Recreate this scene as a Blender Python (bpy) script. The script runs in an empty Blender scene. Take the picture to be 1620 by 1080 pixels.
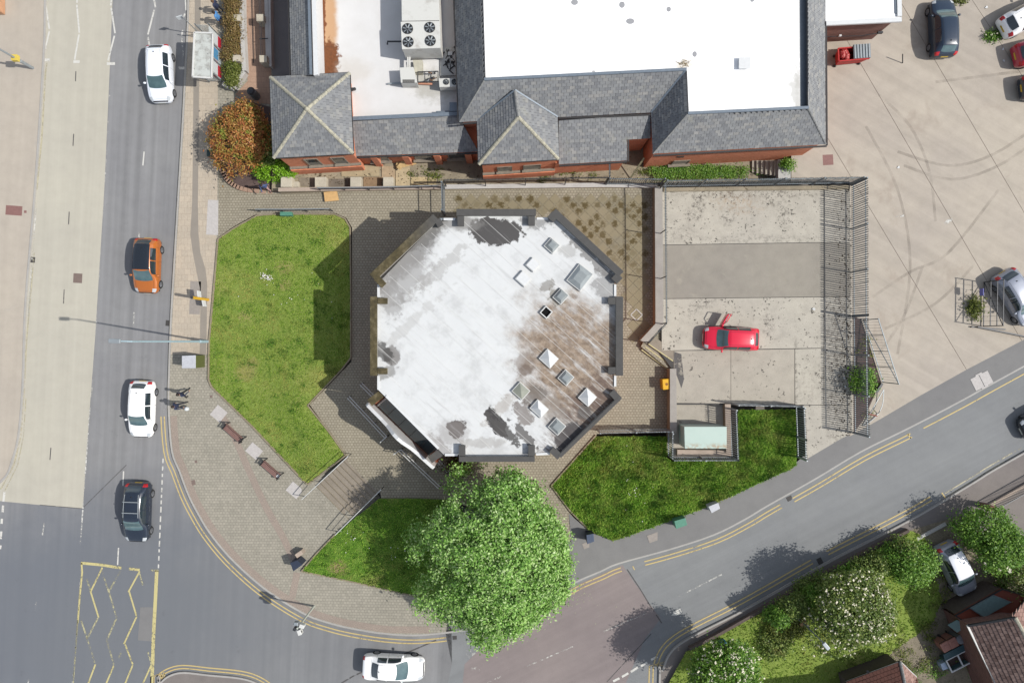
import bpy, bmesh, math, random
import numpy as np
from mathutils import Vector, Matrix
from mathutils.geometry import tessellate_polygon

rng = np.random.default_rng(7)
random.seed(7)
SC = bpy.context.scene
COL = SC.collection

# ------------------------------------------------------------------ camera, sky, sun, exposure
S = 0.047          # metres per photo pixel at street level
CAMH = 50.0        # height of the drone over street level
cam_d = bpy.data.cameras.new('camera')
cam_d.sensor_width = 36.0
cam_d.lens = 18.0 / (810 * S / CAMH)
cam_d.clip_end = 3000
cam = bpy.data.objects.new('camera', cam_d)
cam.location = (0, 0, CAMH)
COL.objects.link(cam)
SC.camera = cam

SUN_EL, SUN_AZ = 46.0, 99.5      # azimuth clockwise from the top of the picture
W = bpy.data.worlds.new('World')
SC.world = W
W.use_nodes = True
wt = W.node_tree
sky = wt.nodes.new('ShaderNodeTexSky')
sky.sky_type = 'NISHITA'
sky.sun_disc = False
sky.sun_elevation = math.radians(SUN_EL)
sky.sun_rotation = math.radians(SUN_AZ)
bg = wt.nodes['Background']
bg.inputs['Strength'].default_value = 0.15
hsv = wt.nodes.new('ShaderNodeHueSaturation')     # thin bright cloud whitens the blue
hsv.inputs['Saturation'].default_value = 0.5
wt.links.new(sky.outputs[0], hsv.inputs['Color'])
wt.links.new(hsv.outputs[0], bg.inputs['Color'])

sl = bpy.data.lights.new('sun', 'SUN')
sl.energy = 4.2
sl.angle = math.radians(0.55)
sl.color = (1.0, 0.96, 0.9)
so = bpy.data.objects.new('sun', sl)
COL.objects.link(so)
so.location = (40, -10, 60)
_az = math.radians(SUN_AZ)
_el = math.radians(SUN_EL)
_tosun = Vector((math.sin(_az) * math.cos(_el), math.cos(_az) * math.cos(_el), math.sin(_el)))
so.rotation_euler = _tosun.to_track_quat('Z', 'Y').to_euler()

SC.view_settings.view_transform = 'Standard'
SC.view_settings.look = 'None'
SC.view_settings.gamma = 1
SC.view_settings.exposure = 0.34
SC.view_settings.use_curve_mapping = False

# ------------------------------------------------------------------ places
KN = [(-15.98, 0.0), (4.23, 0.8), (20.7, 1.3)]   # the street rises gently from west to east

def T(x):
    if x <= KN[0][0]:
        return KN[0][1]
    for (a, za), (b, zb) in zip(KN, KN[1:]):
        if x <= b:
            return za + (zb - za) * (x - a) / (b - a)
    return KN[-1][1]

def P(px, py, z=0.0):
    k = S * (CAMH - z) / CAMH
    return Vector(((px - 810) * k, (540 - py) * k, z))

def G(px, py, dz=0.0):
    z = 0.5
    for _ in range(4):
        v = P(px, py, z + dz)
        z = T(v.x)
    return P(px, py, z + dz)

# ------------------------------------------------------------------ objects
def link(o):
    COL.objects.link(o)
    return o

def tag(o, label=None, cat=None, group=None, kind=None):
    if label:
        o['label'] = label
    if cat:
        o['category'] = cat
    if group:
        o['group'] = group
    if kind:
        o['kind'] = kind
    return o

def thing(name, label, cat, loc, rz=0.0, group=None):
    o = bpy.data.objects.new(name, None)
    o.empty_display_size = 0.3
    o.location = loc
    o.rotation_euler = (0, 0, rz)
    return tag(link(o), label, cat, group)

def origin(o):
    v = Vector((0, 0, 0))
    while o is not None:
        v += Vector(o.location)
        o = o.parent
    return v

def mesh_obj(name, verts, faces, mat, parent=None, local=False, smooth=False, mats=None, fm=None):
    me = bpy.data.meshes.new(name)
    if parent is not None and not local:
        o3 = origin(parent)
        verts = [(v[0] - o3.x, v[1] - o3.y, v[2] - o3.z) for v in verts]
    me.from_pydata([tuple(v) for v in verts], [], faces)
    for m in (mats or [mat]):
        me.materials.append(m)
    if fm is not None:
        me.polygons.foreach_set('material_index', fm)
    if smooth:
        me.polygons.foreach_set('use_smooth', [True] * len(me.polygons))
    me.update()
    o = bpy.data.objects.new(name, me)
    o.parent = parent
    return link(o)

class MB:
    def __init__(s):
        s.v = []
        s.f = []
        s.m = []
        s.cm = 0
    def add(s, vs, fs):
        n = len(s.v)
        s.v += [Vector(v) for v in vs]
        s.f += [[i + n for i in f] for f in fs]
        s.m += [s.cm] * len(fs)
        return s
    def box(s, c, size, rz=0.0, rot=None):
        x, y, z = size[0] / 2, size[1] / 2, size[2] / 2
        R = rot if rot is not None else Matrix.Rotation(rz, 3, 'Z')
        c = Vector(c)
        vs = [c + R @ Vector(p) for p in ((-x, -y, -z), (x, -y, -z), (x, y, -z), (-x, y, -z), (-x, -y, z), (x, -y, z), (x, y, z), (-x, y, z))]
        return s.add(vs, [[3, 2, 1, 0], [4, 5, 6, 7], [0, 1, 5, 4], [1, 2, 6, 5], [2, 3, 7, 6], [3, 0, 4, 7]])
    def bar(s, a, b, w, h, up=Vector((0, 0, 1))):
        a, b = Vector(a), Vector(b)
        d = b - a
        L = d.length
        if L < 1e-6:
            return s
        x = d / L
        if abs(x.dot(up)) > 0.98:
            up = Vector((1, 0, 0)) if abs(x.x) < 0.9 else Vector((0, 1, 0))
        y = up.cross(x).normalized()
        z = x.cross(y)
        R = Matrix((x, y, z)).transposed()
        return s.box((a + b) / 2, (L, w, h), rot=R)
    def tube(s, pts, r, n=8, closed=False):
        pts = [Vector(p) for p in pts]
        rs = r if isinstance(r, (list, tuple)) else [r] * len(pts)
        base = len(s.v)
        prev = None
        for i, p in enumerate(pts):
            d = (pts[min(i + 1, len(pts) - 1)] - pts[max(i - 1, 0)]).normalized()
            if prev is None:
                u = Vector((0, 0, 1)) if abs(d.z) < 0.9 else Vector((1, 0, 0))
                prev = u
            y = d.cross(prev)
            if y.length < 1e-5:
                y = d.cross(Vector((0.3, 1, 0.2)))
            y.normalize()
            z = y.cross(d).normalized()
            prev = z
            for k in range(n):
                a = 2 * math.pi * k / n
                s.v.append(p + (y * math.cos(a) + z * math.sin(a)) * rs[i])
        for i in range(len(pts) - 1):
            for k in range(n):
                a = base + i * n + k
                b = base + i * n + (k + 1) % n
                s.f.append([a, b, b + n, a + n])
                s.m.append(s.cm)
        s.f.append([base + k for k in range(n)][::-1])
        s.m.append(s.cm)
        e = base + (len(pts) - 1) * n
        s.f.append([e + k for k in range(n)])
        s.m.append(s.cm)
        return s
    def prism(s, poly, z0, z1):
        # poly: list of (x, y) or Vectors with counter-clockwise or clockwise order
        pts = [Vector((p[0], p[1], 0)) for p in poly]
        area = sum(pts[i].x * pts[(i + 1) % len(pts)].y - pts[(i + 1) % len(pts)].x * pts[i].y for i in range(len(pts)))
        if area < 0:
            pts = pts[::-1]
        n = len(pts)
        zf0 = z0 if callable(z0) else (lambda p: z0)
        zf1 = z1 if callable(z1) else (lambda p: z1)
        tri = tessellate_polygon([pts])
        b = [Vector((p.x, p.y, zf0(p))) for p in pts]
        t = [Vector((p.x, p.y, zf1(p))) for p in pts]
        fs = []
        for a in tri:
            q = list(a)
            A, B, Cc = pts[q[0]], pts[q[1]], pts[q[2]]
            if (B - A).cross(Cc - A).z < 0:
                q = q[::-1]
            fs.append([i + n for i in q])
            fs.append(q[::-1])
        for i in range(n):
            j = (i + 1) % n
            fs.append([i, j, j + n, i + n])
        return s.add(b + t, fs)
    def slab(s, pts, th):
        # planar 3-D polygon thickened downwards along its normal
        pts = [Vector(p) for p in pts]
        nn = Vector((0, 0, 0))
        for i in range(len(pts)):
            a, b = pts[i], pts[(i + 1) % len(pts)]
            nn += a.cross(b)
        if nn.z < 0:
            pts = pts[::-1]
            nn = -nn
        nn.normalize()
        n = len(pts)
        lo = [p - nn * th for p in pts]
        fs = [list(range(n)), [i + n for i in range(n)][::-1]]
        for i in range(n):
            j = (i + 1) % n
            fs.append([j, i, i + n, j + n])
        return s.add(pts + lo, fs)
    def lathe(s, c, prof, n=16):
        c = Vector(c)
        base = len(s.v)
        for r, z in prof:
            for k in range(n):
                a = 2 * math.pi * k / n
                s.v.append(c + Vector((r * math.cos(a), r * math.sin(a), z)))
        for i in range(len(prof) - 1):
            for k in range(n):
                a = base + i * n + k
                b = base + i * n + (k + 1) % n
                s.f.append([a, b, b + n, a + n])
                s.m.append(s.cm)
        s.f.append([base + k for k in range(n)][::-1])
        e = base + (len(prof) - 1) * n
        s.f.append([e + k for k in range(n)])
        s.m += [s.cm, s.cm]
        return s
    def build(s, name, mat, parent=None, local=False, smooth=False, mats=None, bevel=0.0):
        o = mesh_obj(name, s.v, s.f, mat, parent, local, smooth, mats, s.m if mats else None)
        if bevel:
            md = o.modifiers.new('bevel', 'BEVEL')
            md.width = bevel
            md.segments = 2
            md.limit_method = 'ANGLE'
        return o

def dup(o, parent=None, name=None):
    c = o.copy()
    if parent is not None:
        c.parent = parent
    link(c)
    for ch in o.children:
        dup(ch, c)
    return c

# ------------------------------------------------------------------ material helpers
EXPO = 1.72        # what a sunlit white surface shows at this light and exposure

def lin(c):
    c = c / 255.0
    return c / 12.92 if c <= 0.04045 else ((c + 0.055) / 1.055) ** 2.4

def C(r, g, b, k=1.0):
    return (lin(r) / EXPO * k, lin(g) / EXPO * k, lin(b) / EXPO * k, 1.0)

class NT:
    def __init__(s, name, rough=0.85, spec=0.25, metal=0.0):
        s.mat = bpy.data.materials.new(name)
        s.mat.use_nodes = True
        s.t = s.mat.node_tree
        s.b = s.t.nodes['Principled BSDF']
        s.b.inputs['Roughness'].default_value = rough
        s.b.inputs['Specular IOR Level'].default_value = spec
        s.b.inputs['Metallic'].default_value = metal
        s._pos = None
    def n(s, typ, ins=None, **pr):
        nd = s.t.nodes.new(typ)
        for k, v in pr.items():
            setattr(nd, k, v)
        for k, v in (ins or {}).items():
            if hasattr(v, 'is_output'):
                s.t.links.new(v, nd.inputs[k])
            else:
                nd.inputs[k].default_value = v
        return nd
    @property
    def pos(s):
        if s._pos is None:
            s._pos = s.n('ShaderNodeNewGeometry').outputs['Position']
        return s._pos
    def obj(s):
        return s.n('ShaderNodeTexCoord').outputs['Object']
    def island(s):
        return s.n('ShaderNodeNewGeometry').outputs['Random Per Island']
    def orand(s):
        return s.n('ShaderNodeObjectInfo').outputs['Random']
    def map(s, v, loc=(0, 0, 0), rot=(0, 0, 0), sc=(1, 1, 1)):
        return s.n('ShaderNodeMapping', {0: v, 1: loc, 2: rot, 3: sc}).outputs[0]
    def noise(s, v, scale, detail=4.0, rough=0.55, dist=0.0):
        return s.n('ShaderNodeTexNoise', {'Vector': v, 'Scale': scale, 'Detail': detail, 'Roughness': rough, 'Distortion': dist}).outputs[0]
    def vor(s, v, scale, out='Distance', feature='F1', rnd=1.0):
        return s.n('ShaderNodeTexVoronoi', {'Vector': v, 'Scale': scale, 'Randomness': rnd}, feature=feature).outputs[out]
    def ramp(s, f, stops, interp='LINEAR'):
        nd = s.n('ShaderNodeValToRGB', {0: f})
        cr = nd.color_ramp
        cr.interpolation = interp
        while len(cr.elements) < len(stops):
            cr.elements.new(0.5)
        for e, (p, c) in zip(cr.elements, stops):
            e.position = p
            e.color = c if len(c) == 4 else (*c, 1)
        return nd.outputs[0]
    def step(s, f, a, b):
        return s.n('ShaderNodeMapRange', {0: f, 1: a, 2: b, 3: 0.0, 4: 1.0}, interpolation_type='SMOOTHSTEP').outputs[0]
    def mix(s, f, a, b, mode='MIX'):
        nd = s.n('ShaderNodeMix', data_type='RGBA', blend_type=mode)
        for k, v in ((0, f), (6, a), (7, b)):
            if hasattr(v, 'is_output'):
                s.t.links.new(v, nd.inputs[k])
            else:
                nd.inputs[k].default_value = v
        return nd.outputs[2]
    def m(s, op, a, b=0.0):
        return s.n('ShaderNodeMath', {0: a, 1: b}, operation=op).outputs[0]
    def blob(s, c, rx, ry, ang=0.0, wob=0.5, hard=0.25, nscale=1.2):
        # 1 inside an uneven ellipse round the world point c, 0 outside
        v = s.map(s.pos, loc=(-c[0], -c[1], 0))
        v = s.map(v, rot=(0, 0, -ang))
        v = s.map(v, sc=(1 / rx, 1 / ry, 0))
        d = s.n('ShaderNodeVectorMath', {0: v}, operation='LENGTH').outputs['Value']
        nz = s.noise(s.pos, nscale, 6.0, 0.62)
        d = s.m('ADD', d, s.m('MULTIPLY', s.m('SUBTRACT', nz, 0.5), wob * 3.0))
        return s.n('ShaderNodeMapRange', {0: d, 1: 1.0 - hard, 2: 1.0 + hard, 3: 1.0, 4: 0.0}, interpolation_type='SMOOTHSTEP').outputs[0]
    def col(s, c):
        if hasattr(c, 'is_output'):
            s.t.links.new(c, s.b.inputs['Base Color'])
        else:
            s.b.inputs['Base Color'].default_value = c
        return s
    def bump(s, h, strength=0.3, dist=0.02):
        nd = s.n('ShaderNodeBump', {'Height': h, 'Strength': strength, 'Distance': dist})
        s.t.links.new(nd.outputs[0], s.b.inputs['Normal'])
        return s
    def alpha(s, a):
        s.t.links.new(a, s.b.inputs['Alpha'])
        return s

def flat(name, c, rough=0.6, spec=0.3, metal=0.0, var=0.12, scale=6.0, clear=0.0):
    n = NT(name, rough, spec, metal)
    v = n.obj()
    f = n.noise(v, scale, 5)
    c = tuple(c)
    n.col(n.ramp(f, [(0.25, tuple(x * (1 - var) for x in c[:3])), (0.75, tuple(min(1, x * (1 + var)) for x in c[:3]))]))
    if clear:
        n.b.inputs['Coat Weight'].default_value = clear
        n.b.inputs['Coat Roughness'].default_value = 0.05
    return n.mat

def ground(name, c, var=0.16, grain=0.12, big=0.12, ang=None, streak=0.0, spots=None, blotch=None, bumpy=0.25, rough=0.9, gs=28.0):
    n = NT(name, rough, 0.2)
    p = n.pos
    g = n.noise(p, gs, 3, 0.7)
    mid = n.noise(p, 1.3, 6, 0.6)
    lg = n.noise(p, 0.16, 4, 0.55)
    c = tuple(c[:3])
    def k(a):
        return tuple(min(0.95, x * a) for x in c)
    col = n.ramp(mid, [(0.28, k(1 - var)), (0.5, k(1.0)), (0.74, k(1 + var * 0.8))])
    col = n.mix(1.0, col, n.ramp(g, [(0.2, (1 - grain,) * 3), (0.8, (1 + grain,) * 3)]), 'MULTIPLY')
    col = n.mix(1.0, col, n.ramp(lg, [(0.3, (1 - big, 1 - big, 1 - big * 0.8)), (0.7, (1 + big, 1 + big, 1 + big * 0.7))]), 'MULTIPLY')
    if ang is not None:
        v = n.map(p, rot=(0, 0, -ang))
        v = n.map(v, sc=(0.05, 1.25, 1))
        st = n.noise(v, 1.0, 4, 0.6)
        col = n.mix(1.0, col, n.ramp(st, [(0.3, (1 - streak,) * 3), (0.7, (1 + streak,) * 3)]), 'MULTIPLY')
        v2 = n.map(n.map(p, rot=(0, 0, -ang)), sc=(0.012, 2.2, 1))
        st2 = n.noise(v2, 1.0, 2, 0.5)
        col = n.mix(1.0, col, n.ramp(st2, [(0.35, (1 - streak * 0.7,) * 3), (0.65, (1 + streak * 0.7,) * 3)]), 'MULTIPLY')
    if spots:
        sc, lo, sccol = spots
        f = n.noise(p, sc, 5, 0.7)
        cl = n.noise(p, sc * 0.16, 3, 0.6)
        f = n.m('ADD', f, n.m('MULTIPLY', n.m('SUBTRACT', cl, 0.5), 0.35))
        col = n.mix(n.step(f, lo, lo + 0.06), col, sccol)
    if blotch:
        sc, lo, bc = blotch
        f = n.noise(p, sc, 5, 0.65, 0.4)
        col = n.mix(n.step(f, lo, lo + 0.16), col, bc)
    n.col(col)
    n.bump(n.m('ADD', g, n.m('MULTIPLY', mid, 0.6)), bumpy, 0.015)
    return n.mat, n, col

def paving(name, c1, c2, cm, bw=0.22, bh=0.17, mortar=0.016, ang=0.0, moss=None, var=0.2):
    n = NT(name, 0.9, 0.2)
    v = n.map(n.pos, rot=(0, 0, ang))
    br = n.n('ShaderNodeTexBrick', {'Vector': v, 'Color1': c1, 'Color2': c2, 'Mortar': cm, 'Scale': 1.0, 'Mortar Size': mortar, 'Brick Width': bw, 'Row Height': bh, 'Bias': 0.0}, offset=0.5)
    col = br.outputs['Color']
    lg = n.noise(n.pos, 0.35, 5, 0.62)
    col = n.mix(1.0, col, n.ramp(lg, [(0.3, (1 - var,) * 3), (0.7, (1 + var,) * 3)]), 'MULTIPLY')
    g = n.noise(n.pos, 7.0, 4, 0.7)
    col = n.mix(1.0, col, n.ramp(g, [(0.25, (0.86,) * 3), (0.75, (1.12,) * 3)]), 'MULTIPLY')
    if moss:
        sc, lo, mc = moss
        f = n.noise(n.pos, sc, 6, 0.7)
        col = n.mix(n.m('MULTIPLY', n.step(f, lo, lo + 0.2), 0.75), col, mc)
    n.col(col)
    n.bump(br.outputs['Fac'], 0.4, -0.01)
    return n.mat, n, col

def paint_line(name, c, wear=0.5, scale=5.0, soft=0.12):
    n = NT(name, 0.7, 0.3)
    f = n.noise(n.pos, scale, 6, 0.72)
    f2 = n.noise(n.pos, 0.5, 3, 0.6)
    f = n.m('ADD', f, n.m('MULTIPLY', n.m('SUBTRACT', f2, 0.5), 0.6))
    n.col(n.mix(n.noise(n.pos, 9, 4), tuple(x * 0.85 for x in c[:3]) + (1,), c))
    n.alpha(n.m('MAXIMUM', n.step(f, wear - soft, wear + soft), 0.0))
    return n.mat
# ------------------------------------------------------------------ ground sheets
def cr(pts, n=6, closed=False):
    pts = [Vector((p[0], p[1], 0)) for p in pts]
    out = []
    N = len(pts)
    for i in range(N if closed else N - 1):
        p0 = pts[(i - 1) % N] if closed or i > 0 else pts[i]
        p1 = pts[i]
        p2 = pts[(i + 1) % N]
        p3 = pts[(i + 2) % N] if closed or i + 2 < N else p2
        for k in range(n):
            t = k / n
            q = 0.5 * ((2 * p1) + (p2 - p0) * t + (2 * p0 - 5 * p1 + 4 * p2 - p3) * t * t + (3 * p1 - p0 - 3 * p2 + p3) * t ** 3)
            out.append((q.x, q.y))
    if not closed:
        out.append((pts[-1].x, pts[-1].y))
    return out

def flat_bm(pw, cuts=()):
    bm = bmesh.new()
    pts = [Vector((p[0], p[1], 0)) for p in pw]
    vs = [bm.verts.new(p) for p in pts]
    for a in tessellate_polygon([pts]):
        try:
            f = bm.faces.new([vs[i] for i in a])
        except ValueError:
            continue
    bm.normal_update()
    for f in bm.faces:
        if f.normal.z < 0:
            f.normal_flip()
    for co, no in cuts:
        bmesh.ops.bisect_plane(bm, geom=bm.verts[:] + bm.edges[:] + bm.faces[:], plane_co=co, plane_no=no, dist=1e-5)
    return bm

def bm_obj(bm, name, mat, parent=None, smooth=False):
    me = bpy.data.meshes.new(name)
    bm.normal_update()
    bm.to_mesh(me)
    bm.free()
    me.materials.append(mat)
    if smooth:
        me.polygons.foreach_set('use_smooth', [True] * len(me.polygons))
    o = bpy.data.objects.new(name, me)
    o.parent = parent
    return link(o)

def sheet(name, pts, dz, mat, z=None, thick=0.0, kind='structure', parent=None):
    if z is None:
        pw = [G(x, y, dz) for x, y in pts]
        bm = flat_bm(pw, [(Vector((k, 0, 0)), Vector((1, 0, 0))) for k, _ in KN])
        for v in bm.verts:
            v.co.z = T(v.co.x) + dz
    else:
        pw = [P(x, y, z) for x, y in pts]
        bm = flat_bm(pw)
        for v in bm.verts:
            v.co.z = z
    if thick:
        be = [e for e in bm.edges if len(e.link_faces) == 1]
        r = bmesh.ops.extrude_edge_only(bm, edges=be)
        for g in r['geom']:
            if isinstance(g, bmesh.types.BMVert):
                g.co.z -= thick
        bmesh.ops.recalc_face_normals(bm, faces=bm.faces[:])
        up = [f for f in bm.faces if abs(f.normal.z) > 0.9]
        if up and up[0].normal.z < 0:
            bmesh.ops.reverse_faces(bm, faces=bm.faces[:])
    o = bm_obj(bm, name, mat, parent)
    if kind:
        o['kind'] = kind
    return o

def resample(pw, step=0.8):
    out = [pw[0]]
    for a, b in zip(pw, pw[1:]):
        L = (b - a).length
        n = max(1, int(L / step))
        for i in range(1, n + 1):
            out.append(a.lerp(b, i / n))
    return out

def offset2(pw, d):
    out = []
    for i, p in enumerate(pw):
        a = pw[max(i - 1, 0)]
        b = pw[min(i + 1, len(pw) - 1)]
        t = Vector((b.x - a.x, b.y - a.y, 0))
        t.normalize()
        out.append(Vector((p.x - t.y * d, p.y + t.x * d, p.z)))   # left of travel is positive
    return out

def strip_mb(pw, w, zf, mb=None, off=0.0):
    mb = mb or MB()
    L = offset2(pw, off + w / 2)
    R = offset2(pw, off - w / 2)
    n = len(pw)
    vs = [Vector((p.x, p.y, zf(p))) for p in L] + [Vector((p.x, p.y, zf(p))) for p in R]
    return mb.add(vs, [[i, i + n, i + n + 1, i + 1] for i in range(n - 1)])

def ribbon(name, pts, w, dz, mat, off=0.0, z=None, kind='structure', parent=None):
    pw = resample([G(x, y, dz) if z is None else P(x, y, z) for x, y in pts])
    zf = (lambda p: T(p.x) + dz) if z is None else (lambda p: z)
    o = strip_mb(pw, w, zf, None, off).build(name, mat, parent)
    if kind:
        o['kind'] = kind
    return o

def kerb(pts, mat, w=0.14, name='kerb', h=0.125, flip=False):
    pw = resample([G(x, y, h) for x, y in pts])
    a = offset2(pw, 0)
    b = offset2(pw, -w if flip else w)
    mb = MB()
    n = len(pw)
    vs = []
    for src, zz in ((a, -0.05), (a, h - 0.02), (offset2(pw, -0.025 if flip else 0.025), h), (b, h), (b, -0.05)):
        vs += [Vector((p.x, p.y, T(p.x) + zz)) for p in src]
    fs = []
    for k in range(4):
        for i in range(n - 1):
            q = [k * n + i, k * n + i + 1, (k + 1) * n + i + 1, (k + 1) * n + i]
            fs.append(q if not flip else q[::-1])
    mb.add(vs, fs)
    o = mb.build(name, mat)
    o['kind'] = 'structure'
    return o

RA = math.radians(90 - 2.9)      # direction of the main road
SA = math.radians(27)            # direction of the side road
M = {}
M['asphalt'], nA, cA = ground('worn_asphalt', C(149, 149, 150), 0.06, 0.14, 0.06, RA, 0.1, gs=34)
# the side road runs at another angle: same asphalt, own wear direction
jb = nA.blob(P(110, 980), 13.0, 8.5, 0.2, .3, .55, .25)
cA2 = nA.mix(nA.m('MULTIPLY', jb, .85), cA, C(118, 123, 131))
jb2 = nA.blob(P(360, 1000), 12.0, 7.0, 0.1, .3, .5, .3)
cA2 = nA.mix(nA.m('MULTIPLY', jb2, .5), cA2, C(128, 131, 134))
oil = nA.noise(nA.map(nA.pos, rot=(0, 0, -RA)), .9, 6, .7)
cA2 = nA.mix(nA.m('MULTIPLY', nA.step(oil, .6, .72), .22), cA2, C(98, 98, 100))
nA.col(cA2)
M['side_asphalt'], _, _ = ground('side_road_asphalt', C(145, 147, 148), 0.05, 0.12, 0.06, SA, 0.05, gs=34)
M['bus'], _, _ = ground('buff_surfacing', C(203, 198, 183), 0.045, 0.07, 0.04, RA, 0.035, gs=30)
M['red_tar'], nR, cR = ground('reddish_asphalt', C(153, 142, 140), 0.05, 0.14, 0.06, SA, 0.05, gs=34)
M['tar'], _, _ = ground('footway_tarmac', C(141, 140, 139), 0.06, 0.12, 0.06, gs=30, spots=(9, 0.74, C(165, 160, 155)))
M['tar2'], _, _ = ground('driveway_tarmac', C(140, 133, 129), 0.08, 0.12, 0.1, gs=30)
M['left_pave'], _, _ = ground('pinkish_paving', C(198, 188, 174), 0.06, 0.06, 0.06, RA, 0.03, blotch=(0.5, 0.62, C(182, 178, 170)), gs=20)
M['parking'], nPk, cPk = ground('parking_concrete', C(197, 187, 173), 0.07, 0.08, 0.08, math.radians(-30), 0.055, spots=(3.0, 0.74, C(150, 138, 125)), blotch=(0.32, 0.56, C(183, 171, 157)), gs=22)
M['slab_light'], nC, cC = ground('court_concrete', C(199, 193, 180), 0.12, 0.14, 0.05, spots=(4.6, 0.6, C(88, 84, 78)), gs=16)
M['slab_mid'], _, _ = ground('court_concrete_browner', C(189, 182, 169), 0.1, 0.14, 0.05, spots=(4.6, 0.62, C(95, 90, 84)), gs=16)
M['slab_grey'], _, _ = ground('court_concrete_grey', C(166, 160, 149), 0.09, 0.09, 0.08, blotch=(0.6, 0.58, C(178, 172, 158)), gs=16)
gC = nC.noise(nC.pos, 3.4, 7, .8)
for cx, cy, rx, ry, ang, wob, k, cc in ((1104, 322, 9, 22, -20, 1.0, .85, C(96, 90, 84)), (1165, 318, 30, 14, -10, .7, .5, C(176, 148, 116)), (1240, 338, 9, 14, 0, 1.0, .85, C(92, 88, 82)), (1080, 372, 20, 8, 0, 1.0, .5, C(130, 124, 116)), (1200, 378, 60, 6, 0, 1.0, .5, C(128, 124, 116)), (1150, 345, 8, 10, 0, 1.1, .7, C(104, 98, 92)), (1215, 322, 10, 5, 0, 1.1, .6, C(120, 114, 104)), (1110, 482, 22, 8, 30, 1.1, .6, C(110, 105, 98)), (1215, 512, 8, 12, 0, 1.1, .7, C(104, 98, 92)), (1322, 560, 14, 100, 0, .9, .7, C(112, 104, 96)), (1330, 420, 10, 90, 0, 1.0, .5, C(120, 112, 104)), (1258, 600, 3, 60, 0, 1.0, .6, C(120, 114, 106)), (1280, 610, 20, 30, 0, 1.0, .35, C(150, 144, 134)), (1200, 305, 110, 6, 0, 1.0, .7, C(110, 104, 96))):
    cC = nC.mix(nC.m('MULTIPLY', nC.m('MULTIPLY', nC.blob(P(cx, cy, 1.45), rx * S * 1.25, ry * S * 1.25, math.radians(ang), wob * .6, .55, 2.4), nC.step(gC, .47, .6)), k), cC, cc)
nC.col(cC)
M['conc'], _, _ = ground('pale_concrete', C(188, 180, 166), 0.12, 0.14, 0.1, spots=(5, 0.68, C(110, 100, 88)), gs=18)
M['yard'], _, _ = ground('weathered_yard_concrete', C(166, 155, 134), 0.22, 0.2, 0.12, spots=(4, 0.6, C(95, 82, 62)), gs=14)
M['kerb'], _, _ = ground('kerb_stone', C(186, 183, 178), 0.08, 0.1, 0.05, gs=14)
M['kerb2'], _, _ = ground('granite_kerb', C(165, 158, 150), 0.1, 0.12, 0.05, gs=14)
M['dark'] = flat('dark_iron', C(78, 76, 74), 0.7)
M['trench'], _, _ = ground('reinstated_trench', C(162, 154, 143), 0.06, 0.1, 0.04, gs=30)
M['soil'], _, _ = ground('bark_soil', C(104, 88, 84), 0.25, 0.25, 0.1, gs=14)
M['gravel'], _, _ = ground('garden_gravel', C(150, 140, 122), 0.25, 0.3, 0.15, spots=(6, 0.6, C(85, 90, 55)), gs=9)
M['pave'], _, _ = paving('footway_blocks', C(182, 176, 161), C(168, 163, 149), C(140, 135, 122), 0.24, 0.2, 0.012, var=0.07)
M['footway'], _, _ = paving('beige_footway_slabs', C(207, 193, 173), C(198, 186, 168), C(182, 168, 150), 0.45, 0.45, 0.01, var=0.06)
M['pink'], _, _ = paving('red_block_band', C(178, 163, 150), C(171, 157, 145), C(150, 140, 129), 0.21, 0.1, 0.008, ang=0.5, var=0.06)
M['plaza'], _, _ = paving('grey_block_paving', C(180, 172, 153), C(168, 160, 142), C(142, 134, 115), 0.225, 0.19, 0.022, moss=(0.7, 0.62, C(132, 124, 82)), var=0.08)
M['plaza_pink'], _, _ = paving('pinkish_court_paving', C(192, 160, 138), C(184, 154, 134), C(165, 138, 120), 0.4, 0.4, 0.01, var=0.08)
WHITE = C(236, 234, 226)
YEL = C(226, 202, 138)
YBOX = C(222, 210, 150)
M['white'] = paint_line('white_road_paint', WHITE, 0.36)
M['white_worn'] = paint_line('worn_white_road_paint', WHITE, 0.52)
M['white_faint'] = paint_line('faint_white_road_paint', WHITE, 0.6)
M['yellow'] = paint_line('yellow_road_paint', YEL, 0.34)
M['yellow_worn'] = paint_line('worn_yellow_road_paint', C(214, 206, 176), 0.5)
M['ybox'] = paint_line('yellow_box_paint', YBOX, 0.38)
M['ybox_faint'] = paint_line('faded_yellow_box_paint', C(206, 200, 160), 0.49)
M['tarline'] = paint_line('tar_joint', C(104, 101, 100), 0.4, 2.0)

gb = mesh_obj('ground', [(-900, -900, -0.7), (900, -900, -0.7), (900, 900, -0.7), (-900, 900, -0.7)], [[0, 1, 2, 3]], M['tar2'])
gb['kind'] = 'structure'

KL = cr([(70, -300), (69, 0), (66, 100), (53, 300), (38, 480), (34, 600), (28, 680), (18, 725), (0, 760), (-60, 790), (-220, 815)], 4)
KR = cr([(296, -300), (296, 0), (292, 100), (287, 200), (281, 300), (275, 400), (269, 500), (266, 580), (265, 640), (270, 712), (282, 745), (296, 782), (310, 810), (330, 843), (362, 882), (405, 922), (445, 951), (487, 975), (522, 987), (555, 995), (605, 1003), (655, 1006), (705, 1002), (760, 993), (820, 974), (870, 947), (911, 922), (950, 905), (980, 892), (1060, 870), (1130, 847), (1180, 822), (1215, 801), (1290, 759), (1362, 716), (1437, 679), (1520, 636), (1620, 581), (2020, 365)], 4)
KS = cr([(1043, 1400), (1042, 1080), (1047, 1060), (1057, 1035), (1075, 1017), (1110, 997), (1160, 972), (1215, 942), (1315, 885), (1390, 847), (1460, 810), (1540, 762), (1620, 715), (2020, 495)], 4)
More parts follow.
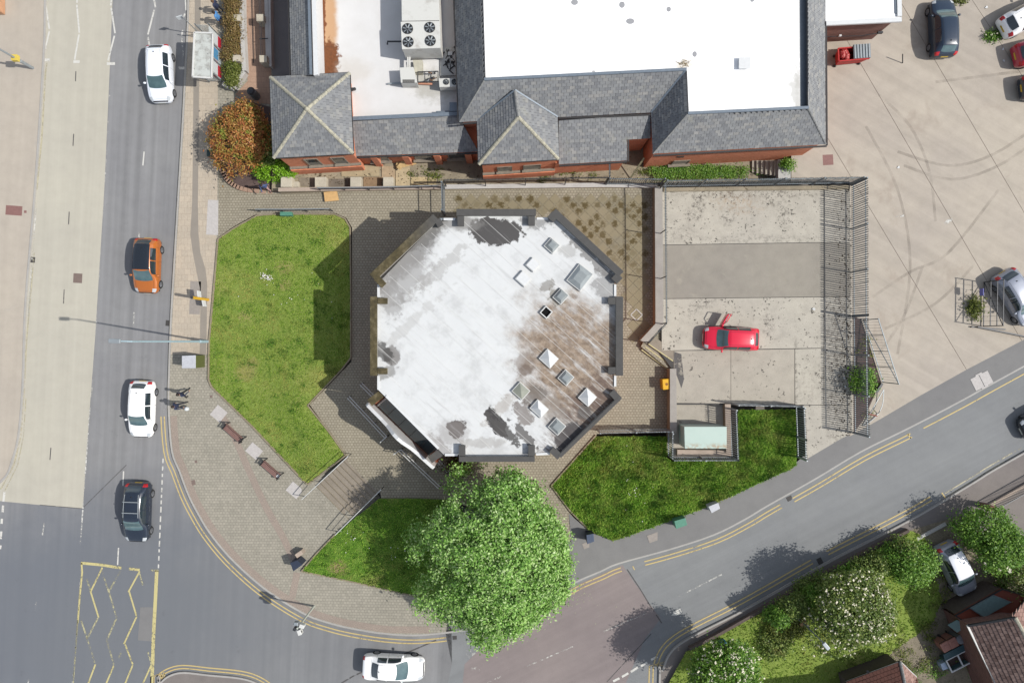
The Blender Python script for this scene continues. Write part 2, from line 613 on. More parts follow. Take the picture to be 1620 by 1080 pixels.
KI = cr([(246, 1400), (248, 1095), (254, 1078), (268, 1067), (290, 1062), (330, 1066), (380, 1071), (408, 1080), (428, 1096), (440, 1125), (446, 1180), (446, 1400)], 4)

sheet('road', [(-400, -300), (700, -300), (715, 1050), (640, 1400), (-400, 1400)], 0.0, M['asphalt'])
sheet('side_road', [(690, 930), (870, 905), (1000, 862), (1215, 772), (1400, 652), (2020, 318), (2020, 1400), (640, 1400), (715, 1050)], 0.0, M['side_asphalt'])
sheet('bus_lane', [(70, -300), (70, 0), (64, 120), (50, 320), (34, 600), (16, 728), (-2, 765), (-70, 798), (-70, 786), (0, 792), (8, 793), (70, 799), (131, 804), (141, 660), (150, 540), (165, 300), (174, 100), (178, 0), (184, -300)], 0.004, M['bus'])
sheet('road_patch', [(800, 985), (880, 938), (985, 893), (1003, 920), (1045, 978), (1020, 1010), (990, 1080), (985, 1400), (700, 1400), (735, 1050)], 0.004, M['red_tar'])
sheet('left_pavement', [(-400, -300)] + KL + [(-400, 820)], 0.12, M['left_pave'], thick=0.3)
sheet('pavement', [p for p in KR if p[1] < 1008 and p[0] < 706] + [(712, 960), (650, 930), (640, 860), (603, 788), (549, 722), (487, 640), (560, 570), (560, 302), (440, 306), (440, -300)], 0.12, M['pave'], thick=0.3)
sheet('south_pavement', KS + [(2020, 1400)], 0.12, M['tar2'], thick=0.3)
sheet('corner_pavement', KI, 0.12, M['tar2'], thick=0.3)
kerb(KL, M['kerb'], flip=False)
kerb(KR, M['kerb'], flip=False)
kerb(KS, M['kerb'], flip=True)
kerb(KI, M['kerb'], flip=True)

# footway surfaces over the east pavement
sheet('footway', [(300, -300), (300, 0), (296, 100), (291, 200), (285, 300), (279, 400), (273, 500), (270, 560), (330, 560), (331, 540), (342, 430), (344, 300), (345, 0), (345, -300)], 0.126, M['footway'])
ribbon('paving_band', [(p[0], p[1]) for p in KR if 640 < p[1] < 1005 and p[0] < 690], 0.5, 0.13, M['pink'], off=0.42)
ribbon('paving_band', cr([(345, 648), (370, 690), (392, 740), (420, 800), (448, 850), (466, 890)]), 0.5, 0.13, M['pink'])
ribbon('paving_band', [(470, 905), (465, 930), (462, 945)], 0.5, 0.13, M['pink'])
sheet('trench_patch', [(308, -40), (318, -40), (317, 60), (315, 130), (314, 250), (313, 320), (314, 370), (317, 400), (325, 425), (328, 450), (327, 520), (326, 560), (316, 560), (317, 490), (316, 455), (311, 430), (305, 400), (301, 370), (304, 320), (305, 250), (306, 130), (308, 60)], 0.131, M['trench'])
sheet('side_footway', [(690, 962), (880, 925), (905, 872), (900, 812), (935, 842), (970, 855), (1035, 832), (1110, 805), (1167, 780), (1215, 756), (1252, 738), (1270, 722), (1330, 690), (1366, 672), (1392, 661), (1455, 624), (1530, 582), (1622, 534), (2020, 321)] + [(x - 1.2, y - 2.4) for x, y in KR if 708 < x][::-1], 0.127, M['tar'])

# parking: concrete bays between long joints
def clip(poly, a, b, keep):
    # half-plane clip of a photo-space polygon by the line a-b
    def side(p):
        return ((b[0] - a[0]) * (p[1] - a[1]) - (b[1] - a[1]) * (p[0] - a[0])) * keep
    out = []
    for i in range(len(poly)):
        p, q = poly[i], poly[(i + 1) % len(poly)]
        sp, sq = side(p), side(q)
        if sp >= 0:
            out.append(p)
        if (sp > 0) != (sq > 0) and sp != sq:
            t = sp / (sp - sq)
            out.append((p[0] + (q[0] - p[0]) * t, p[1] + (q[1] - p[1]) * t))
    return out

PARK = [(1252, -300), (2020, -300), (2020, 321), (1622, 536), (1530, 584), (1455, 626), (1392, 663), (1344, 690), (1344, 287), (1252, 287)]
sheet('parking_base', PARK, 0.122, flat('joint_filler', C(140, 126, 112), .9))
jl = [((1238, 100), (1370, 330), (1530, 586)), ((1285, -30), (1360, 100), (1553, 430)), ((1405, -30), (1480, 102), (1640, 370)), ((1518, -30), (1560, 30), (1640, 155))]
def jline(k):
    a, b = jl[k][0], jl[k][2]
    return a, b
prev = PARK
for k in range(len(jl)):
    a, b = jline(k)
    d = 0.42
    pl = clip(prev, (a[0] - d, a[1]), (b[0] - d, b[1]), 1)
    if len(pl) > 2:
        sheet('concrete_bay', pl, 0.136, M['parking'], thick=0.05)
    prev = clip(prev, (a[0] + d, a[1]), (b[0] + d, b[1]), -1)
sheet('concrete_bay', prev, 0.136, M['parking'], thick=0.05)

# the plaza round the octagonal building, and the path along the north wall
PZ = 0.9
sheet('plaza', [(560, 301), (705, 300), (1036, 296), (1037, 515), (1012, 547), (1058, 585), (1062, 683), (945, 686), (870, 768), (902, 812), (930, 845), (880, 862), (720, 793), (603, 788), (601, 775), (549, 722), (490, 640), (556, 572), (557, 352)], 0, M['plaza'], z=PZ, thick=1.2)
def ramp_sheet(name, pts, zs, mat, kind='structure'):
    vs = [P(x, y, z) for (x, y), z in zip(pts, zs)]
    n = len(vs)
    tri = tessellate_polygon([[Vector((v.x, v.y, 0)) for v in vs]])
    fs = []
    for t in tri:
        a, b, c = (vs[i] for i in t)
        fs.append(list(t) if (b - a).cross(c - a).z > 0 else list(t)[::-1])
    o = mesh_obj(name, vs, fs, mat)
    o['kind'] = kind
    return o
ramp_sheet('path', [(346, 270), (361, 288), (400, 299), (440, 304), (560, 302), (558, 362), (548, 345), (530, 337), (440, 337), (405, 339), (370, 358), (345, 376)], [.13, .15, .25, .4, .9, .9, .87, .83, .42, .32, .2, .14], M['plaza'])

# moss-stained square slabs north-east of the octagon
n = NT('mossy_slabs', 0.9, 0.2)
oc = n.obj()
dd = n.n('ShaderNodeVectorMath', {0: n.map(oc, sc=(1, 1, 0))}, operation='LENGTH').outputs['Value']
st = n.m('ADD', dd, n.m('MULTIPLY', n.m('SUBTRACT', n.noise(n.pos, 5, 5, 0.7), 0.5), 0.9))
base = n.mix(n.noise(n.pos, 0.7, 5, 0.6), C(164, 153, 128), C(146, 138, 112))
base = n.mix(n.step(n.noise(n.pos, 0.45, 4, 0.6), 0.5, 0.62), base, C(150, 143, 122))
dk = n.mix(n.noise(n.pos, 9, 3), C(84, 74, 46), C(120, 106, 76))
act = n.m('MULTIPLY', n.m('SUBTRACT', 1.0, n.step(st, 0.14, 0.3)), n.step(n.orand(), 0.25, 0.6))
v2 = n.map(n.pos, loc=(-2.9, 6.2, 0))
keep = n.m('SUBTRACT', 1.0, n.step(n.n('ShaderNodeSeparateXYZ', {0: n.pos}).outputs['Y'], 3.0, 1.0))
n.col(n.mix(n.m('MULTIPLY', act, n.step(n.n('ShaderNodeSeparateXYZ', {0: n.pos}).outputs['Y'], 3.5, 7.0)), base, dk))
n.bump(n.noise(n.pos, 20, 4), 0.3, 0.01)
M['mossy'] = n.mat
slab_root = sheet('slab_paving', [(711, 301), (1033, 297), (1034, 515), (1010, 546), (992, 560), (988, 470), (880, 330), (711, 330)], 0, M['plaza'], z=PZ + 0.006)
g = 0.62
q = g / 2 - 0.012
sm = MB().box((0, 0, 0), (2 * q, 2 * q, 0.04))
proto = None
P0 = [P(711, 302, PZ), P(1032, 299, PZ), P(1033, 513, PZ), P(1008, 543, PZ), P(985, 555, PZ), P(985, 470, PZ), P(880, 345, PZ), P(711, 345, PZ)]
def inside(p, poly):
    r = False
    for i in range(len(poly)):
        a, b = poly[i], poly[i - 1]
        if (a[1] > p[1]) != (b[1] > p[1]) and p[0] < (b[0] - a[0]) * (p[1] - a[1]) / (b[1] - a[1]) + a[0]:
            r = not r
    return r
cnt = 0
for i in range(-60, 60):
    for j in range(-60, 60):
        u, v = i * g, j * g
        x = 4 + (u - v) * 0.7071
        y = 6 + (u + v) * 0.7071
        if all(inside((x + dx, y + dy), P0) for dx, dy in ((.42, 0), (-.42, 0), (0, .42), (0, -.42))):
            if proto is None:
                proto = sm.build('paving_slab', M['mossy'], slab_root, local=True)
                o = proto
            else:
                o = proto.copy()
                link(o)
            o.location = (x, y, PZ + 0.006 + random.uniform(0, 0.006))
            o.rotation_euler = (random.uniform(-.006, .006), random.uniform(-.006, .006), math.radians(45))
            cnt += 1

# the yard behind the north wall, lower than the street
sheet('yard', [(430, 302), (705, 294), (960, 290), (1258, 287), (1258, 120), (430, 120)], 0, M['yard'], z=0.5)

# ------------------------------------------------------------------ car court: four bands of concrete
CZ = 1.45
def band(pts, m):
    return sheet('concrete_slab', pts, 0, m, z=CZ, thick=0.12)
sheet('court_base', [(1046, 297), (1346, 292), (1350, 684), (1275, 726), (1270, 640), (1064, 640), (1064, 585), (1046, 560)], 0, M['dark'], z=CZ - 0.03, thick=0.7)
band([(1047, 303), (1303, 300), (1303, 383), (1047, 387)], M['slab_light'])
band([(1304, 299), (1345, 298), (1346, 384), (1304, 383.5)], M['slab_light'])
band([(1047, 388), (1303, 384), (1303, 469), (1047, 472)], M['slab_grey'])
band([(1304, 384.5), (1346, 384.5), (1347, 469), (1304, 469)], M['slab_grey'])
band([(1047, 473), (1303, 470), (1303, 550), (1064, 554), (1047, 554)], M['slab_light'])
band([(1304, 470), (1347, 470), (1348, 640), (1304, 640), (1304, 550.5)], M['slab_light'])
band([(1066, 555), (1156, 554), (1156, 638), (1066, 637)], M['slab_mid'])
band([(1156.6, 554), (1257, 552), (1257, 639), (1156.6, 638)], M['slab_mid'])
band([(1258, 552), (1303, 551), (1303, 640), (1258, 640)], M['slab_light'])
band([(1272, 641), (1303.5, 641), (1304, 641), (1348, 641), (1349, 684), (1330, 694), (1276, 726)], M['slab_light'])
sheet('court_apron', [(1020, 537), (1047, 520), (1063, 537), (1063, 582), (1058, 584), (1014, 548)], 0, M['plaza'], z=CZ - 0.2, thick=0.4)
sheet('enclosure_floor', [(1060, 638), (1155, 640), (1157, 724), (1054, 724)], 0, M['slab_mid'], z=1.2, thick=.5)
sheet('stain_patch', [(1066, 556), (1078, 560), (1080, 580), (1082, 600), (1078, 614), (1073, 600), (1067, 585)], 0, M['tarline'], z=CZ + 0.004)

# ------------------------------------------------------------------ lawns
n = NT('lawn_turf', 0.95, 0.1)
f = n.noise(n.pos, 2.2, 8, 0.72)
lg = n.noise(n.pos, 0.32, 5, 0.6)
fi = n.noise(n.pos, 16, 4, 0.75)
c1 = n.ramp(f, [(0.25, C(72, 110, 36)), (0.48, C(104, 142, 54)), (0.75, C(140, 168, 78))])
c1 = n.mix(n.step(lg, 0.52, 0.72), c1, C(156, 160, 92))
c1 = n.mix(1.0, c1, n.ramp(fi, [(0.2, (0.6,) * 3), (0.8, (1.35,) * 3)]), 'MULTIPLY')
for (bx, by, br) in ((452, 425, 13), (452, 452, 10), (388, 590, 16), (385, 500, 9), (535, 898, 14), (400, 575, 10)):
    c1 = n.mix(n.m('MULTIPLY', n.blob(P(bx, by, .4), br * S, br * S * 0.8, 0, 0.5, 0.5, 3), 0.75), c1, C(170, 142, 112))
n.col(c1)
n.bump(n.m('ADD', fi, f), 0.8, 0.05)
M['lawn'] = n.mat
_lm = M['lawn'].copy()
_lb = [x for x in _lm.node_tree.nodes if x.type == 'BSDF_PRINCIPLED'][0]
_ls = _lb.inputs['Base Color'].links[0].from_socket
_mx = _lm.node_tree.nodes.new('ShaderNodeMix')
_mx.data_type = 'RGBA'
_mx.inputs[0].default_value = .45
_lm.node_tree.links.new(_ls, _mx.inputs[6])
_mx.inputs[7].default_value = C(176, 186, 100)
_lm.node_tree.links.new(_mx.outputs[2], _lb.inputs['Base Color'])
_lm.name = 'dry_lawn_turf'
M['drylawn'] = _lm
def blademat(name, stops, patch, p2):
    n = NT(name, 0.75, 0.2)
    r = n.island()
    lg = n.noise(n.pos, 0.35, 6, 0.65)
    lm = n.noise(n.pos, 1.1, 4, 0.6)
    cc = n.ramp(n.m('ADD', n.m('MULTIPLY', r, 0.5), n.m('MULTIPLY', lm, 0.5)), stops)
    cc = n.mix(n.step(lg, 0.46, 0.64), cc, n.mix(0.6, cc, patch))
    dk = n.noise(n.map(n.pos, loc=(31, 7, 0)), 0.55, 5, .65)
    cc = n.mix(n.m('MULTIPLY', n.step(dk, .56, .7), .6), cc, p2)
    n.col(cc)
    tr = n.n('ShaderNodeBsdfTranslucent', {'Color': cc})
    mx = n.n('ShaderNodeMixShader', {0: .3, 1: n.b.outputs[0], 2: tr.outputs[0]})
    n.t.links.new(mx.outputs[0], n.t.nodes['Material Output'].inputs['Surface'])
    return n.mat
M['blade'] = blademat('grass_blades', [(0.2, C(100, 156, 44)), (0.45, C(150, 206, 70)), (0.62, C(186, 224, 90)), (0.9, C(216, 228, 130))], C(190, 186, 112), C(84, 118, 62))
M['dryblade'] = blademat('pale_grass_blades', [(0.2, C(104, 150, 44)), (0.45, C(150, 192, 66)), (0.62, C(176, 206, 84)), (0.9, C(208, 218, 124))], C(220, 204, 126), C(88, 142, 48))
M['tuftblade'] = blademat('rank_grass_blades', [(0.2, C(64, 116, 38)), (0.5, C(104, 160, 56)), (0.9, C(168, 196, 100))], C(150, 170, 84), C(58, 104, 44))
def lawn(name, pts, zs, step=0.6, mound=0.12, m='lawn'):
    vb = [P(x, y, z) for (x, y), z in zip(pts, zs)]
    # densify boundary so heights blend along edges
    bx = []
    for i in range(len(vb)):
        a, b = vb[i], vb[(i + 1) % len(vb)]
        k = max(1, int((b - a).length / 0.7))
        for t in range(k):
            bx.append(a.lerp(b, t / k))
    B = np.array([(p.x, p.y, p.z) for p in bx])
    x0, y0 = B[:, :2].min(0)
    x1, y1 = B[:, :2].max(0)
    cuts = [(Vector((x, 0, 0)), Vector((1, 0, 0))) for x in np.arange(x0 + step, x1, step)]
    cuts += [(Vector((0, y, 0)), Vector((0, 1, 0))) for y in np.arange(y0 + step, y1, step)]
    bm = flat_bm([(p.x, p.y) for p in bx], cuts)
    def hz(x, y):
        d2 = (B[:, 0] - x) ** 2 + (B[:, 1] - y) ** 2
        w = 1 / (d2 ** 1.3 + 1e-6)
        dm = math.sqrt(d2.min())
        return float((w * B[:, 2]).sum() / w.sum()) + mound * min(1.0, dm / 0.8)
    for v in bm.verts:
        v.co.z = hz(v.co.x, v.co.y)
    o = bm_obj(bm, name, M[m], smooth=True)
    o['kind'] = 'structure'
    return o, [(p.x, p.y) for p in bx], hz

def tufts(name, poly, hz, nc, per, hmin, hmax, spread, wid, mat):
    A = np.array(poly)
    lo, hi = A.min(0), A.max(0)
    V, F = [], []
    c = 0
    while c < nc:
        cx, cy = rng.uniform(lo[0], hi[0]), rng.uniform(lo[1], hi[1])
        if not inside((cx, cy), poly):
            continue
        c += 1
        sp = spread * rng.uniform(.5, 1.6)
        for k in range(int(per * rng.uniform(.5, 1.5))):
            x, y = cx + rng.normal(0, sp), cy + rng.normal(0, sp * .7)
            if not inside((x, y), poly):
                continue
            z = hz(x, y) - .01
            a = rng.uniform(0, 6.283)
            h = rng.uniform(hmin, hmax)
            le = h * rng.uniform(.3, 1.0)
            dx, dy = math.cos(a), math.sin(a)
            w = wid * rng.uniform(.5, 1.2)
            b = len(V)
            V += [(x - dy * w, y + dx * w, z), (x + dy * w, y - dx * w, z), (x + dx * le * .6 + dy * w * .6, y + dy * le * .6 - dx * w * .6, z + h * .85), (x + dx * le, y + dy * le, z + h)]
            F += [[b, b + 1, b + 2, b + 3]]
    o = mesh_obj(name, V, F, mat)
    o['kind'] = 'stuff'
    return o

def blades(name, poly, hz, n, hmin=0.04, hmax=0.12, wid=0.03, mat=None):
    A = np.array(poly)
    lo, hi = A.min(0), A.max(0)
    V, F = [], []
    c = 0
    while c < n:
        x, y = rng.uniform(lo[0], hi[0]), rng.uniform(lo[1], hi[1])
        if not inside((x, y), poly):
            continue
        z = hz(x, y) - 0.01
        c += 1
        for k in range(2):
            a = rng.uniform(0, 6.283)
            h = rng.uniform(hmin, hmax)
            le = h * rng.uniform(0.4, 1.3)
            dx, dy = math.cos(a), math.sin(a)
            w = wid * rng.uniform(0.5, 1.2)
            b = len(V)
            V += [(x - dy * w, y + dx * w, z), (x + dy * w, y - dx * w, z), (x + dx * le * .6 + dy * w * .6, y + dy * le * .6 - dx * w * .6, z + h * .8), (x + dx * le, y + dy * le, z + h * 0.85)]
            F += [[b, b + 1, b + 2, b + 3]]
    o = mesh_obj(name, V, F, mat or M['blade'])
    o['kind'] = 'stuff'
    return o

L1 = [(345, 378), (372, 360), (407, 341), (440, 339), (530, 339), (546, 346), (554, 360), (555, 460), (555, 566), (540, 585), (487, 641), (520, 682), (547, 720), (487, 766), (466, 745), (400, 675), (335, 612), (330, 600), (331, 540), (340, 440)]
Z1 = [.15, .22, .34, .42, .83, .87, .9, .92, .92, .92, .92, .92, .9, .25, .2, .17, .15, .15, .15, .15]
o1 = lawn('lawn', L1, Z1, m='drylawn')
L2 = [(477, 903), (500, 876), (530, 845), (600, 788), (660, 788), (720, 790), (790, 900), (740, 965), (700, 958), (655, 942), (560, 920)]
Z2 = [.2, .22, .3, .9, .92, .92, .8, .55, .5, .45, .28]
o2 = lawn('lawn', L2, Z2)
L3 = [(943, 690), (1000, 690), (1060, 690), (1062, 726), (1120, 727), (1167, 727), (1167, 648), (1215, 648), (1258, 648), (1260, 735), (1250, 742), (1215, 757), (1167, 780), (1110, 805), (1035, 832), (970, 855), (935, 840), (902, 806), (872, 768)]
Z3 = [.92, .95, 1.0, 1.15, 1.3, 1.35, 1.45, 1.45, 1.45, 1.45, 1.44, 1.4, 1.35, 1.25, 1.12, 1.03, 1.0, .95, .92]
o3 = lawn('lawn', L3, Z3)
L4 = [(1060, 1400), (1055, 1085), (1085, 1030), (1130, 1010), (1215, 958), (1315, 902), (1390, 862), (1440, 838), (1466, 850), (1478, 900), (1490, 950), (1475, 985), (1440, 1010), (1400, 1040), (1380, 1100), (1370, 1400)]
Z4 = [1.4] * 16
sheet('tree_bed', [(718, 794), (880, 863), (932, 846), (912, 868), (890, 920), (740, 966), (700, 958), (790, 900)], 0.115, M['tar'])
o4 = lawn('garden_lawn', L4, Z4, mound=0.15, m='drylawn')
sheet('garden_ground', [(1440, 838), (1520, 815), (1560, 850), (1640, 900), (1700, 1400), (1370, 1400), (1380, 1080), (1400, 1040), (1440, 1010), (1475, 985), (1490, 950), (1478, 900)], 0.13, M['gravel'])
blades('grass', o1[1], o1[2], 26000, 0.03, 0.1, 0.03, M['dryblade'])
blades('grass', o2[1], o2[2], 9000)
blades('grass', o3[1], o3[2], 19000, 0.06, 0.17, 0.035)
blades('grass', o4[1], o4[2], 14000, 0.06, 0.15, 0.04, M['dryblade'])
tufts('grass_tufts', o1[1], o1[2], 150, 40, .05, .16, .22, .03, M['tuftblade'])
tufts('grass_tufts', o2[1], o2[2], 70, 30, .05, .16, .2, .03, M['tuftblade'])
tufts('grass_tufts', o3[1], o3[2], 170, 46, .1, .3, .24, .035, M['tuftblade'])
tufts('grass_tufts', o3[1], o3[2], 70, 40, .1, .26, .3, .035, M['dryblade'])
# daisies on the west lawn
mb = MB()
for (cx, cy, rr, k) in ((425, 440, 10, 60), (418, 436, 6, 25), (470, 470, 60, 14), (560, 850, 50, 12), (1000, 770, 70, 16), (620, 880, 45, 9)):
    for i in range(k):
        a, d = random.uniform(0, 6.28), abs(random.gauss(0, 1)) * rr * 0.6
        p = P(cx + d * math.cos(a), cy + d * math.sin(a) * 0.7, 0.5)
        hz = o1[2] if cx < 545 else (o2[2] if cx < 800 else o3[2])
        z = hz(p.x, p.y) + 0.13
        s = random.uniform(0.02, 0.045)
        mb.add([(p.x + s * math.cos(t), p.y + s * math.sin(t), z + 0.012 * (i_ % 2)) for i_, t in enumerate(np.linspace(0, 6.283, 6)[:-1])], [[0, 1, 2, 3, 4]])
o = mb.build('daisy_flowers', flat('daisy_white', C(232, 230, 222)))
o['kind'] = 'stuff'
# stone edgings of the lawns
M['edging'], _, _ = ground('edging_stone', C(158, 146, 124), 0.15, 0.15, 0.08, gs=12)
def edging(pts, zs, w=0.1, h=0.04, name='lawn_edging'):
    mb = MB()
    pw = [P(x, y, z) for (x, y), z in zip(pts, zs)]
    for a, b in zip(pw, pw[1:]):
        k = max(1, round((b - a).length / 0.9))
        for i in range(k):
            p, r_ = a.lerp(b, i / k), a.lerp(b, (i + 1) / k)
            d = (r_ - p).normalized() * 0.004
            mb.bar(p + d - Vector((0, 0, 0.03 - h)), r_ - d - Vector((0, 0, 0.03 - h)), w, 0.1)
    o = mb.build(name, M['edging'])
    o['kind'] = 'structure'
    return o
edging(L1[:6], [z + .03 for z in Z1[:6]], 0.09)
edging(L1[5:13], [z + .03 for z in Z1[5:13]], 0.09)
edging(L1[12:], [z + .03 for z in Z1[12:]], 0.12)
edging([L1[-1], L1[0]], [.18, .18], 0.1)
edging(L2[:3], Z2[:3], 0.1)
edging([L2[0]] + L2[:6:-1], [Z2[0]] + Z2[:6:-1], 0.1)
edging([(943, 688), (872, 768), (902, 808), (937, 842)], [.95, .95, .97, 1.0], 0.1)

# ------------------------------------------------------------------ markings
def line(pts, w=0.11, m='white', dz=0.012, name='road_marking'):
    return ribbon(name, pts, w, dz, M[m])
for pts in ([(71, -14), (72, 2)], [(72, 6), (78, 46)], [(78, 50), (69, 90)], [(121, -14), (122, 5)], [(121.5, 8), (125.5, 52)], [(125, 55), (118, 95)], [(178, -8), (175, 9)], [(176, 13), (182, 53)], [(181, 57), (171, 96)], [(242, -8), (246, 12)], [(244, 16), (234, 55)], [(234, 59), (239, 88)], [(293, -6), (294.5, 17)], [(292.5, 22), (290.5, 28)], [(289, 48), (287.5, 57)]):
    line(pts, 0.12)
line([(287.5, 60), (289, 78), (291, 104)], 0.11, 'white_worn')
for a, b, y, w in ((68, 79, 95, .2), (116, 126, 98, .2), (169, 182, 101, .2), (282, 293, 108, .2)):
    line([(a, y), (b, y)], w)
line([(228, 240), (226, 262)], .1)
line([(220.5, 366), (219.5, 378)], .1, 'white_worn')
line([(212, 494), (211, 515)], .09, 'white_worn')
line([(195.5, 745), (194.5, 768)], .1)
line([(187.5, 866), (186, 893)], .1)
line([(174, 140), (165.5, 300), (150.5, 540), (144, 640)], .09, 'white_faint')
line([(146, 610), (141, 660), (131, 804)], .1, 'white_worn')
line([(131, 806), (127, 862)], .1, 'white_worn')
line([(4, -40), (4, 18), (0, 78)], .13, 'white')
for y0, y1 in ((540, 553), (588, 593), (646, 652)):
    line([(260, y0), (259.5, y1)], .08, 'white_faint')
yy = 725
while yy < 900:
    L = random.choice([5, 6, 7, 9])
    x = 258 - (yy - 725) * 0.043
    line([(x, yy), (x - L * .04, yy + L)], .1, 'white')
    yy += L + random.choice([4, 5, 6])
for a, b in (((7, 778), (5.5, 793)), ((5, 799), (4, 810)), ((3, 820), (2.5, 828)), ((2, 840), (1, 852)), ((1, 862), (0, 868))):
    line([a, b], .17, 'white')
line([(70, 827), (67, 846)], .09, 'white_worn')
line([(57, 952), (55, 971)], .09, 'white_faint')
line([(45, 1073), (43, 1095)], .1, 'white_worn')
for a, b in (((120, 113), (119.5, 129)), ((116.5, 212), (115.5, 231)), ((109.5, 335), (108.5, 355)), ((101.5, 458), (100.5, 480)), ((80.5, 708), (79, 727))):
    line([a, b], .07, 'tarline')
line([(74, 100), (72, 115), (66, 220), (58, 300)], .12, 'yellow_worn')
line([(57, 330), (50, 420), (44, 500)], .1, 'white_worn')
line([(54, 400), (42, 540), (38, 620), (33, 690), (22, 735), (2, 772), (-40, 792)], .1, 'yellow_worn')
line([(41, 630), (37, 690), (28, 735), (8, 775)], .08, 'yellow_worn')
# give-way and centre lines of the side road
line([(1067, 946), (1142, 908)], .1, 'white_worn')
line([(955, 998), (1023, 969)], .09, 'white_worn')
line([(834, 1053), (911, 1020)], .09, 'white_worn')
line([(768, 1080), (792, 1070)], .09, 'white_worn')
for a, b in (((970, 1077), (980, 1072)), ((984, 1070), (994, 1064)), ((998, 1062), (1009, 1055)), ((1014, 1053), (1024, 1047)), ((1030, 1043), (1040, 1038))):
    line([a, b], .16, 'white')
sheet('road_marking', [(1062, 973), (1067, 966), (1076, 962), (1079, 969), (1070, 973)], 0.012, M['white'])
sheet('road_marking', [(1075, 985), (1083, 978), (1088, 985), (1084, 991), (1077, 990)], 0.012, M['white_faint'])
sheet('road_marking', [(738, 1028), (757, 1024), (756, 1030), (744, 1040), (737, 1039)], 0.012, M['white_faint'])
sheet('road_marking', [(744, 1056), (758, 1053), (760, 1060), (747, 1062)], 0.012, M['white_faint'])
# double yellow lines follow the kerbs
def yellow(pts, w=.085, offs=(-0.27, -0.52), m='yellow'):
    for o_ in offs:
        pw = resample([G(x, y, 0.012) for x, y in pts])
        r_ = strip_mb(pw, w, lambda p: T(p.x) + 0.012, None, o_).build('yellow_line', M[m])
        r_['kind'] = 'structure'
yellow([p for p in KR if 650 < p[1] and p[0] < 712])
yellow([p for p in KR if p[0] > 800 and p[0] < 990])
yellow([p for p in KR if p[0] > 1000 and p[0] < 1246], offs=(-0.3, -0.56))
yellow([p for p in KR if p[0] > 1250 and p[0] < 1442], offs=(-0.34, -0.62))
yellow([p for p in KR if p[0] > 1438], offs=(-0.42,))
line([(1436, 686), (1441, 693)], .09, 'yellow')
line([(1001, 895), (1004, 901)], .07, 'yellow')
yellow([p for p in KS if p[1] < 1200 and p[0] < 1300], offs=(0.42, 0.7))
yellow([p for p in KS if 1302 < p[0] < 1497], offs=(0.42, 0.7))
yellow([p for p in KS if p[0] > 1497], offs=(0.36, 0.08), m='yellow_worn')
line([(1490, 779), (1496, 788)], .09, 'yellow')
yellow(KI, offs=(0.25, 0.48))
# yellow box
line([(128, 890), (160, 893), (192, 898)], .2, 'ybox')
line([(204, 899), (221, 901)], .2, 'ybox')
line([(238, 902), (251, 902)], .16, 'ybox_faint')
line([(129, 890), (130, 905), (126, 945), (123, 985)], .13, 'ybox')
line([(128, 900), (124, 960), (120, 1020), (114, 1085)], .09, 'white_faint')
line([(123, 980), (118, 1050), (115, 1090)], .1, 'ybox_faint')
line([(248, 902), (246, 945), (243, 1000), (240, 1090)], .26, 'ybox')
for k, (pts, m) in enumerate((([(162, 897), (143, 936)], 'ybox'), ([(143, 934), (156, 976)], 'ybox'), ([(155, 977), (137, 1011)], 'ybox_faint'), ([(138, 1010), (150, 1048)], 'ybox_faint'), ([(151, 1050), (136, 1090)], 'ybox'),
        ([(191, 902), (171, 937)], 'ybox_faint'), ([(172, 935), (185, 978)], 'ybox_faint'), ([(184, 978), (168, 1014)], 'ybox_faint'), ([(169, 1012), (180, 1050)], 'ybox_faint'), ([(180, 1052), (164, 1090)], 'ybox'),
        ([(221, 903), (203, 936)], 'ybox'), ([(204, 934), (216, 974)], 'ybox'), ([(216, 975), (196, 1018)], 'ybox'), ([(197, 1016), (210, 1050)], 'ybox'), ([(210, 1051), (194, 1090)], 'ybox'),
        ([(137, 915), (143, 934)], 'ybox_faint'), ([(160, 900), (172, 935)], 'ybox_faint'), ([(220, 905), (226, 925)], 'ybox_faint'), ([(240, 1050), (224, 1085)], 'ybox'), ([(234, 1030), (240, 1052)], 'ybox_faint'),
        ([(128, 980), (138, 1010)], 'ybox_faint'), ([(188, 1040), (192, 1030)], 'ybox_faint'))):
    line(pts, .12, m, 0.012 + 0.0015 * (k % 3 + 1))
# tar joints and reinstatements
sheet('road_patch', [(222, 960), (245, 960), (243, 1014), (218, 1012)], 0.006, M['tar'])
line([(200, 735), (130, 804), (60, 798)], .05, 'tarline', .008)
line([(992, 900), (1012, 930), (1030, 960), (1047, 985)], .09, 'tarline', .008)
line([(690, 1012), (560, 1068), (540, 1080)], .1, 'tarline', .008)
line([(960, 1078), (1030, 1002)], .06, 'tarline', .008)
# covers and gullies let into the surface
def cover(px, py, wx, wy, ang, m, dz, name='access_cover', z=None):
    c = G(px, py, dz) if z is None else P(px, py, z)
    o = MB().box((0, 0, 0), (wx * S, wy * S, 0.03)).build(name, m, None, bevel=0.004)
    o.location = (c.x, c.y, c.z - 0.012)
    o.rotation_euler = (0, 0, math.radians(ang))
    o['kind'] = 'structure'
    return o
M['redlid'] = flat('rusty_red_cover', C(150, 112, 106), 0.7)
M['lid'] = flat('iron_cover', C(135, 118, 110), 0.7)
M['lightlid'] = flat('pale_concrete_cover', C(205, 200, 196), 0.8)
M['greylid'] = flat('grey_concrete_cover', C(168, 160, 152), 0.8)
cover(22, 333, 26, 15, -4, M['redlid'], .122)
cover(40, 335, 4, 4, 0, M['redlid'], .122)
cover(123, 440, 14, 15, -3, M['lid'], .008)
cover(52, 411, 7, 9, -5, M['dark'], .004, 'gully_grate')
cover(265, 511, 6, 9, -5, M['dark'], .002, 'gully_grate')
cover(720, 1008, 8, 6, 5, M['dark'], .002, 'gully_grate')
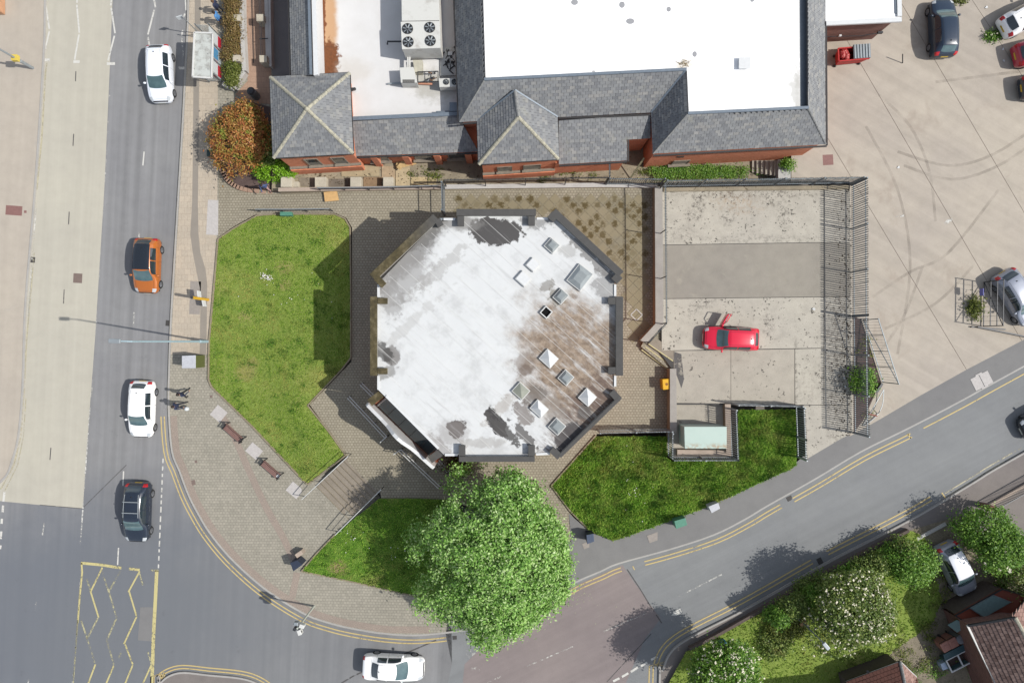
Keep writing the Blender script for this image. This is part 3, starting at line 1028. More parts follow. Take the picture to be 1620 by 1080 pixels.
cover(1249, 788, 9, 7, 27, M['dark'], .002, 'gully_grate')
cover(1297, 887, 8, 10, 27, M['dark'], .002, 'gully_grate')
cover(1036, 849, 22, 12, 20, M['greylid'], .13)
cover(928, 862, 12, 9, 20, M['greylid'], .13)
cover(337, 344, 19, 55, -3, M['lightlid'], .13)
cover(309, 463, 17, 36, -2, M['greylid'], .128)
cover(308, 487, 17, 20, -2, M['greylid'], .13)
cover(306, 763, 6, 8, 10, M['lid'], .128)
cover(310, 730, 4, 4, 10, M['lid'], .128)
cover(334, 627, 4, 4, 10, M['lid'], .128)
cover(1310, 253, 16, 16, 3, M['redlid'], .138)
cover(1494, 55, 12, 20, 0, flat('tan_patch', C(196, 172, 148), 0.9), .138)
# a twin-leaf pale cover by the side road
wc = thing('utility_cover', 'pale twin-leaf utility cover set in the footway beside the side road', 'utility cover', G(1553, 602, .135), math.radians(27))
for k in (-1, 1):
    MB().box((k * 0.36, 0, 0), (0.68, 0.95, 0.03)).build('leaf_plate', M['lightlid'], wc, local=True, bevel=.01)
MB().box((0, 0.52, .004), (0.5, 0.1, 0.03)).build('edge_tab', M['lightlid'], wc, local=True)
MB().box((0, -0.52, .004), (0.5, 0.1, 0.03)).build('edge_tab', M['lightlid'], wc, local=True)
cover(402, 713, 22, 18, -40, M['lightlid'], .132, 'bench_pad')
cover(466, 775, 22, 18, -40, M['lightlid'], .132, 'bench_pad')
cover(346, 654, 20, 20, -40, M['lightlid'], .128, 'bench_pad')

M['tyremark'] = paint_line('tyre_mark', C(158, 147, 134), .5, .8, .3)
_t = M['tyremark'].node_tree
_b = [x for x in _t.nodes if x.type == 'BSDF_PRINCIPLED'][0]
_a = _b.inputs['Alpha'].links[0].from_socket
_m2 = _t.nodes.new('ShaderNodeMath')
_m2.operation = 'MULTIPLY'
_t.links.new(_a, _m2.inputs[0])
_m2.inputs[1].default_value = .3
_t.links.new(_m2.outputs[0], _b.inputs['Alpha'])
for pts in ([(1420, 240), (1500, 262), (1570, 245), (1640, 200)], [(1430, 262), (1505, 284), (1580, 262), (1650, 214)], [(1380, 470), (1440, 430), (1500, 400), (1580, 300)], [(1400, 520), (1480, 480), (1540, 420)], [(1390, 150), (1440, 200), (1470, 270), (1480, 350)], [(1480, 130), (1560, 120), (1640, 110)], [(1370, 200), (1420, 300), (1440, 420), (1420, 560)], [(1390, 560), (1430, 500), (1460, 420)]):
    ribbon('tyre_mark', cr(pts, 5), .2, .1402, M['tyremark'])
# ------------------------------------------------------------------ octagonal building
RZ, PT = 6.1, 6.5
n = NT('stained_white_membrane', 0.6, 0.3)
base = n.mix(n.noise(n.pos, 1.0, 5, 0.6), C(224, 226, 226), C(240, 242, 241))
base = n.mix(n.m('MULTIPLY', n.step(n.noise(n.pos, 0.6, 7, 0.7), 0.48, 0.7), 0.7), base, C(204, 205, 204))
def rp(x, y):
    return P(x, y, RZ)
# growth and dirt that follow the roof's low corner
vdir = n.n('ShaderNodeSeparateXYZ', {0: n.map(n.map(n.pos, loc=tuple(-c for c in rp(905, 592)[:2]) + (0,)), rot=(0, 0, math.radians(38)))})
streaky = n.map(n.map(n.pos, rot=(0, 0, math.radians(40))), sc=(0.35, 1.5, 1))
sn = n.noise(streaky, 1.6, 7, 0.72)
br1 = n.m('MULTIPLY', n.blob(rp(930, 588), 128 * S * .9, 88 * S * .9, math.radians(-52), 0.4, 0.3, 0.8), n.step(sn, 0.22, 0.52))
base = n.mix(n.m('MULTIPLY', br1, 0.97), base, n.mix(n.step(n.noise(n.pos, 2.6, 7, 0.78), .3, .7), C(118, 98, 80), C(180, 160, 138)))
br2 = n.m('MULTIPLY', n.blob(rp(936, 652), 105 * S * .9, 34 * S, math.radians(45), 0.5, 0.4, 1.3), n.step(sn, 0.38, 0.55))
base = n.mix(n.m('MULTIPLY', br2, 0.92), base, n.mix(n.noise(n.pos, 3.5, 6, .75), C(84, 70, 64), C(128, 106, 94)))
gn = n.noise(n.pos, 3.0, 7, 0.75)
for cx, cy, rx, ry, ang, wob, hard, k, cc in (
        (783, 366, 42, 21, 0, .42, .06, 1, C(88, 86, 85)), (645, 398, 78, 24, 44, .45, .3, .8, C(132, 130, 127)), (722, 352, 40, 12, -8, .5, .3, .75, C(140, 138, 135)), (640, 440, 46, 30, 30, .8, .4, .65, C(158, 156, 153)), (668, 372, 26, 16, 40, .9, .2, .7, C(116, 114, 111)), (690, 430, 60, 10, 42, 1.1, .25, .5, C(176, 174, 170)), (620, 470, 16, 34, 10, 1.0, .25, .55, C(150, 148, 145)), (640, 520, 70, 7, 42, 1.2, .3, .4, C(186, 184, 180)), (760, 700, 40, 7, 0, 1.1, .25, .5, C(170, 166, 160)), (800, 640, 40, 9, 42, 1.1, .25, .5, C(170, 160, 148)),
        (722, 677, 17, 14, 20, .65, .1, 1, C(86, 80, 78)), (716, 684, 26, 20, 20, .5, .4, .55, C(150, 144, 140)), (620, 562, 13, 16, 20, .3, .1, .85, C(134, 130, 126)), (606, 556, 12, 22, 60, .8, .2, .8, C(70, 68, 66)), (612, 590, 16, 8, 30, .8, .2, .6, C(120, 118, 114)),
        (786, 668, 11, 24, 30, .7, .12, 1, C(70, 68, 68)), (800, 682, 34, 9, -40, .9, .15, .9, C(86, 84, 82)), (830, 690, 30, 8, -45, 1.0, .15, .85, C(90, 86, 84)), (870, 640, 60, 16, -45, .9, .3, .6, C(150, 142, 134)), (825, 650, 14, 22, 40, 1.0, .2, .75, C(120, 108, 100)), (842, 625, 22, 12, 30, 1.0, .2, .7, C(110, 100, 92)),
        (900, 690, 18, 26, -40, .4, .15, .95, C(84, 80, 80)), (925, 652, 12, 12, 0, .4, .2, .9, C(98, 92, 88)), (828, 572, 20, 12, 40, .8, .3, .6, C(140, 126, 114)), (830, 585, 12, 9, 0, .4, .3, .8, C(120, 104, 92)), (700, 710, 30, 10, -40, .9, .3, .6, C(150, 144, 140)), (865, 452, 14, 8, 40, .8, .2, .7, C(140, 136, 128)), (898, 398, 12, 10, 0, .9, .3, .5, C(170, 168, 164)), (940, 412, 60, 7, -44, 1.1, .2, .7, C(120, 118, 116)), (960, 455, 20, 26, 10, 1.1, .2, .6, C(130, 128, 126)), (850, 350, 24, 12, 0, 1.1, .2, .6, C(110, 108, 106)), (880, 470, 16, 12, -40, .8, .2, .7, C(120, 112, 96))):
    base = n.mix(n.m('MULTIPLY', n.blob(rp(cx, cy), rx * S * .88, ry * S * .88, math.radians(ang), wob, hard, 2.2), k), base, cc)
# faint creases and foot-traffic grime along the sheets
cre = n.noise(n.map(n.map(n.pos, rot=(0, 0, math.radians(42))), sc=(.25, 3.2, 1)), 1.0, 5, .7)
base = n.mix(n.m('MULTIPLY', n.step(cre, .54, .7), .42), base, C(192, 192, 190))
n.col(base)
n.bump(n.noise(n.pos, 12, 4), 0.2, 0.01)
M['membrane'] = n.mat
lapsrc = base
lapm = n.mat.copy()
ang45 = math.radians(-42)
lt = lapm.node_tree
lb = [x for x in lt.nodes if x.type == 'BSDF_PRINCIPLED'][0]
lsrc = lb.inputs['Base Color'].links[0].from_socket
lmx = lt.nodes.new('ShaderNodeMix')
lmx.data_type = 'RGBA'
lmx.inputs[0].default_value = .38
lt.links.new(lsrc, lmx.inputs[6])
lmx.inputs[7].default_value = C(244, 244, 240)
lt.links.new(lmx.outputs[2], lb.inputs['Base Color'])
lapm.name = 'membrane_lap'
M['lap'] = lapm
n = NT('lichen_coping', 0.9, 0.2)
f = n.noise(n.pos, 2.5, 6, 0.7)
sx = n.n('ShaderNodeSeparateXYZ', {0: n.pos}).outputs['X']
west = n.m('SUBTRACT', 1.0, n.step(sx, -7.5, -4.5))
clean = n.mix(f, C(82, 81, 80), C(104, 103, 101))
old = n.ramp(f, [(0.28, C(66, 62, 48)), (0.5, C(96, 87, 62)), (0.72, C(132, 122, 96))])
n.col(n.mix(west, clean, old))
n.bump(n.noise(n.pos, 14, 4), 0.4, 0.02)
M['coping'] = n.mat
n = NT('terracotta_brickwork', 0.9, 0.2)
tc = n.map(n.obj(), sc=(1, 1, 1))
bv = n.n('ShaderNodeTexBrick', {'Vector': n.n('ShaderNodeCombineXYZ', {0: n.m('ADD', n.n('ShaderNodeSeparateXYZ', {0: n.pos}).outputs['X'], n.n('ShaderNodeSeparateXYZ', {0: n.pos}).outputs['Y']), 1: n.n('ShaderNodeSeparateXYZ', {0: n.pos}).outputs['Z']}).outputs[0], 'Color1': C(244, 158, 120), 'Color2': C(228, 138, 102), 'Mortar': C(218, 162, 136), 'Scale': 1.0, 'Mortar Size': 0.008, 'Brick Width': 0.225, 'Row Height': 0.075})
n.col(n.mix(1.0, bv.outputs['Color'], n.ramp(n.noise(n.pos, 0.6, 4), [(0.3, (.88,) * 3), (.7, (1.12,) * 3)]), 'MULTIPLY'))
n.bump(bv.outputs['Fac'], 0.4, -0.008)
M['brick'] = n.mat
n = NT('brown_brickwork', 0.9, 0.2)
bv = n.n('ShaderNodeTexBrick', {'Vector': n.n('ShaderNodeCombineXYZ', {0: n.m('ADD', n.n('ShaderNodeSeparateXYZ', {0: n.pos}).outputs['X'], n.n('ShaderNodeSeparateXYZ', {0: n.pos}).outputs['Y']), 1: n.n('ShaderNodeSeparateXYZ', {0: n.pos}).outputs['Z']}).outputs[0], 'Color1': C(152, 108, 98), 'Color2': C(126, 88, 80), 'Mortar': C(140, 118, 108), 'Scale': 1.0, 'Mortar Size': 0.01, 'Brick Width': 0.225, 'Row Height': 0.075})
n.col(bv.outputs['Color'])
n.bump(bv.outputs['Fac'], 0.4, -0.008)
M['brownbrick'] = n.mat
M['upstand'] = flat('grey_white_upstand', C(176, 174, 168), .8, var=.2)
M['whitepaint'] = flat('white_paint', C(236, 238, 238), 0.55, var=.05)
M['whitemetal'] = flat('white_metal', C(232, 232, 228), 0.4, var=.04)
M['galv'] = flat('galvanised_steel', C(140, 150, 156), 0.5, .5, 0.4, var=.12)
M['galv_light'] = flat('bright_galvanised_steel', C(176, 184, 188), 0.45, .5, 0.35, var=.1)
M['darksteel'] = flat('dark_steel', C(72, 74, 78), 0.5, .4, 0.3)
M['leadgrey'] = flat('lead_flashing', C(126, 138, 150), 0.5, .4, 0.1, var=.12)
M['black'] = flat('black_opening', (0.008, 0.008, 0.008), 0.9, 0.1)
n = NT('dark_glass', 0.08, 0.5)
n.col(n.mix(n.noise(n.obj(), 2.0, 3), (0.012, 0.022, 0.026, 1), (0.035, 0.055, 0.06, 1)))
n.b.inputs['Coat Weight'].default_value = 0.6
M['glass'] = n.mat
n = NT('rooflight_glass', 0.12, 0.5)
n.col(n.mix(n.noise(n.obj(), 3.0, 3), C(140, 148, 150), C(176, 182, 182)))
n.b.inputs['Coat Weight'].default_value = 0.5
M['skyglass'] = n.mat
n = NT('algae_rooflight_glass', 0.2, 0.5)
n.col(n.mix(n.noise(n.obj(), 3.0, 3), C(146, 150, 136), C(178, 180, 166)))
M['skyglass2'] = n.mat

hall = thing('octagonal_building', 'octagonal single-storey building with a stained white flat roof and parapets, between the lawns', 'building', P(785, 530, RZ) * Vector((1, 1, 0)) + Vector((0, 0, PZ)) if False else Vector((P(785, 530, RZ).x, P(785, 530, RZ).y, PZ)))
OUT = [(600, 446), (690, 352), (723, 347), (723, 334), (847, 334), (847, 345), (868, 345), (880, 336), (983, 432), (972, 447), (972, 472), (983, 472), (983, 592), (972, 592), (972, 612), (980, 627), (884, 721), (872, 716), (845, 718), (845, 727), (726, 727), (726, 719), (702, 719), (598, 616), (598, 592), (589, 592), (589, 471), (598, 471)]
pw = [P(x, y, RZ) for x, y in OUT]
MB().prism(pw, 0.2, RZ - 0.03).build('wall', M['brick'], hall)
mb = MB()
mb.prism(pw, RZ - 0.029, RZ)
mb.build('roof_membrane', M['membrane'], hall)
# laps of the membrane sheets, about a metre apart
ux, uy = math.cos(ang45), math.sin(ang45)
def chord(off):
    c = P(785, 531, RZ)
    o_ = Vector((c.x - uy * off, c.y + ux * off, 0))
    ts = []
    for i in range(len(pw)):
        a, b = pw[i], pw[(i + 1) % len(pw)]
        den = ux * (b.y - a.y) - uy * (b.x - a.x)
        if abs(den) < 1e-6:
            continue
        t = ((a.x - o_.x) * (b.y - a.y) - (a.y - o_.y) * (b.x - a.x)) / den
        s_ = ((a.x - o_.x) * uy - (a.y - o_.y) * ux) / den
        if 0 <= s_ < 1:
            ts.append(t)
    if len(ts) < 2:
        return None
    return o_ + Vector((ux, uy, 0)) * (min(ts) + 0.25), o_ + Vector((ux, uy, 0)) * (max(ts) - 0.25)
for i in range(-8, 9):
    ch = chord(i * 0.98 + 0.2)
    if ch and (ch[1] - ch[0]).length > 1:
        a, b = ch
        z = Vector((0, 0, RZ + 0.006))
        MB().bar(a + z, b + z, 0.045, 0.018).build('membrane_lap', M['lap'], hall)
# parapets: brick upstand with stone coping, short returns at both ends
PK = [0]
def parapet(ax, ay, bx, by, wpx, mat='coping'):
    PK[0] += 1
    k_ = -.004 * (PK[0] % 9)
    a, b = P(ax, ay, PT) + Vector((0, 0, k_)), P(bx, by, PT) + Vector((0, 0, k_))
    dz = Vector((0, 0, -0.3))
    p_ = MB().bar(a + dz, b + dz, wpx * S * .62, 0.5).build('parapet', M['upstand'], hall)
    d = (b - a).normalized() * 0.04
    c_ = MB().bar(a - d - Vector((0, 0, .02)), b + d - Vector((0, 0, .02)), wpx * S * .74, 0.1).build('coping', M[mat], p_, bevel=.012)
for q in ((723, 336, 847, 336, 12.5), (729, 343, 729, 357, 12.5), (841, 343, 841, 356, 12.5), (876, 335, 982, 433, 14), (871, 347, 878, 339, 15), (972, 444, 980, 436, 15),
          (980, 470, 980, 593, 13.5), (963, 476, 973, 476, 13), (963, 586, 973, 586, 13), (981, 629, 886, 721, 7), (968, 620, 979, 632, 13), (873, 711, 885, 722, 13),
          (727, 726, 845, 726, 10), (731, 705, 731, 720, 12.5), (841, 705, 841, 720, 12.5), (591, 470, 591, 593, 13), (598, 476, 612, 476, 11.5), (598, 587, 612, 587, 11.5),
          (590, 438, 689, 344, 15.5), (596, 440, 607, 451, 12), (692, 348, 697, 357, 12)):
    parapet(*q)
# white edge trims where the membrane runs out between the parapets
for a, b in (((599, 450), (599, 470)), ((599, 594), (599, 616)), ((973, 450), (973, 469)), ((973, 594), (973, 611)), ((849, 346), (867, 346)), ((702, 347), (720, 347)), ((704, 719), (724, 719)), ((848, 718), (870, 717)), ((611, 626), (694, 709))):
    MB().bar(P(*a, RZ) + Vector((0, 0, .03)), P(*b, RZ) + Vector((0, 0, .03)), 0.15, 0.09).build('edge_trim', M['whitepaint'], hall)
MB().tube([P(697, 347, RZ - .1) , P(722, 347, RZ - .1)], .09, 10).build('rainwater_pipe', M['galv_light'], hall)
# rooflights
def rooflight(px, py, w, h, kind, ang=-42):
    c = P(px, py, RZ)
    R = math.radians(ang)
    o3 = origin(hall)
    def loc(o):
        o.location = (c.x - o3.x, c.y - o3.y, RZ - o3.z)
        o.rotation_euler = (0, 0, R)
    w, h = w * S * .88 / 2, h * S * .88 / 2
    mb = MB()
    b = 0.07
    for s in (-1, 1):
        mb.box((0, s * (h - b / 2), .09), (2 * w, b, .18))
        mb.box((s * (w - b / 2), 0, .09), (b, 2 * h - 2 * b - .004, .18))
    k = mb.build('rooflight', M['whitemetal'], hall, local=True, bevel=.008)
    loc(k)
    if kind == 'open':
        MB().box((0, 0, .01), (2 * w - 2 * b - .01, 2 * h - 2 * b - .01, .015)).build('shaft_opening', M['black'], k, local=True)
        return k
    w2, h2 = w - b * .6, h - b * .6
    if kind == 'flat':
        MB().box((0, 0, .2), (2 * w2, 2 * h2, .035)).build('cover_lid', M['whitepaint'], k, local=True, bevel=.01)
        return k
    hp = .34 if kind == 'white' else .2
    mb = MB()
    if w / h > 1.15:
        t = w2 - h2
        mb.add([(-w2, -h2, .185), (w2, -h2, .185), (w2, h2, .185), (-w2, h2, .185), (-t, 0, .185 + hp), (t, 0, .185 + hp)], [[0, 1, 5, 4], [1, 2, 5], [2, 3, 4, 5], [3, 0, 4], [3, 2, 1, 0]])
    elif kind == 'glass':
        q = .55
        mb.add([(-w2, -h2, .185), (w2, -h2, .185), (w2, h2, .185), (-w2, h2, .185), (-w2 * q, -h2 * q, .185 + hp), (w2 * q, -h2 * q, .185 + hp), (w2 * q, h2 * q, .185 + hp), (-w2 * q, h2 * q, .185 + hp)], [[0, 1, 5, 4], [1, 2, 6, 5], [2, 3, 7, 6], [3, 0, 4, 7], [4, 5, 6, 7], [3, 2, 1, 0]])
    else:
        mb.add([(-w2, -h2, .185), (w2, -h2, .185), (w2, h2, .185), (-w2, h2, .185), (0, 0, .185 + hp)], [[0, 1, 4], [1, 2, 4], [2, 3, 4], [3, 0, 4], [3, 2, 1, 0]])
    mt = {'white': M['whitepaint'], 'glass': M['skyglass'], 'green': M['skyglass2']}[kind]
    d_ = mb.build('dome', mt, k, local=True)
    return k
for q in ((873, 389, 19, 18, 'glass'), (843, 419, 17, 17, 'flat'), (828, 441, 20, 18, 'flat'), (917, 439, 28, 34, 'glass', -38), (887, 469, 18, 20, 'glass'), (864, 494, 15, 15, 'open'), (868, 567, 24, 21, 'white'), (895, 597, 19, 19, 'glass'), (929, 628, 22, 21, 'white'), (824, 618, 22, 20, 'green'), (853, 646, 24, 19, 'white'), (881, 674, 21, 20, 'glass')):
    rooflight(*q)
# porch: curved white gable in front of a glazed canopy, between two piers
ga, gbp = P(580, 639, 5.0), P(686, 740, 5.0)
gdir = (gbp - ga).normalized()
gL = (gbp - ga).length
gn_ = Vector((-gdir.y, gdir.x, 0))
prof = [(0, 4.85), (.02, 5.02), (.1, 5.1), (.24, 5.2), (.32, 5.35), (.38, 5.65), (.44, 5.95), (.5, 6.05), (.56, 5.95), (.62, 5.65), (.68, 5.35), (.76, 5.2), (.9, 5.1), (.98, 5.02), (1, 4.85)]
def wallpiece(ts, zbot, th=0.16):
    mb = MB()
    vs = []
    for t, z in ts:
        for s in (-1, 1):
            p = ga + gdir * (gL * t) + gn_ * (s * th / 2)
            vs.append(Vector((p.x, p.y, zbot)))
            vs.append(Vector((p.x, p.y, z)))
    fs = []
    for i in range(len(ts) - 1):
        a, b = 4 * i, 4 * (i + 1)
        fs += [[a, b, b + 1, a + 1], [a + 3, b + 3, b + 2, a + 2], [a + 1, b + 1, b + 3, a + 3], [a + 2, b + 2, b, a]]
    e = 4 * (len(ts) - 1)
    fs += [[0, 1, 3, 2], [e + 2, e + 3, e + 1, e]]
    return mb.add(vs, fs)
gab = wallpiece(prof, 3.4).build('porch_gable', M['whitepaint'], hall)
cop = wallpiece([(t, z + .06) for t, z in prof], 4.78, .3)
mbk = MB()
for i in range(len(prof) - 1):
    a = ga + gdir * (gL * prof[i][0])
    b = ga + gdir * (gL * prof[i + 1][0])
    mbk.bar(Vector((a.x, a.y, prof[i][1] + .03)), Vector((b.x, b.y, prof[i + 1][1] + .03)), .22, .06)
mbk.build('gable_coping', M['whitepaint'], gab)
for t0, t1 in ((0, .12), (.88, 1.0)):
    wallpiece([(t0, 3.395), (t1, 3.395)], PZ - .1).build('porch_pier', M['brick'], hall)
for (x, y), (x2, y2) in (((585, 637), (611, 617)), ((680, 727), (705, 710))):
    a, b = P(x, y, 5.9), P(x2, y2, 5.9)
    MB().bar(a - Vector((0, 0, 2.6)), b - Vector((0, 0, 2.6)), .42, 5.2).build('porch_pier', M['brick'], hall)
    MB().bar(a + Vector((0, 0, .003)), b + Vector((0, 0, .003)), .5, .1).build('pier_coping', M['coping'], hall)
cz = 4.3
q4 = [P(601, 640, cz), P(688, 722, cz), P(694, 714, 5.2), P(608, 632, 5.2)]
MB().slab([P(596, 640, 4.2), P(682, 724, 4.2), P(694, 711, 5.3), P(610, 628, 5.3)], .04).build('canopy_glazing', M['glass'], hall)
for t in (0.02, .2, .4, .6, .8, .98):
    a = P(596, 640, 4.2).lerp(P(682, 724, 4.2), t)
    b = P(610, 628, 5.3).lerp(P(694, 711, 5.3), t)
    MB().bar(a + Vector((0, 0, .03)), b + Vector((0, 0, .03)), .05, .05).build('glazing_bar', M['darksteel'] if 0.1 < t < .9 else M['whitemetal'], hall)

# ------------------------------------------------------------------ long brick building with slate eaves
n = NT('slate', 0.62, 0.35)
r = n.island()
col = n.ramp(r, [(0.0, C(124, 126, 129)), (0.35, C(136, 138, 140)), (0.7, C(143, 145, 146)), (1.0, C(156, 155, 152))])
col = n.mix(1.0, col, n.ramp(n.noise(n.pos, 3.0, 6, 0.7), [(.25, (.8,) * 3), (.75, (1.2,) * 3)]), 'MULTIPLY')
col = n.mix(n.m('MULTIPLY', n.step(n.noise(n.pos, 0.7, 5, 0.7), .55, .75), .5), col, C(168, 166, 150))
n.col(col)
n.bump(n.noise(n.pos, 18, 4), 0.25, 0.01)
M['slate'] = n.mat
M['underlay'] = flat('slate_underside', C(70, 72, 76), .9)
n = NT('lichen_ridge_tile', 0.9, 0.2)
f = n.noise(n.pos, 6, 6, .7)
n.col(n.ramp(f, [(.3, C(150, 148, 138)), (.5, C(186, 182, 164)), (.7, C(212, 206, 178))]))
M['ridge'] = n.mat
n = NT('grey_ridge_tile', 0.9, 0.2)
n.col(n.ramp(n.noise(n.pos, 6, 6, .7), [(.3, C(120, 122, 124)), (.7, C(170, 170, 166))]))
M['ridge_grey'] = n.mat

def slope(root, pts, gauge=0.21, width=0.36, mat='slate', uname='roof_slope', sname='slates', rnd=1.0, lift=.026):
    pts = [Vector(p) for p in pts]
    nn = Vector((0, 0, 0))
    for i in range(len(pts)):
        nn += pts[i].cross(pts[(i + 1) % len(pts)])
    if nn.z < 0:
        nn = -nn
    nn.normalize()
    cen = sum(pts, Vector((0, 0, 0))) / len(pts)
    pts = [p_ - nn * (p_ - cen).dot(nn) for p_ in pts]
    u = (pts[1] - pts[0]).normalized()
    v = nn.cross(u)
    if v.z < 0:
        v = -v
        u = -u
    o0 = pts[0]
    q = [((p - o0).dot(u), (p - o0).dot(v)) for p in pts]
    MB().slab([p - nn * 0.012 for p in pts], .09).build(uname, M['underlay'], root)
    vmin, vmax = min(a[1] for a in q), max(a[1] for a in q)
    def span(vv):
        xs = []
        for i in range(len(q)):
            (a, b), (c, d_) = q[i], q[(i + 1) % len(q)]
            if (b <= vv) != (d_ <= vv):
                xs.append(a + (c - a) * (vv - b) / (d_ - b))
        return (min(xs), max(xs)) if len(xs) > 1 else None
    V, F = [], []
    row = 0
    vv = vmin
    while vv < vmax - .03:
        ve = min(vv + gauge, vmax)
        s0, s1 = span(vv + .004), span(ve - .004)
        if s0 and s1:
            lo, hi = min(s0[0], s1[0]), max(s0[1], s1[1])
            x = math.floor(lo / width) * width - (width / 2 if row % 2 else 0)
            while x < hi:
                jw = random.uniform(-.012, .012)
                a0, a1 = max(x + .008, s0[0]), max(x + .008, s1[0])
                b0, b1 = min(x + width - .008, s0[1]), min(x + width - .008, s1[1])
                if b0 - a0 > .02 or b1 - a1 > .02:
                    b0 = max(b0, a0 + .004)
                    b1 = max(b1, a1 + .004)
                    t0 = lift * random.uniform(.8, 1.35) * rnd
                    t1 = .004
                    k = len(V)
                    dv = random.uniform(-.006, .006) * rnd
                    for (uu, w_, h_) in ((a0, vv + dv, t0), (b0, vv + dv, t0 + random.uniform(-.003, .003)), (b1, ve, t1), (a1, ve, t1), (a0, vv + dv, 0), (b0, vv + dv, 0)):
                        V.append(o0 + u * uu + v * w_ + nn * h_)
                    F += [[k, k + 1, k + 2, k + 3], [k + 4, k + 5, k + 1, k], [k + 4, k, k + 3], [k + 1, k + 5, k + 2]]
                x += width
        vv += gauge
        row += 1
    o = mesh_obj(sname, V, F, M[mat], root)
    o['kind'] = 'stuff'
    return o

RT = None
def ridge(root, a, b, mat='ridge', L=0.42, w=.13):
    a, b = Vector(a), Vector(b)
    k = max(1, round((b - a).length / L))
    d = (b - a) / k
    me = None
    o3 = origin(root)
    for i in range(k):
        if me is None:
            l = d.length / 2 - .006
            mb = MB()
            pr = [(-w, -.05), (-w * .6, .035), (0, .07), (w * .6, .035), (w, -.05)]
            vs = [(-l, y, z) for y, z in pr] + [(l, y * 1.06, z + .008) for y, z in pr]
            mb.add(vs, [[j, j + 1, j + 6, j + 5] for j in range(4)] + [[4, 3, 2, 1, 0], [5, 6, 7, 8, 9]])
            o = mb.build('ridge_tile', M[mat], root, local=True)
            me = o.data
        else:
            o = bpy.data.objects.new('ridge_tile', me)
            o.parent = root
            link(o)
        c = a + d * (i + .5)
        o.location = c - o3
        x = d.normalized()
        y = Vector((0, 0, 1)).cross(x).normalized()
        z = x.cross(y)
        o.rotation_euler = Matrix((x, y, z)).transposed().to_euler()
        o.rotation_euler.rotate_axis('X', random.uniform(-.06, .06))

EZ, TZ = 4.6, 6.55
shop = thing('brick_building', 'long red-brick building with slate eaves and bright white flat roofs', 'building', Vector((P(1000, 150, 4).x, P(1000, 100, 4).y, 0.5)))
def E(x, y):
    return P(x, y, EZ)
def TT(x, y):
    return P(x, y, TZ)
def walls(name, pts, z0, z1, zp, mat='brick', parent=shop):
    return MB().prism([P(x, y, zp) for x, y in pts], z0, z1).build(name, M[mat], parent)
walls('wall', [(731, -260), (732, 190), (1035, 175), (1037, 240), (1301, 225), (1299, -260)], .2, EZ - .02, EZ)
walls('wall', [(461, -260), (465, 118), (560, 116), (560, 192), (733, 186), (731, -260)], .2, 3.2, 3.2)
walls('wall', [(553, 190), (555, 245), (757, 238), (757, 188)], .2, 2.9, 3.0)
t1w = walls('wall', [(434, 128), (549, 121), (555, 240), (438, 247)], .2, EZ - .02, EZ)
walls('wall', [(761, 192), (879, 188), (881, 249), (762, 257)], .2, EZ - .02, EZ)
walls('wall', [(878, 195), (1026, 188), (1026, 219), (988, 221), (989, 252), (879, 258)], .2, 3.35, 3.4)
# flat roofs
n = NT('bright_white_roof', 0.6, 0.3)
wr_ = n.mix(n.noise(n.pos, 0.5, 5), (0.74, 0.74, 0.73, 1), (0.82, 0.82, 0.82, 1))
wr_ = n.mix(n.m('MULTIPLY', n.blob(P(1262, 150, 6.4), 10 * S, 34 * S, .2, .6, .4, 2.5), .7), wr_, C(196, 194, 186))
wr_ = n.mix(n.m('MULTIPLY', n.blob(P(1262, 60, 6.4), 4 * S, 90 * S, 0, .8, .4, 2.5), .5), wr_, C(196, 194, 186))
wr_ = n.mix(n.m('MULTIPLY', n.blob(P(1083, 102, 6.4), 12 * S, 7 * S, 0, .6, .4, 2.5), .5), wr_, C(206, 190, 160))
wr_ = n.mix(n.m('MULTIPLY', n.step(n.noise(n.pos, .35, 6, .7), .58, .75), .3), wr_, C(222, 220, 214))
n.col(wr_)
M['whiteroof'] = n.mat
n = NT('rusty_white_roof', 0.6, 0.3)
b0 = n.mix(n.noise(n.pos, 0.7, 6, .65), C(226, 224, 220), C(250, 250, 250))
FZ = 3.3
b0 = n.mix(n.blob(P(518, 40, FZ), 14 * S, 80 * S, 0, .3, .35, 1.2), b0, C(214, 172, 132))
b0 = n.mix(n.blob(P(505, 40, FZ), 9 * S, 90 * S, 0, .5, .12, 1.8), b0, C(134, 80, 48))
b0 = n.mix(n.blob(P(516, 102, FZ), 19 * S, 36 * S, math.radians(-8), .5, .12, 1.8), b0, n.mix(n.noise(n.pos, 6, 5), C(92, 62, 40), C(160, 96, 54)))
b0 = n.mix(n.m('MULTIPLY', n.blob(P(690, 135, FZ), 34 * S, 22 * S, 0, .6, .4, 1.8), .55), b0, C(170, 166, 150))
b0 = n.mix(n.m('MULTIPLY', n.blob(P(560, 112, FZ), 24 * S, 18 * S, 0, .6, .5, 1.2), .35), b0, C(214, 204, 188))
n.col(b0)
M['rustroof'] = n.mat
MB().prism([P(x, y, 6.4) for x, y in ((757, -260), (764, 128), (1087, 112), (1090, 182), (1266, 173), (1263, -260))], 5.7, 6.4).build('flat_roof', M['whiteroof'], shop)
MB().prism([P(x, y, FZ) for x, y in ((496, -260), (500, 119), (555, 117), (558, 192), (727, 184), (726, -260))], 3.19, FZ).build('flat_roof', M['rustroof'], shop)
MB().prism([P(x, y, 6.2) for x, y in ((1264, -260), (1266, 174), (1280, 171), (1279, -260))], 5.9, 6.2).build('valley_gutter', M['leadgrey'], shop)
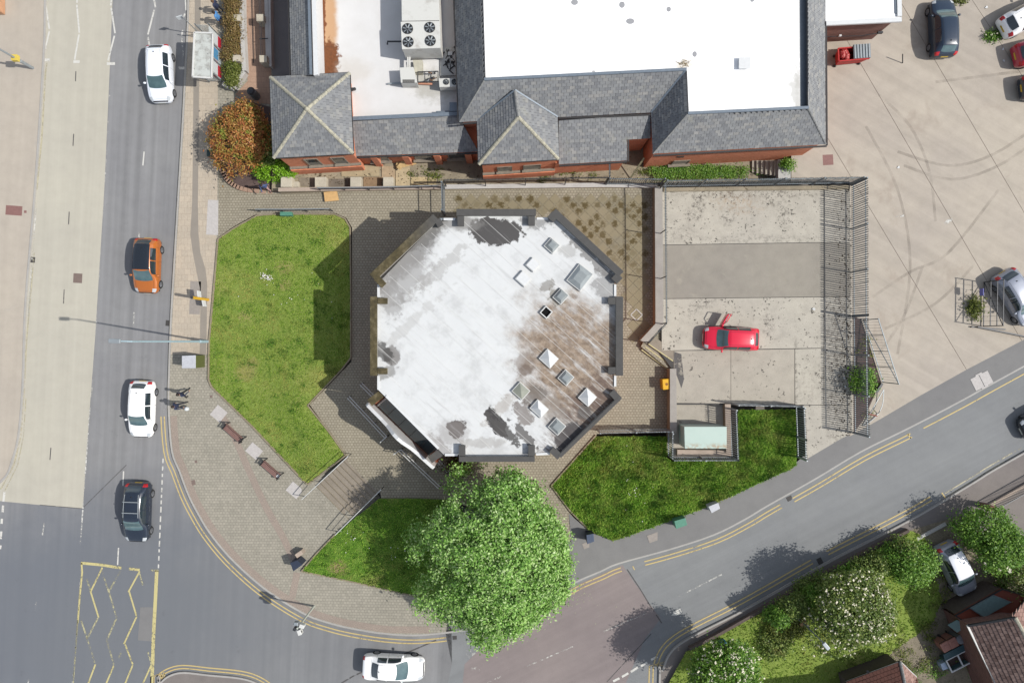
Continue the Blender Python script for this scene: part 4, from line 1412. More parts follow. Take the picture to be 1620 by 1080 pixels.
# slopes (eave edge first)
TL = [(760, -260), (766, 127)]
slope(shop, [E(727, 193), E(710, -260), TT(756, -260), TT(766, 127)])
slope(shop, [E(727, 193), E(1030, 178), TT(1085, 111), TT(766, 127)])
slope(shop, [E(1030, 178), E(1033, 243), TT(1088, 180), TT(1085, 111)])
slope(shop, [E(1033, 243), E(1306, 228), TT(1278, 171), TT(1088, 180)])
slope(shop, [E(1306, 228), E(1303, -260), TT(1277, -260), TT(1278, 171)], width=.3)
slope(shop, [P(563, 247, 3.0), P(757, 240, 3.0), P(724, 182, 3.85), P(556, 190, 3.85)])
MB().bar(P(557, 188, 3.9), P(725, 180, 3.9), .25, .12).build('flashing', M['leadgrey'], shop)
slope(shop, [P(884, 227, 3.97), P(1029, 219, 3.97), P(1029, 180, 4.5), P(884, 190, 4.5)])
slope(shop, [P(884, 260, 3.45), P(992, 254, 3.45), P(992, 221, 3.95), P(884, 227, 3.95)])
slope(shop, [P(461, 121, 4.1), P(452, -260, 4.1), P(484, -260, 5.0), P(494, 119, 5.0)])
MB().prism([P(486, -260, 5.0), P(496, 119, 5.0), P(503, 118, 5.0), P(492, -260, 5.0)], 3.0, 4.98).build('parapet', M['whitepaint'], shop)
MB().bar(P(492, 118, 5.02), P(482, -260, 5.02), .16, .1).build('flashing', M['leadgrey'], shop)
MB().bar(TT(766, 126) + Vector((0, 0, .03)), TT(1086, 110) + Vector((0, 0, .03)), .18, .1).build('flashing', M['leadgrey'], shop)
MB().bar(TT(1088, 179.5) + Vector((0, 0, .03)), TT(1279, 170.5) + Vector((0, 0, .03)), .18, .1).build('flashing', M['leadgrey'], shop)
# hips
ridge(shop, E(1033, 243), TT(1088, 180), 'ridge_grey', w=.08)
ridge(shop, E(727, 193), TT(766, 127), 'ridge_grey', w=.07)
ridge(shop, E(1306, 228), TT(1278, 171), 'ridge_grey', w=.08)
MB().bar(E(1030, 178) + Vector((0, 0, .05)), TT(1085, 111) + Vector((0, 0, .05)), .12, .05).build('valley_flashing', M['leadgrey'], shop)
# gutters along the eaves
M['gutter'] = flat('black_gutter', C(62, 60, 60), .5)
for a, b in ((E(728, 196), E(755, 194)), (E(884, 187), E(1031, 181)), (E(1034, 246), E(1308, 231)), (E(1308.5, 230), E(1305, -260)), (P(564, 249, 2.95), P(756, 242, 2.95)), (P(885, 262, 3.4), P(992, 256, 3.4)), (E(725, 192), E(708, -260)), (P(459, 120, 4.05), P(450, -260, 4.05)), (P(994, 255, 3.4), P(994, 220, 3.9))):
    MB().bar(a - Vector((0, 0, .05)), b - Vector((0, 0, .05)), .11, .09).build('gutter', M['gutter'], shop)
# tower roofs
def tower(e, apex, zap, extra=None):
    ev = [E(*p) for p in e]
    ap = P(*apex, zap)
    if extra is None:
        for i in range(4):
            slope(shop, [ev[i], ev[(i + 1) % 4], ap])
            ridge(shop, ev[i], ap + (ev[i] - ap).normalized() * .15)
        MB().lathe(ap + Vector((0, 0, -.08)), [(.2, 0), (.14, .12), (.05, .2), (.01, .22)], 8).build('roof_finial', M['ridge'], shop)
    for i in range(4):
        if extra is None or i != 2:
            a, b = ev[i], ev[(i + 1) % 4]
            MB().bar(a - Vector((0, 0, .06)), b - Vector((0, 0, .06)), .1, .09).build('gutter', M['gutter'], shop)
    return ev, ap
tower([(432, 250), (559, 243), (553, 115), (427, 122)], (485, 172), 6.05)
ev2, ap2 = tower([(757, 260), (884, 252), (882, 185), (755, 190)], (820, 185), 6.2, 1)
rb = P(815, 143, 6.2)
slope(shop, [ev2[0], ev2[1], ap2])
slope(shop, [ev2[1], ev2[2], rb, ap2])
slope(shop, [ev2[3], ev2[0], ap2, rb])
ridge(shop, ev2[0], ap2)
ridge(shop, ev2[1], ap2)
ridge(shop, ap2, rb, 'ridge_grey')
MB().bar(ev2[2] + Vector((0, 0, .04)), rb + Vector((0, 0, .06)), .1, .05).build('valley_flashing', M['leadgrey'], shop)
MB().bar(ev2[3] + Vector((0, 0, .04)), rb + Vector((0, 0, .06)), .1, .05).build('valley_flashing', M['leadgrey'], shop)
# south walls: string course, recessed windows, plinths
M['stone'] = flat('grey_stone_course', C(150, 140, 126), .9, var=.15)
def swall(ax, ay, bx, by, zp, wins, course=1.75, plinth=True):
    a, b = P(ax, ay, zp), P(bx, by, zp)
    d = (b - a).normalized()
    out = Vector((d.y, -d.x, 0))
    if out.y > 0:
        out = -out
    L = (b - a).length
    def at(t, z, o_):
        return Vector((a.x, a.y, 0)) + d * (L * t) + out * o_ + Vector((0, 0, z))
    if course:
        MB().bar(at(-.01, course, .07), at(1.01, course, .07), .2, .14).build('string_course', M['stone'], shop)
        MB().bar(at(-.01, (course - .07) / 2 + .1, .1), at(1.01, (course - .07) / 2 + .1, .1), .26, course - .36).build('plinth', M['brick'], shop)
    for t, w, z0, z1 in wins:
        f = MB()
        for s in (-1, 1):
            f.bar(at(t + s * w / L / 2, z0, .02), at(t + s * w / L / 2, z1, .02), .07, .07)
        f.bar(at(t - w / L / 2, z1, .02), at(t + w / L / 2, z1, .02), .07, .07)
        wo = f.build('window', M['stone'], shop)
        MB().bar(at(t - w / L / 2, (z0 + z1) / 2, .005), at(t + w / L / 2, (z0 + z1) / 2, .005), .03, z1 - z0 - .06).build('pane', M['glass'], wo)
        MB().bar(at(t - w / L / 2 - .02, z0 - .05, .1), at(t + w / L / 2 + .02, z0 - .05, .1), .24, .09).build('sill', M['stone'], wo)
swall(438, 247, 555, 240, EZ, [(.38, .9, 1.95, 3.5), (.75, .9, 1.95, 3.5)])
swall(762, 257, 881, 249, EZ, [(.3, 1.0, 1.95, 3.1), (.68, 1.2, 1.95, 3.1)])
swall(1037, 240, 1301, 225, EZ, [(.22, 1.15, 1.0, 1.9)], None)
swall(555, 245, 757, 238, 3.0, [(.2, 1.2, 1.3, 2.3), (.55, 1.2, 1.3, 2.3), (.82, 1.2, 1.3, 2.3)], None)
for x in (590, 640, 690, 740):
    w0 = P(x, 245.5 - (x - 555) * .035, 3.0)
    MB().box(Vector((w0.x, w0.y - .1, 1.5)), (.45, .24, 2.6)).build('buttress', M['brick'], shop)
MB().box(P(1076, 250, 2.9) + Vector((0, .25, 0)), (.5, .4, .25)).build('air_vent', M['darksteel'], shop)
# patches and a vent on the main roof
M['patch'] = flat('grey_roof_patch', C(172, 173, 176), .8, var=.04)
for x, y, w, h in ((909, 4, 11, 9), (984, 8, 9, 10), (1058, 15, 7, 8), (997, 34, 13, 9), (1099, 86, 7, 9), (1190, 1, 6, 5), (939, 113, 6, 2)):
    c = P(x, y, 6.4)
    o = MB().lathe((0, 0, 0), [(.5, 0), (.5, .012)], 14).build('roof_patch', M['patch'], shop, local=True)
    o.location = c - origin(shop)
    o.scale = (w * S * .88, h * S * .88, 1)
mb = MB().box(P(1178, 100, 6.5), (.62, .62, .2))
mb.box(P(1178, 100, 6.63), (.74, .74, .06))
mb.build('roof_vent', M['whitepaint'], shop)
mb = MB()
for i in range(26):
    c = P(1083 + random.gauss(0, 4), 101 + random.gauss(0, 2.5), 6.42)
    mb.bar(c, c + Vector((random.uniform(-.3, .3), random.uniform(-.2, .2), random.uniform(0, .12))), .02, .02)
nest = mb.build('bird_nest', flat('dry_twigs', C(176, 160, 128), .9))
tag(nest, 'heap of dry twigs on the inner corner of the white roof', 'bird nest')

# the brown-brick annex on the east side
annex = thing('brick_annex', 'low brown-brick annex with a white-edged flat roof beside the parking area', 'building', Vector((P(1365, 0, 4.3).x, P(1365, 0, 4.3).y, 1.3)))
AZ = 4.6
MB().prism([P(x, y, AZ) for x, y in ((1306, -260), (1306, 36), (1419, 29), (1412, -260))], 1.2, AZ - .12).build('wall', M['brownbrick'], annex)
MB().prism([P(x, y, AZ) for x, y in ((1306, -260), (1306, 39), (1424, 33), (1417, -260))], AZ - .119, AZ).build('flat_roof', M['whiteroof'], annex)
for a, b in (((1306, 38), (1425, 32)), ((1422, 27), (1415, -260))):
    MB().bar(P(*a, AZ) + Vector((0, 0, .04)), P(*b, AZ) + Vector((0, 0, .04)), .3, .16).build('roof_edge', M['whitepaint'], annex)
MB().bar(P(1410, -260, AZ) + Vector((0, 0, .02)), P(1417, 22, AZ) + Vector((0, 0, .02)), .1, .1).build('roof_gutter', M['leadgrey'], annex)
MB().tube([P(1307, 57, 2.6) + Vector((0, -.05, 0)), P(1360, 56, 2.7) + Vector((0, -.05, 0)), P(1388, 52, 2.8) + Vector((0, -.05, 0))], .025, 6).build('wall_cable', M['darksteel'], annex)
MB().box(P(1392, 52, 2.8), (.35, .12, .2)).build('cable_box', M['darksteel'], annex)
MB().box(P(1329, 56, 2.7) + Vector((0, -.04, 0)), (.16, .1, .16)).build('wall_lamp', M['whitepaint'], annex)
# ------------------------------------------------------------------ walls, fences, stairs, rails
def wall_thing(name, label, cat, segs, mat, cop=None, loc=None):
    # segs: (photo polygon at its top, z0, z1)
    p0 = P(*segs[0][0][0], segs[0][2])
    t = thing(name, label, cat, Vector((p0.x, p0.y, segs[0][1])))
    for pts, z0, z1 in segs:
        pw_ = [P(x, y, z1) for x, y in pts]
        MB().prism(pw_, z0, z1 - (.06 if cop else 0)).build('wall', mat, t)
        if cop:
            MB().prism(pw_, z1 - .059, z1).build('coping', cop, t, bevel=.008)
    return t
M['pinkcoping'], _, _ = ground('pinkish_coping', C(190, 174, 160), .12, .12, .06, gs=12)
M['oldwall'], _, _ = ground('weathered_render', C(172, 158, 136), .18, .15, .08, gs=12)
M['whitecoping'], _, _ = ground('pale_coping', C(206, 204, 200), .08, .1, .05, gs=12)
M['greycoping'], _, _ = ground('grey_coping', C(176, 171, 164), .1, .12, .05, gs=12)
wall_thing('boundary_wall', 'low wall with a pinkish coping along the paved path north of the west lawn', 'wall', [([(440, 297), (702, 293), (702, 299), (440, 303)], .2, 1.2)], M['oldwall'], M['pinkcoping'])
wall_thing('boundary_wall', 'low wall with a bright pale coping north of the octagonal building, under a spiked rail', 'wall', [([(704, 292), (957, 289), (1040, 291), (1040, 297), (957, 296), (704, 299)], .2, 1.15)], M['oldwall'], M['whitecoping'])
wall_thing('retaining_wall', 'long retaining wall on the west side of the concrete court, topped by a spiked rail', 'wall', [([(1036, 296), (1048, 296), (1050, 513), (1023, 543), (1013, 538), (1037, 512)], .3, 1.75)], M['oldwall'], M['greycoping'])
wall_thing('retaining_wall', 'short retaining wall beside the yellow grit bin', 'wall', [([(1060, 583), (1070, 583), (1071, 684), (1060, 684)], .3, 1.85)], M['oldwall'], M['greycoping'])
wall_thing('enclosure_wall', 'low wall on two sides of the pale container in its fenced pen', 'wall', [([(1147, 639), (1156, 639), (1157, 716), (1149, 716)], .9, 1.75), ([(1071.5, 711), (1157, 712), (1157, 721), (1071.5, 721)], .9, 1.6)], M['oldwall'], M['pinkcoping'])
wall_thing('upstand', 'broken concrete upstand along the north edge of the concrete court', 'wall', [([(1050, 297), (1345, 293), (1345, 299), (1050, 303)], 1.2, 1.62)], M['yard'])
# planting bed with curved brick edging
bed = [(346, 200), (347, 243), (352, 270), (366, 289), (392, 299), (440, 302), (470, 298), (473, 262), (442, 250), (430, 170), (400, 162), (370, 170)]
sheet('planting_bed', cr(bed[:6], 4) + bed[6:], 0.24, M['soil'], thick=.25)
kb = thing('bed_edging', 'curved brick edging round the planting bed of the red shrub', 'edging', G(366, 289, .1))
kp = [G(x, y, .26) for x, y in cr([(345, 190), (346, 243), (352, 271), (366, 290), (392, 301), (440, 304)], 5)]
kp = resample(kp, .45)
ubr = None
for a, b in zip(kp, kp[1:]):
    L = (b - a).length
    if ubr is None:
        ubr = MB().box((0, 0, 0), (L - .01, .3, .22)).build('edging_stone', flat('brick_edging', C(178, 148, 128), .9, var=.15), kb, local=True, bevel=.008)
        o = ubr
    else:
        o = ubr.copy()
        link(o)
    o.location = (a + b) / 2 - origin(kb)
    o.rotation_euler = (0, 0, math.atan2(b.y - a.y, b.x - a.x))

def palisade(label, pts, zb, h, mat='galv', sp=0.15, gapfrom=None, name='palisade_fence', group=None, wid=.068):
    pw_ = [P(x, y, z) for (x, y), z in zip(pts, zb if isinstance(zb, (list, tuple)) else [zb] * len(pts))]
    t = thing(name, label, 'fence', pw_[0].copy(), group=group)
    o3 = pw_[0]
    mb = MB()
    w = wid / 2
    mb.add([(-w, -.006, .05), (w, -.006, .05), (w, -.006, h - .12), (0, -.006, h), (-w, -.006, h - .12), (-w, .006, .05), (w, .006, .05), (w, .006, h - .12), (0, .006, h), (-w, .006, h - .12)],
           [[0, 1, 2, 3, 4], [9, 8, 7, 6, 5], [0, 5, 6, 1], [1, 6, 7, 2], [2, 7, 8, 3], [3, 8, 9, 4], [4, 9, 5, 0]])
    first = None
    for a, b in zip(pw_, pw_[1:]):
        L = (b - a).length
        ang = math.atan2(b.y - a.y, b.x - a.x)
        n_ = max(1, int(L / sp))
        for i in range(n_):
            p = a.lerp(b, (i + .5) / n_)
            if first is None:
                first = mb.build('pale', M[mat], t, local=True)
                o = first
            else:
                o = first.copy()
                link(o)
            o.location = p - o3
            o.rotation_euler = (random.uniform(-.01, .01), random.uniform(-.012, .012), ang + random.uniform(-.03, .03))
        for f in (.16, .84):
            MB().bar(a + Vector((0, 0, h * f)), b + Vector((0, 0, h * f)), .05, .05).build('rail', M[mat], t)
        m = max(1, round(L / 2.75))
        for i in range(m + 1):
            p = a.lerp(b, i / m)
            MB().box(p + Vector((0, 0, h / 2 - .06)), (.09, .09, h - .1), ang).build('post', M[mat], t)
    return t
def spiked(label, pts, zb, h, sp=.09, mat='galv', post=2.9, lower=True):
    pw_ = [P(x, y, zb) for x, y in pts]
    t = thing('spiked_railing', label, 'railing', pw_[0].copy())
    o3 = pw_[0]
    first = None
    for a, b in zip(pw_, pw_[1:]):
        L = (b - a).length
        ang = math.atan2(b.y - a.y, b.x - a.x)
        n_ = max(1, int(L / sp))
        for i in range(n_):
            p = a.lerp(b, (i + .5) / n_)
            if first is None:
                first = MB().add([(-.018, -.07, -.02), (.018, -.07, -.02), (.018, .07, -.02), (-.018, .07, -.02), (0, -.09, .15), (0, .09, .15)], [[3, 2, 1, 0], [0, 1, 4], [1, 2, 5, 4], [2, 3, 5], [3, 0, 4, 5]]).build('spike', M[mat], t, local=True)
                o = first
            else:
                o = first.copy()
                link(o)
            o.location = p - o3 + Vector((0, 0, h))
            o.rotation_euler = (0, 0, ang)
        MB().bar(a + Vector((0, 0, h - .03)), b + Vector((0, 0, h - .03)), .05, .04).build('rail', M[mat], t)
        m = max(1, round(L / post))
        for i in range(m + 1):
            p = a.lerp(b, i / m)
            MB().box(p + Vector((0, 0, h / 2)), (.06, .06, h), ang).build('post', M['darksteel'], t)
    return t
palisade('tall grey palisade fence down the east side of the concrete court', [(1346, 293), (1347, 500), (1349, 684)], 1.45, 2.4, sp=.152)
palisade('grey palisade fence along the north edge of the concrete court', [(1046, 296), (1344, 291)], 1.6, 2.2)
spiked('spiked rail on posts along the retaining wall west of the concrete court', [(1044, 298), (1046, 512), (1019, 541)], 1.75, 1.7, .11)
spiked('spiked rail on posts along the wall north of the octagonal building', [(706, 295), (956, 291)], 1.15, 1.9, .1)
spiked('short spiked rail running north from the corner of the plaza wall', [(957, 292), (957, 266)], .6, 2.4, .1)
palisade('short palisade fence with pale tips between the plaza wall corner and the concrete court', [(959, 292), (1043, 293)], 1.1, 2.1, mat='galv')
palisade('green-grey palisade fence between the paving and the south-east lawn', [(945, 680), (1055, 678)], .95, 1.9, mat='galv_light')
palisade('palisade fence round the pen of the pale container', [(1056, 681), (1056, 722), (1156, 722), (1153, 645)], 1.2, 1.9, mat='galv_light')
palisade('palisade fence along the north end of the small lawn behind the container pen', [(1158, 638), (1256, 640)], 1.42, 1.7, mat='galv_light')
palisade('palisade fence on the east side of the small lawn by the court entrance', [(1257, 642), (1259, 690), (1260, 722)], 1.42, 1.9, mat='galv_light')

# gates
def gate_leaf(t, a, b, z, h, bars=8, mat='darksteel', diag=True, rails=(.03, .36, .68, .97), meshed=False):
    a = Vector((a.x, a.y, z + .08))
    b = Vector((b.x, b.y, z + .08))
    up = Vector((0, 0, 1))
    f = MB()
    for q in (a, b):
        f.bar(q, q + up * h, .06, .06, Vector((1, 0, 0)))
    f.build('gate_frame', M[mat], t)
    for r_ in rails:
        MB().bar(a + up * (h * r_), b + up * (h * r_), .05, .05).build('rail', M[mat], t)
    if diag:
        MB().bar(a + up * (h * .04), b + up * (h * .96), .04, .04).build('brace', M[mat], t)
    for i in range(1, bars):
        q = a.lerp(b, i / bars)
        MB().bar(q + up * .05, q + up * (h - .05), .014, .014, Vector((1, 0, 0))).build('bar', M[mat], t)
gt = thing('steel_gate', 'open dark steel gate leaf standing beside the silver car', 'gate', G(1553, 482, .13))
gate_leaf(gt, G(1553, 447), G(1552, 516), 1.42, 2.05, 9)
MB().box(G(1553, 462, 1.2), (.05, .5, .38)).build('sign_plate', flat('violet_and_green_plate', C(120, 120, 190)), gt)
gt2 = thing('mesh_gate', 'open mesh gate leaf swung out from the east fence of the court', 'gate', G(1364, 508, .13))
gate_leaf(gt2, G(1363, 506), G(1394, 604), 1.42, 2.1, 22, 'galv', rails=(.03, .97))
for k in range(1, 4):
    q = G(1363, 506).lerp(G(1394, 604), k / 4)
    MB().bar(Vector((q.x, q.y, 1.5)), Vector((q.x, q.y, 3.55)), .05, .05, Vector((1, 0, 0))).build('upright', M['galv'], gt2)
MB().bar(G(1394, 606, .2), G(1385, 620, .2), .16, .4).build('hinge_block', M['darksteel'], gt2)
fr = thing('pipe_frame', 'bent pipe frame lying against the foot of the court fence', 'frame', G(1380, 645, .15))
for pts in ([(1366, 672), (1398, 616)], [(1398, 616), (1396, 640), (1386, 658), (1366, 674)]):
    MB().tube([G(x, y, .45 if y < 650 else .2) for x, y in cr(pts, 4)], .03, 6).build('pipe', M['galv_light'], fr)
MB().tube([G(1365, 652, .3), G(1388, 658, .3)], .035, 6).build('red_bar', flat('rust_red_paint', C(170, 84, 66)), fr)
sheet('soil_strip', [(1350, 500), (1362, 505), (1394, 606), (1385, 622), (1366, 664), (1351, 684)], .14, M['soil'])
# path gate in galvanised steel beside the north wall
gg = thing('path_gate', 'galvanised steel gate across the paved path by the corner of the octagonal building', 'gate', P(703, 318, PZ))
gate_leaf(gg, P(703, 300, PZ), P(704, 340, PZ), PZ, 2.0, 12, 'galv', False, (.03, .5, .97))
for y in (299, 341):
    MB().box(P(703.5, y, PZ) + Vector((0, 0, 1.1)), (.11, .11, 2.3)).build('gate_post', M['galv'], gg)
# dark railings on a low wall at the far east end of the south footway
rw = thing('footway_railing', 'dark bar railing on a low kerb beside the driveway south of the side road', 'railing', G(1590, 778, .13))
ra, rb_ = G(1562, 800, .14), G(1700, 722, .14)
MB().bar(ra + Vector((0, 0, .05)), rb_ + Vector((0, 0, .05)), .2, .2).build('kerb', M['pinkcoping'], rw)
MB().bar(ra + Vector((0, 0, 1.0)), rb_ + Vector((0, 0, 1.0)), .06, .05).build('rail', M['darksteel'], rw)
for i in range(0, 45):
    q = ra.lerp(rb_, i / 44)
    MB().bar(q + Vector((0, 0, .1)), q + Vector((0, 0, 1.0)), .03, .03, Vector((1, 0, 0))).build('bar', M['darksteel'], rw)
MB().box(G(1561, 801, .6), (.35, .35, 1.1)).build('gate_pier', M['brownbrick'], rw)
# low dark fence foot right of the gate
fl = thing('low_fence', 'low dark fence foot at the edge of the parking beside the gate', 'fence', G(1580, 522, .13))
for a, b, h in (((1536, 517), (1590, 521), .14), ((1545, 517), (1640, 536), .3)):
    MB().bar(G(*a, .14 + h / 2), G(*b, .14 + h / 2), .09, h).build('rail', M['darksteel'], fl)

# ------------------------------------------------------------------ stairs from the pavement up to the plaza
st = sheet('stairs', [(551, 725), (600, 773), (596, 776), (548, 728)], 0, M['plaza'], z=PZ + .004)
A, B = Vector((549, 722)), Vector((601, 775))
D = Vector((-49, 46)) / 8
M['tread'], _, _ = ground('stair_tread', C(158, 148, 134), .14, .14, .06, gs=14)
for i in range(8):
    z = PZ - .09 * (i + .0) - .005
    a, b = A + D * i, B + D * i
    c, d = A + D * (i + 1), B + D * (i + 1)
    q = [P(p.x, p.y, z) for p in (a, b, d, c)]
    q[2] = q[2].lerp(q[1], -.02)
    o = MB().prism(q, -.1, z).build('step', M['tread'], st)
    MB().bar(P(c.x, c.y, z) + Vector((0, 0, .001)), P(d.x, d.y, z) + Vector((0, 0, .001)), .035, .03).build('nosing', M['edging'], o)
# steps up to the court with pale yellow nosings
cs = sheet('court_steps', [(1015, 553), (1059, 586), (1056, 590), (1011, 556)], 0, M['plaza'], z=PZ + .003)
M['nosing'] = paint_line('yellow_step_paint', C(226, 214, 160), .3)
stp = [((1015, 553), (1059, 586)), ((1021, 548), (1060, 577)), ((1026, 544), (1065, 571)), ((1036, 533), (1068, 556))]
for i in range(3):
    z = PZ + .18 * (i + 1)
    (a, b), (c, d) = stp[i], stp[i + 1]
    MB().prism([P(*a, z), P(*b, z), P(*d, z), P(*c, z)], .5, z).build('step', M['tread'], cs)
    ribbon('step_nosing', [a, b], .07, 0, M['nosing'], z=z + .004, kind=None, parent=None)['kind'] = 'structure'
# steps in the north yard, down from the parking
ys = sheet('yard_steps', [(1189, 256), (1192, 256), (1192, 284), (1189, 284)], 0, M['yard'], z=.504)
for i in range(6):
    z = .5 + .15 * (i + 1)
    x0 = 1190 + i * 7
    MB().prism([P(x0, 254, z), P(1240, 254, z), P(1240, 273 + i, z), P(x0, 273 + i, z)], .3, z).build('step', M['conc'], ys)
pl = thing('concrete_plinth', 'pale square concrete plinth at the head of the yard steps', 'plinth', P(1241, 270, .5))
for y0, y1 in ((252, 267), (267.5, 284)):
    MB().prism([P(1231, y0, 1.6), P(1251, y0, 1.6), P(1251, y1, 1.6), P(1231, y1, 1.6)], .4, 1.6).build('block', M['whitecoping'], pl, bevel=.02)

def handrail(label, pts, zs, h=.95, mat='whitemetal', mids=1, posts=4, r=.034, pair=False, name='handrail'):
    pw_ = [P(x, y, z + h) - Vector((0, 0, h)) for (x, y), z in zip(pts, zs)]
    t = thing(name, label, 'handrail', pw_[0].copy())
    up = Vector((0, 0, 1))
    for s in ((-.09, .09) if pair else (0,)):
        q = offset2(pw_, s)
        MB().tube([p + up * h for p in q], r, 8).build('top_rail', M[mat], t)
    for k in range(mids):
        MB().tube([p + up * (h * (k + 1) / (mids + 1)) for p in pw_], r * .7, 6).build('mid_rail', M['darksteel' if mat != 'galv' else mat], t)
    rs = resample(pw_, 5)
    for i in range(posts):
        f = i / (posts - 1) * (len(pw_) - 1)
        k = min(int(f), len(pw_) - 2)
        p = pw_[k].lerp(pw_[k + 1], f - k)
        MB().tube([p - up * .05, p + up * h], r * .9, 6).build('post', M['darksteel' if mat != 'galv' else mat], t)
    return t
handrail('white handrail on the lawn side of the stairs', [(551, 721), (477, 790)], [PZ, .2], r=.03)
handrail('white handrail on the tree side of the stairs', [(603, 774), (530, 846)], [PZ, .25], r=.03)
handrail('twin white handrail in front of the porch, its north-west run', [(551, 628), (611, 692)], [PZ, PZ], pair=True)
handrail('short twin white handrail at the north-west porch pier', [(571, 607), (591, 627)], [PZ, PZ], pair=True, posts=2)
handrail('twin white handrail in front of the porch, its south-east run towards the tree', [(633, 712), (695, 771)], [PZ, PZ], pair=True)
handrail('short twin white handrail at the south-east porch pier', [(692, 728), (717, 754)], [PZ, PZ], pair=True, posts=2)
handrail('short cross rail at the north-west side of the porch gap', [(612, 690), (601, 700)], [PZ, PZ], posts=2)
handrail('short cross rail at the south-east side of the porch gap', [(634, 711), (622, 719)], [PZ, PZ], posts=2)
handrail('long galvanised handrail between the path and the top of the west lawn', [(404, 331), (460, 331), (521, 330)], [.35, .5, .82], mat='galv_light', posts=4, r=.035)
handrail('galvanised handrail on the wall north of the paved path', [(502, 297), (600, 296), (701, 293)], [1.1, 1.15, 1.15], .9, mat='galv_light', posts=6, r=.035)

# ------------------------------------------------------------------ street furniture
def lamp(label, px, py, h, adir, arm, col, name='street_lamp', head=.7, dz=.12, r=.075, cat='street lamp'):
    b = G(px, py, dz)
    t = thing(name, label, cat, b)
    up = Vector((0, 0, 1))
    MB().tube([b, b + up * 1.3, b + up * 1.32, b + up * h], [r * 1.5, r * 1.5, r, r * .62], 10).build('column', col, t)
    d = Vector((math.cos(adir), math.sin(adir), 0))
    top = b + up * h
    MB().tube([top - up * .02, top + d * (arm * .4) + up * .18, top + d * arm + up * .25], [r * .6, r * .5, r * .5], 8).build('arm', col, t)
    c = top + d * (arm + head * .5) + up * .27
    hd = MB().box((0, 0, 0), (head, .26, .13)).build('lantern', M['galv_light'], t, local=True, bevel=.04)
    hd.location = c - b
    hd.rotation_euler = (0, 0, adir)
    MB().box((0, 0, -.075), (head * .7, .18, .03)).build('lens', M['whitemetal'], hd, local=True)
    return t
M['bluegrey'] = flat('blue_grey_column_paint', C(176, 202, 212), .45, var=.06)
lamp('tall blue-grey street lamp leaning over the road from the edge of the west lawn', 329, 540, 10, math.radians(178), .5, M['bluegrey'])
gl = lamp('small garden-side street lamp standing behind the south footway', 1253, 968, 4.4, math.radians(-50), .15, M['galv'], head=.55, r=.06, dz=.15)
MB().box(origin(gl) + Vector((.0, 0, 1.9)), (.5, .2, .12), .5).build('bracket', flat('tan_bracket', C(176, 140, 98)), gl)
ll = lamp('street lamp with a yellow bracket on the far left pavement', 52, 108, 8.5, math.radians(180), 1.0, M['galv_light'], dz=.12)
MB().box(origin(ll) + Vector((0, 0, 1.75)), (.42, .42, .3)).build('bracket', flat('yellow_sign', C(232, 206, 96)), ll)
# signal camera pole on the bend
sp_ = G(497, 958, .12)
t = thing('signal_pole', 'pale pole with a cluster of signal heads on the footway bend', 'signal pole', sp_)
up = Vector((0, 0, 1))
MB().tube([sp_, sp_ + up * 3.9], [.075, .06], 10).build('pole', flat('pale_pole_paint', C(206, 212, 200), .5), t)
top = sp_ + up * 3.8
for dx, dy, s, m in ((.28, .12, (.34, .26, .4), 'whitemetal'), (-.12, .28, (.3, .22, .34), 'galv_light'), (.12, -.3, (.26, .36, .42), 'whitemetal'), (-.22, -.1, (.22, .22, .3), 'darksteel')):
    MB().box(top + Vector((dx, dy, -.1)), s, random.uniform(-.6, .6)).build('signal_head', M[m], t, bevel=.03)
MB().bar(top + Vector((-.3, .3, 0)), top + Vector((.3, -.3, 0)), .06, .06).build('cross_arm', M['darksteel'], t)
# yellow post with white finger panels
b = G(329, 474, .13)
t = thing('sign_post', 'yellow post with two white panels on the footway by the west lawn', 'sign post', b)
MB().tube([b, b + up * 2.5], [.11, .11], 12).build('post', flat('yellow_post_paint', C(240, 190, 60), .5), t)
MB().lathe(b + up * 2.5, [(.11, 0), (.08, .05), (.02, .07)], 12).build('cap', M['darksteel'], t)
MB().box(b + up * 1.35 + Vector((-.02, .32, 0)), (.06, .45, .5), .12).build('sign_panel', M['whitepaint'], t)
MB().box(b + up * .75 + Vector((.06, -.32, 0)), (.06, .45, .5), .2).build('sign_panel', M['whitepaint'], t)
# cabinets, bins
def boxy(name, label, cat, top, z0, z1, body, lid, lidh=.06, over=.03, extra=None):
    pts = [P(x, y, z1) for x, y in top]
    c = sum(pts, Vector((0, 0, 0))) / len(pts)
    t = thing(name, label, cat, Vector((c.x, c.y, z0)))
    MB().prism(pts, z0, z1 - lidh).build('body', body, t, bevel=.015)
    MB().prism([c + (p - c) * (1 + over) for p in pts], z1 - lidh + .001, z1).build('lid', lid, t, bevel=.015)
    return t
M['olive'] = flat('olive_green_paint', C(104, 110, 64), .6)
M['teal'] = flat('teal_green_paint', C(92, 150, 128), .55)
M['palebox'] = flat('pale_grey_paint', C(206, 208, 214), .5)
M['navy'] = flat('dark_navy_plastic', C(58, 66, 84), .5)
M['blackplastic'] = flat('black_plastic', C(42, 42, 44), .5)
boxy('street_cabinet', 'pale-topped olive utility cabinet on the footway below the tall street lamp', 'cabinet', [(288, 563), (309, 562), (309, 582), (288, 582)], .12, 1.65, M['olive'], M['palebox'])
boxy('street_cabinet', 'teal utility cabinet at the edge of the south-east lawn', 'cabinet', [(1067, 824), (1084, 819), (1087, 830), (1070, 836)], 1.15, 2.1, M['teal'], M['teal'])
boxy('street_cabinet', 'pale grey utility cabinet on the side-road footway beside the south-east lawn', 'cabinet', [(1121, 801), (1136, 795), (1139, 804), (1126, 811)], 1.2, 2.1, M['palebox'], M['palebox'])
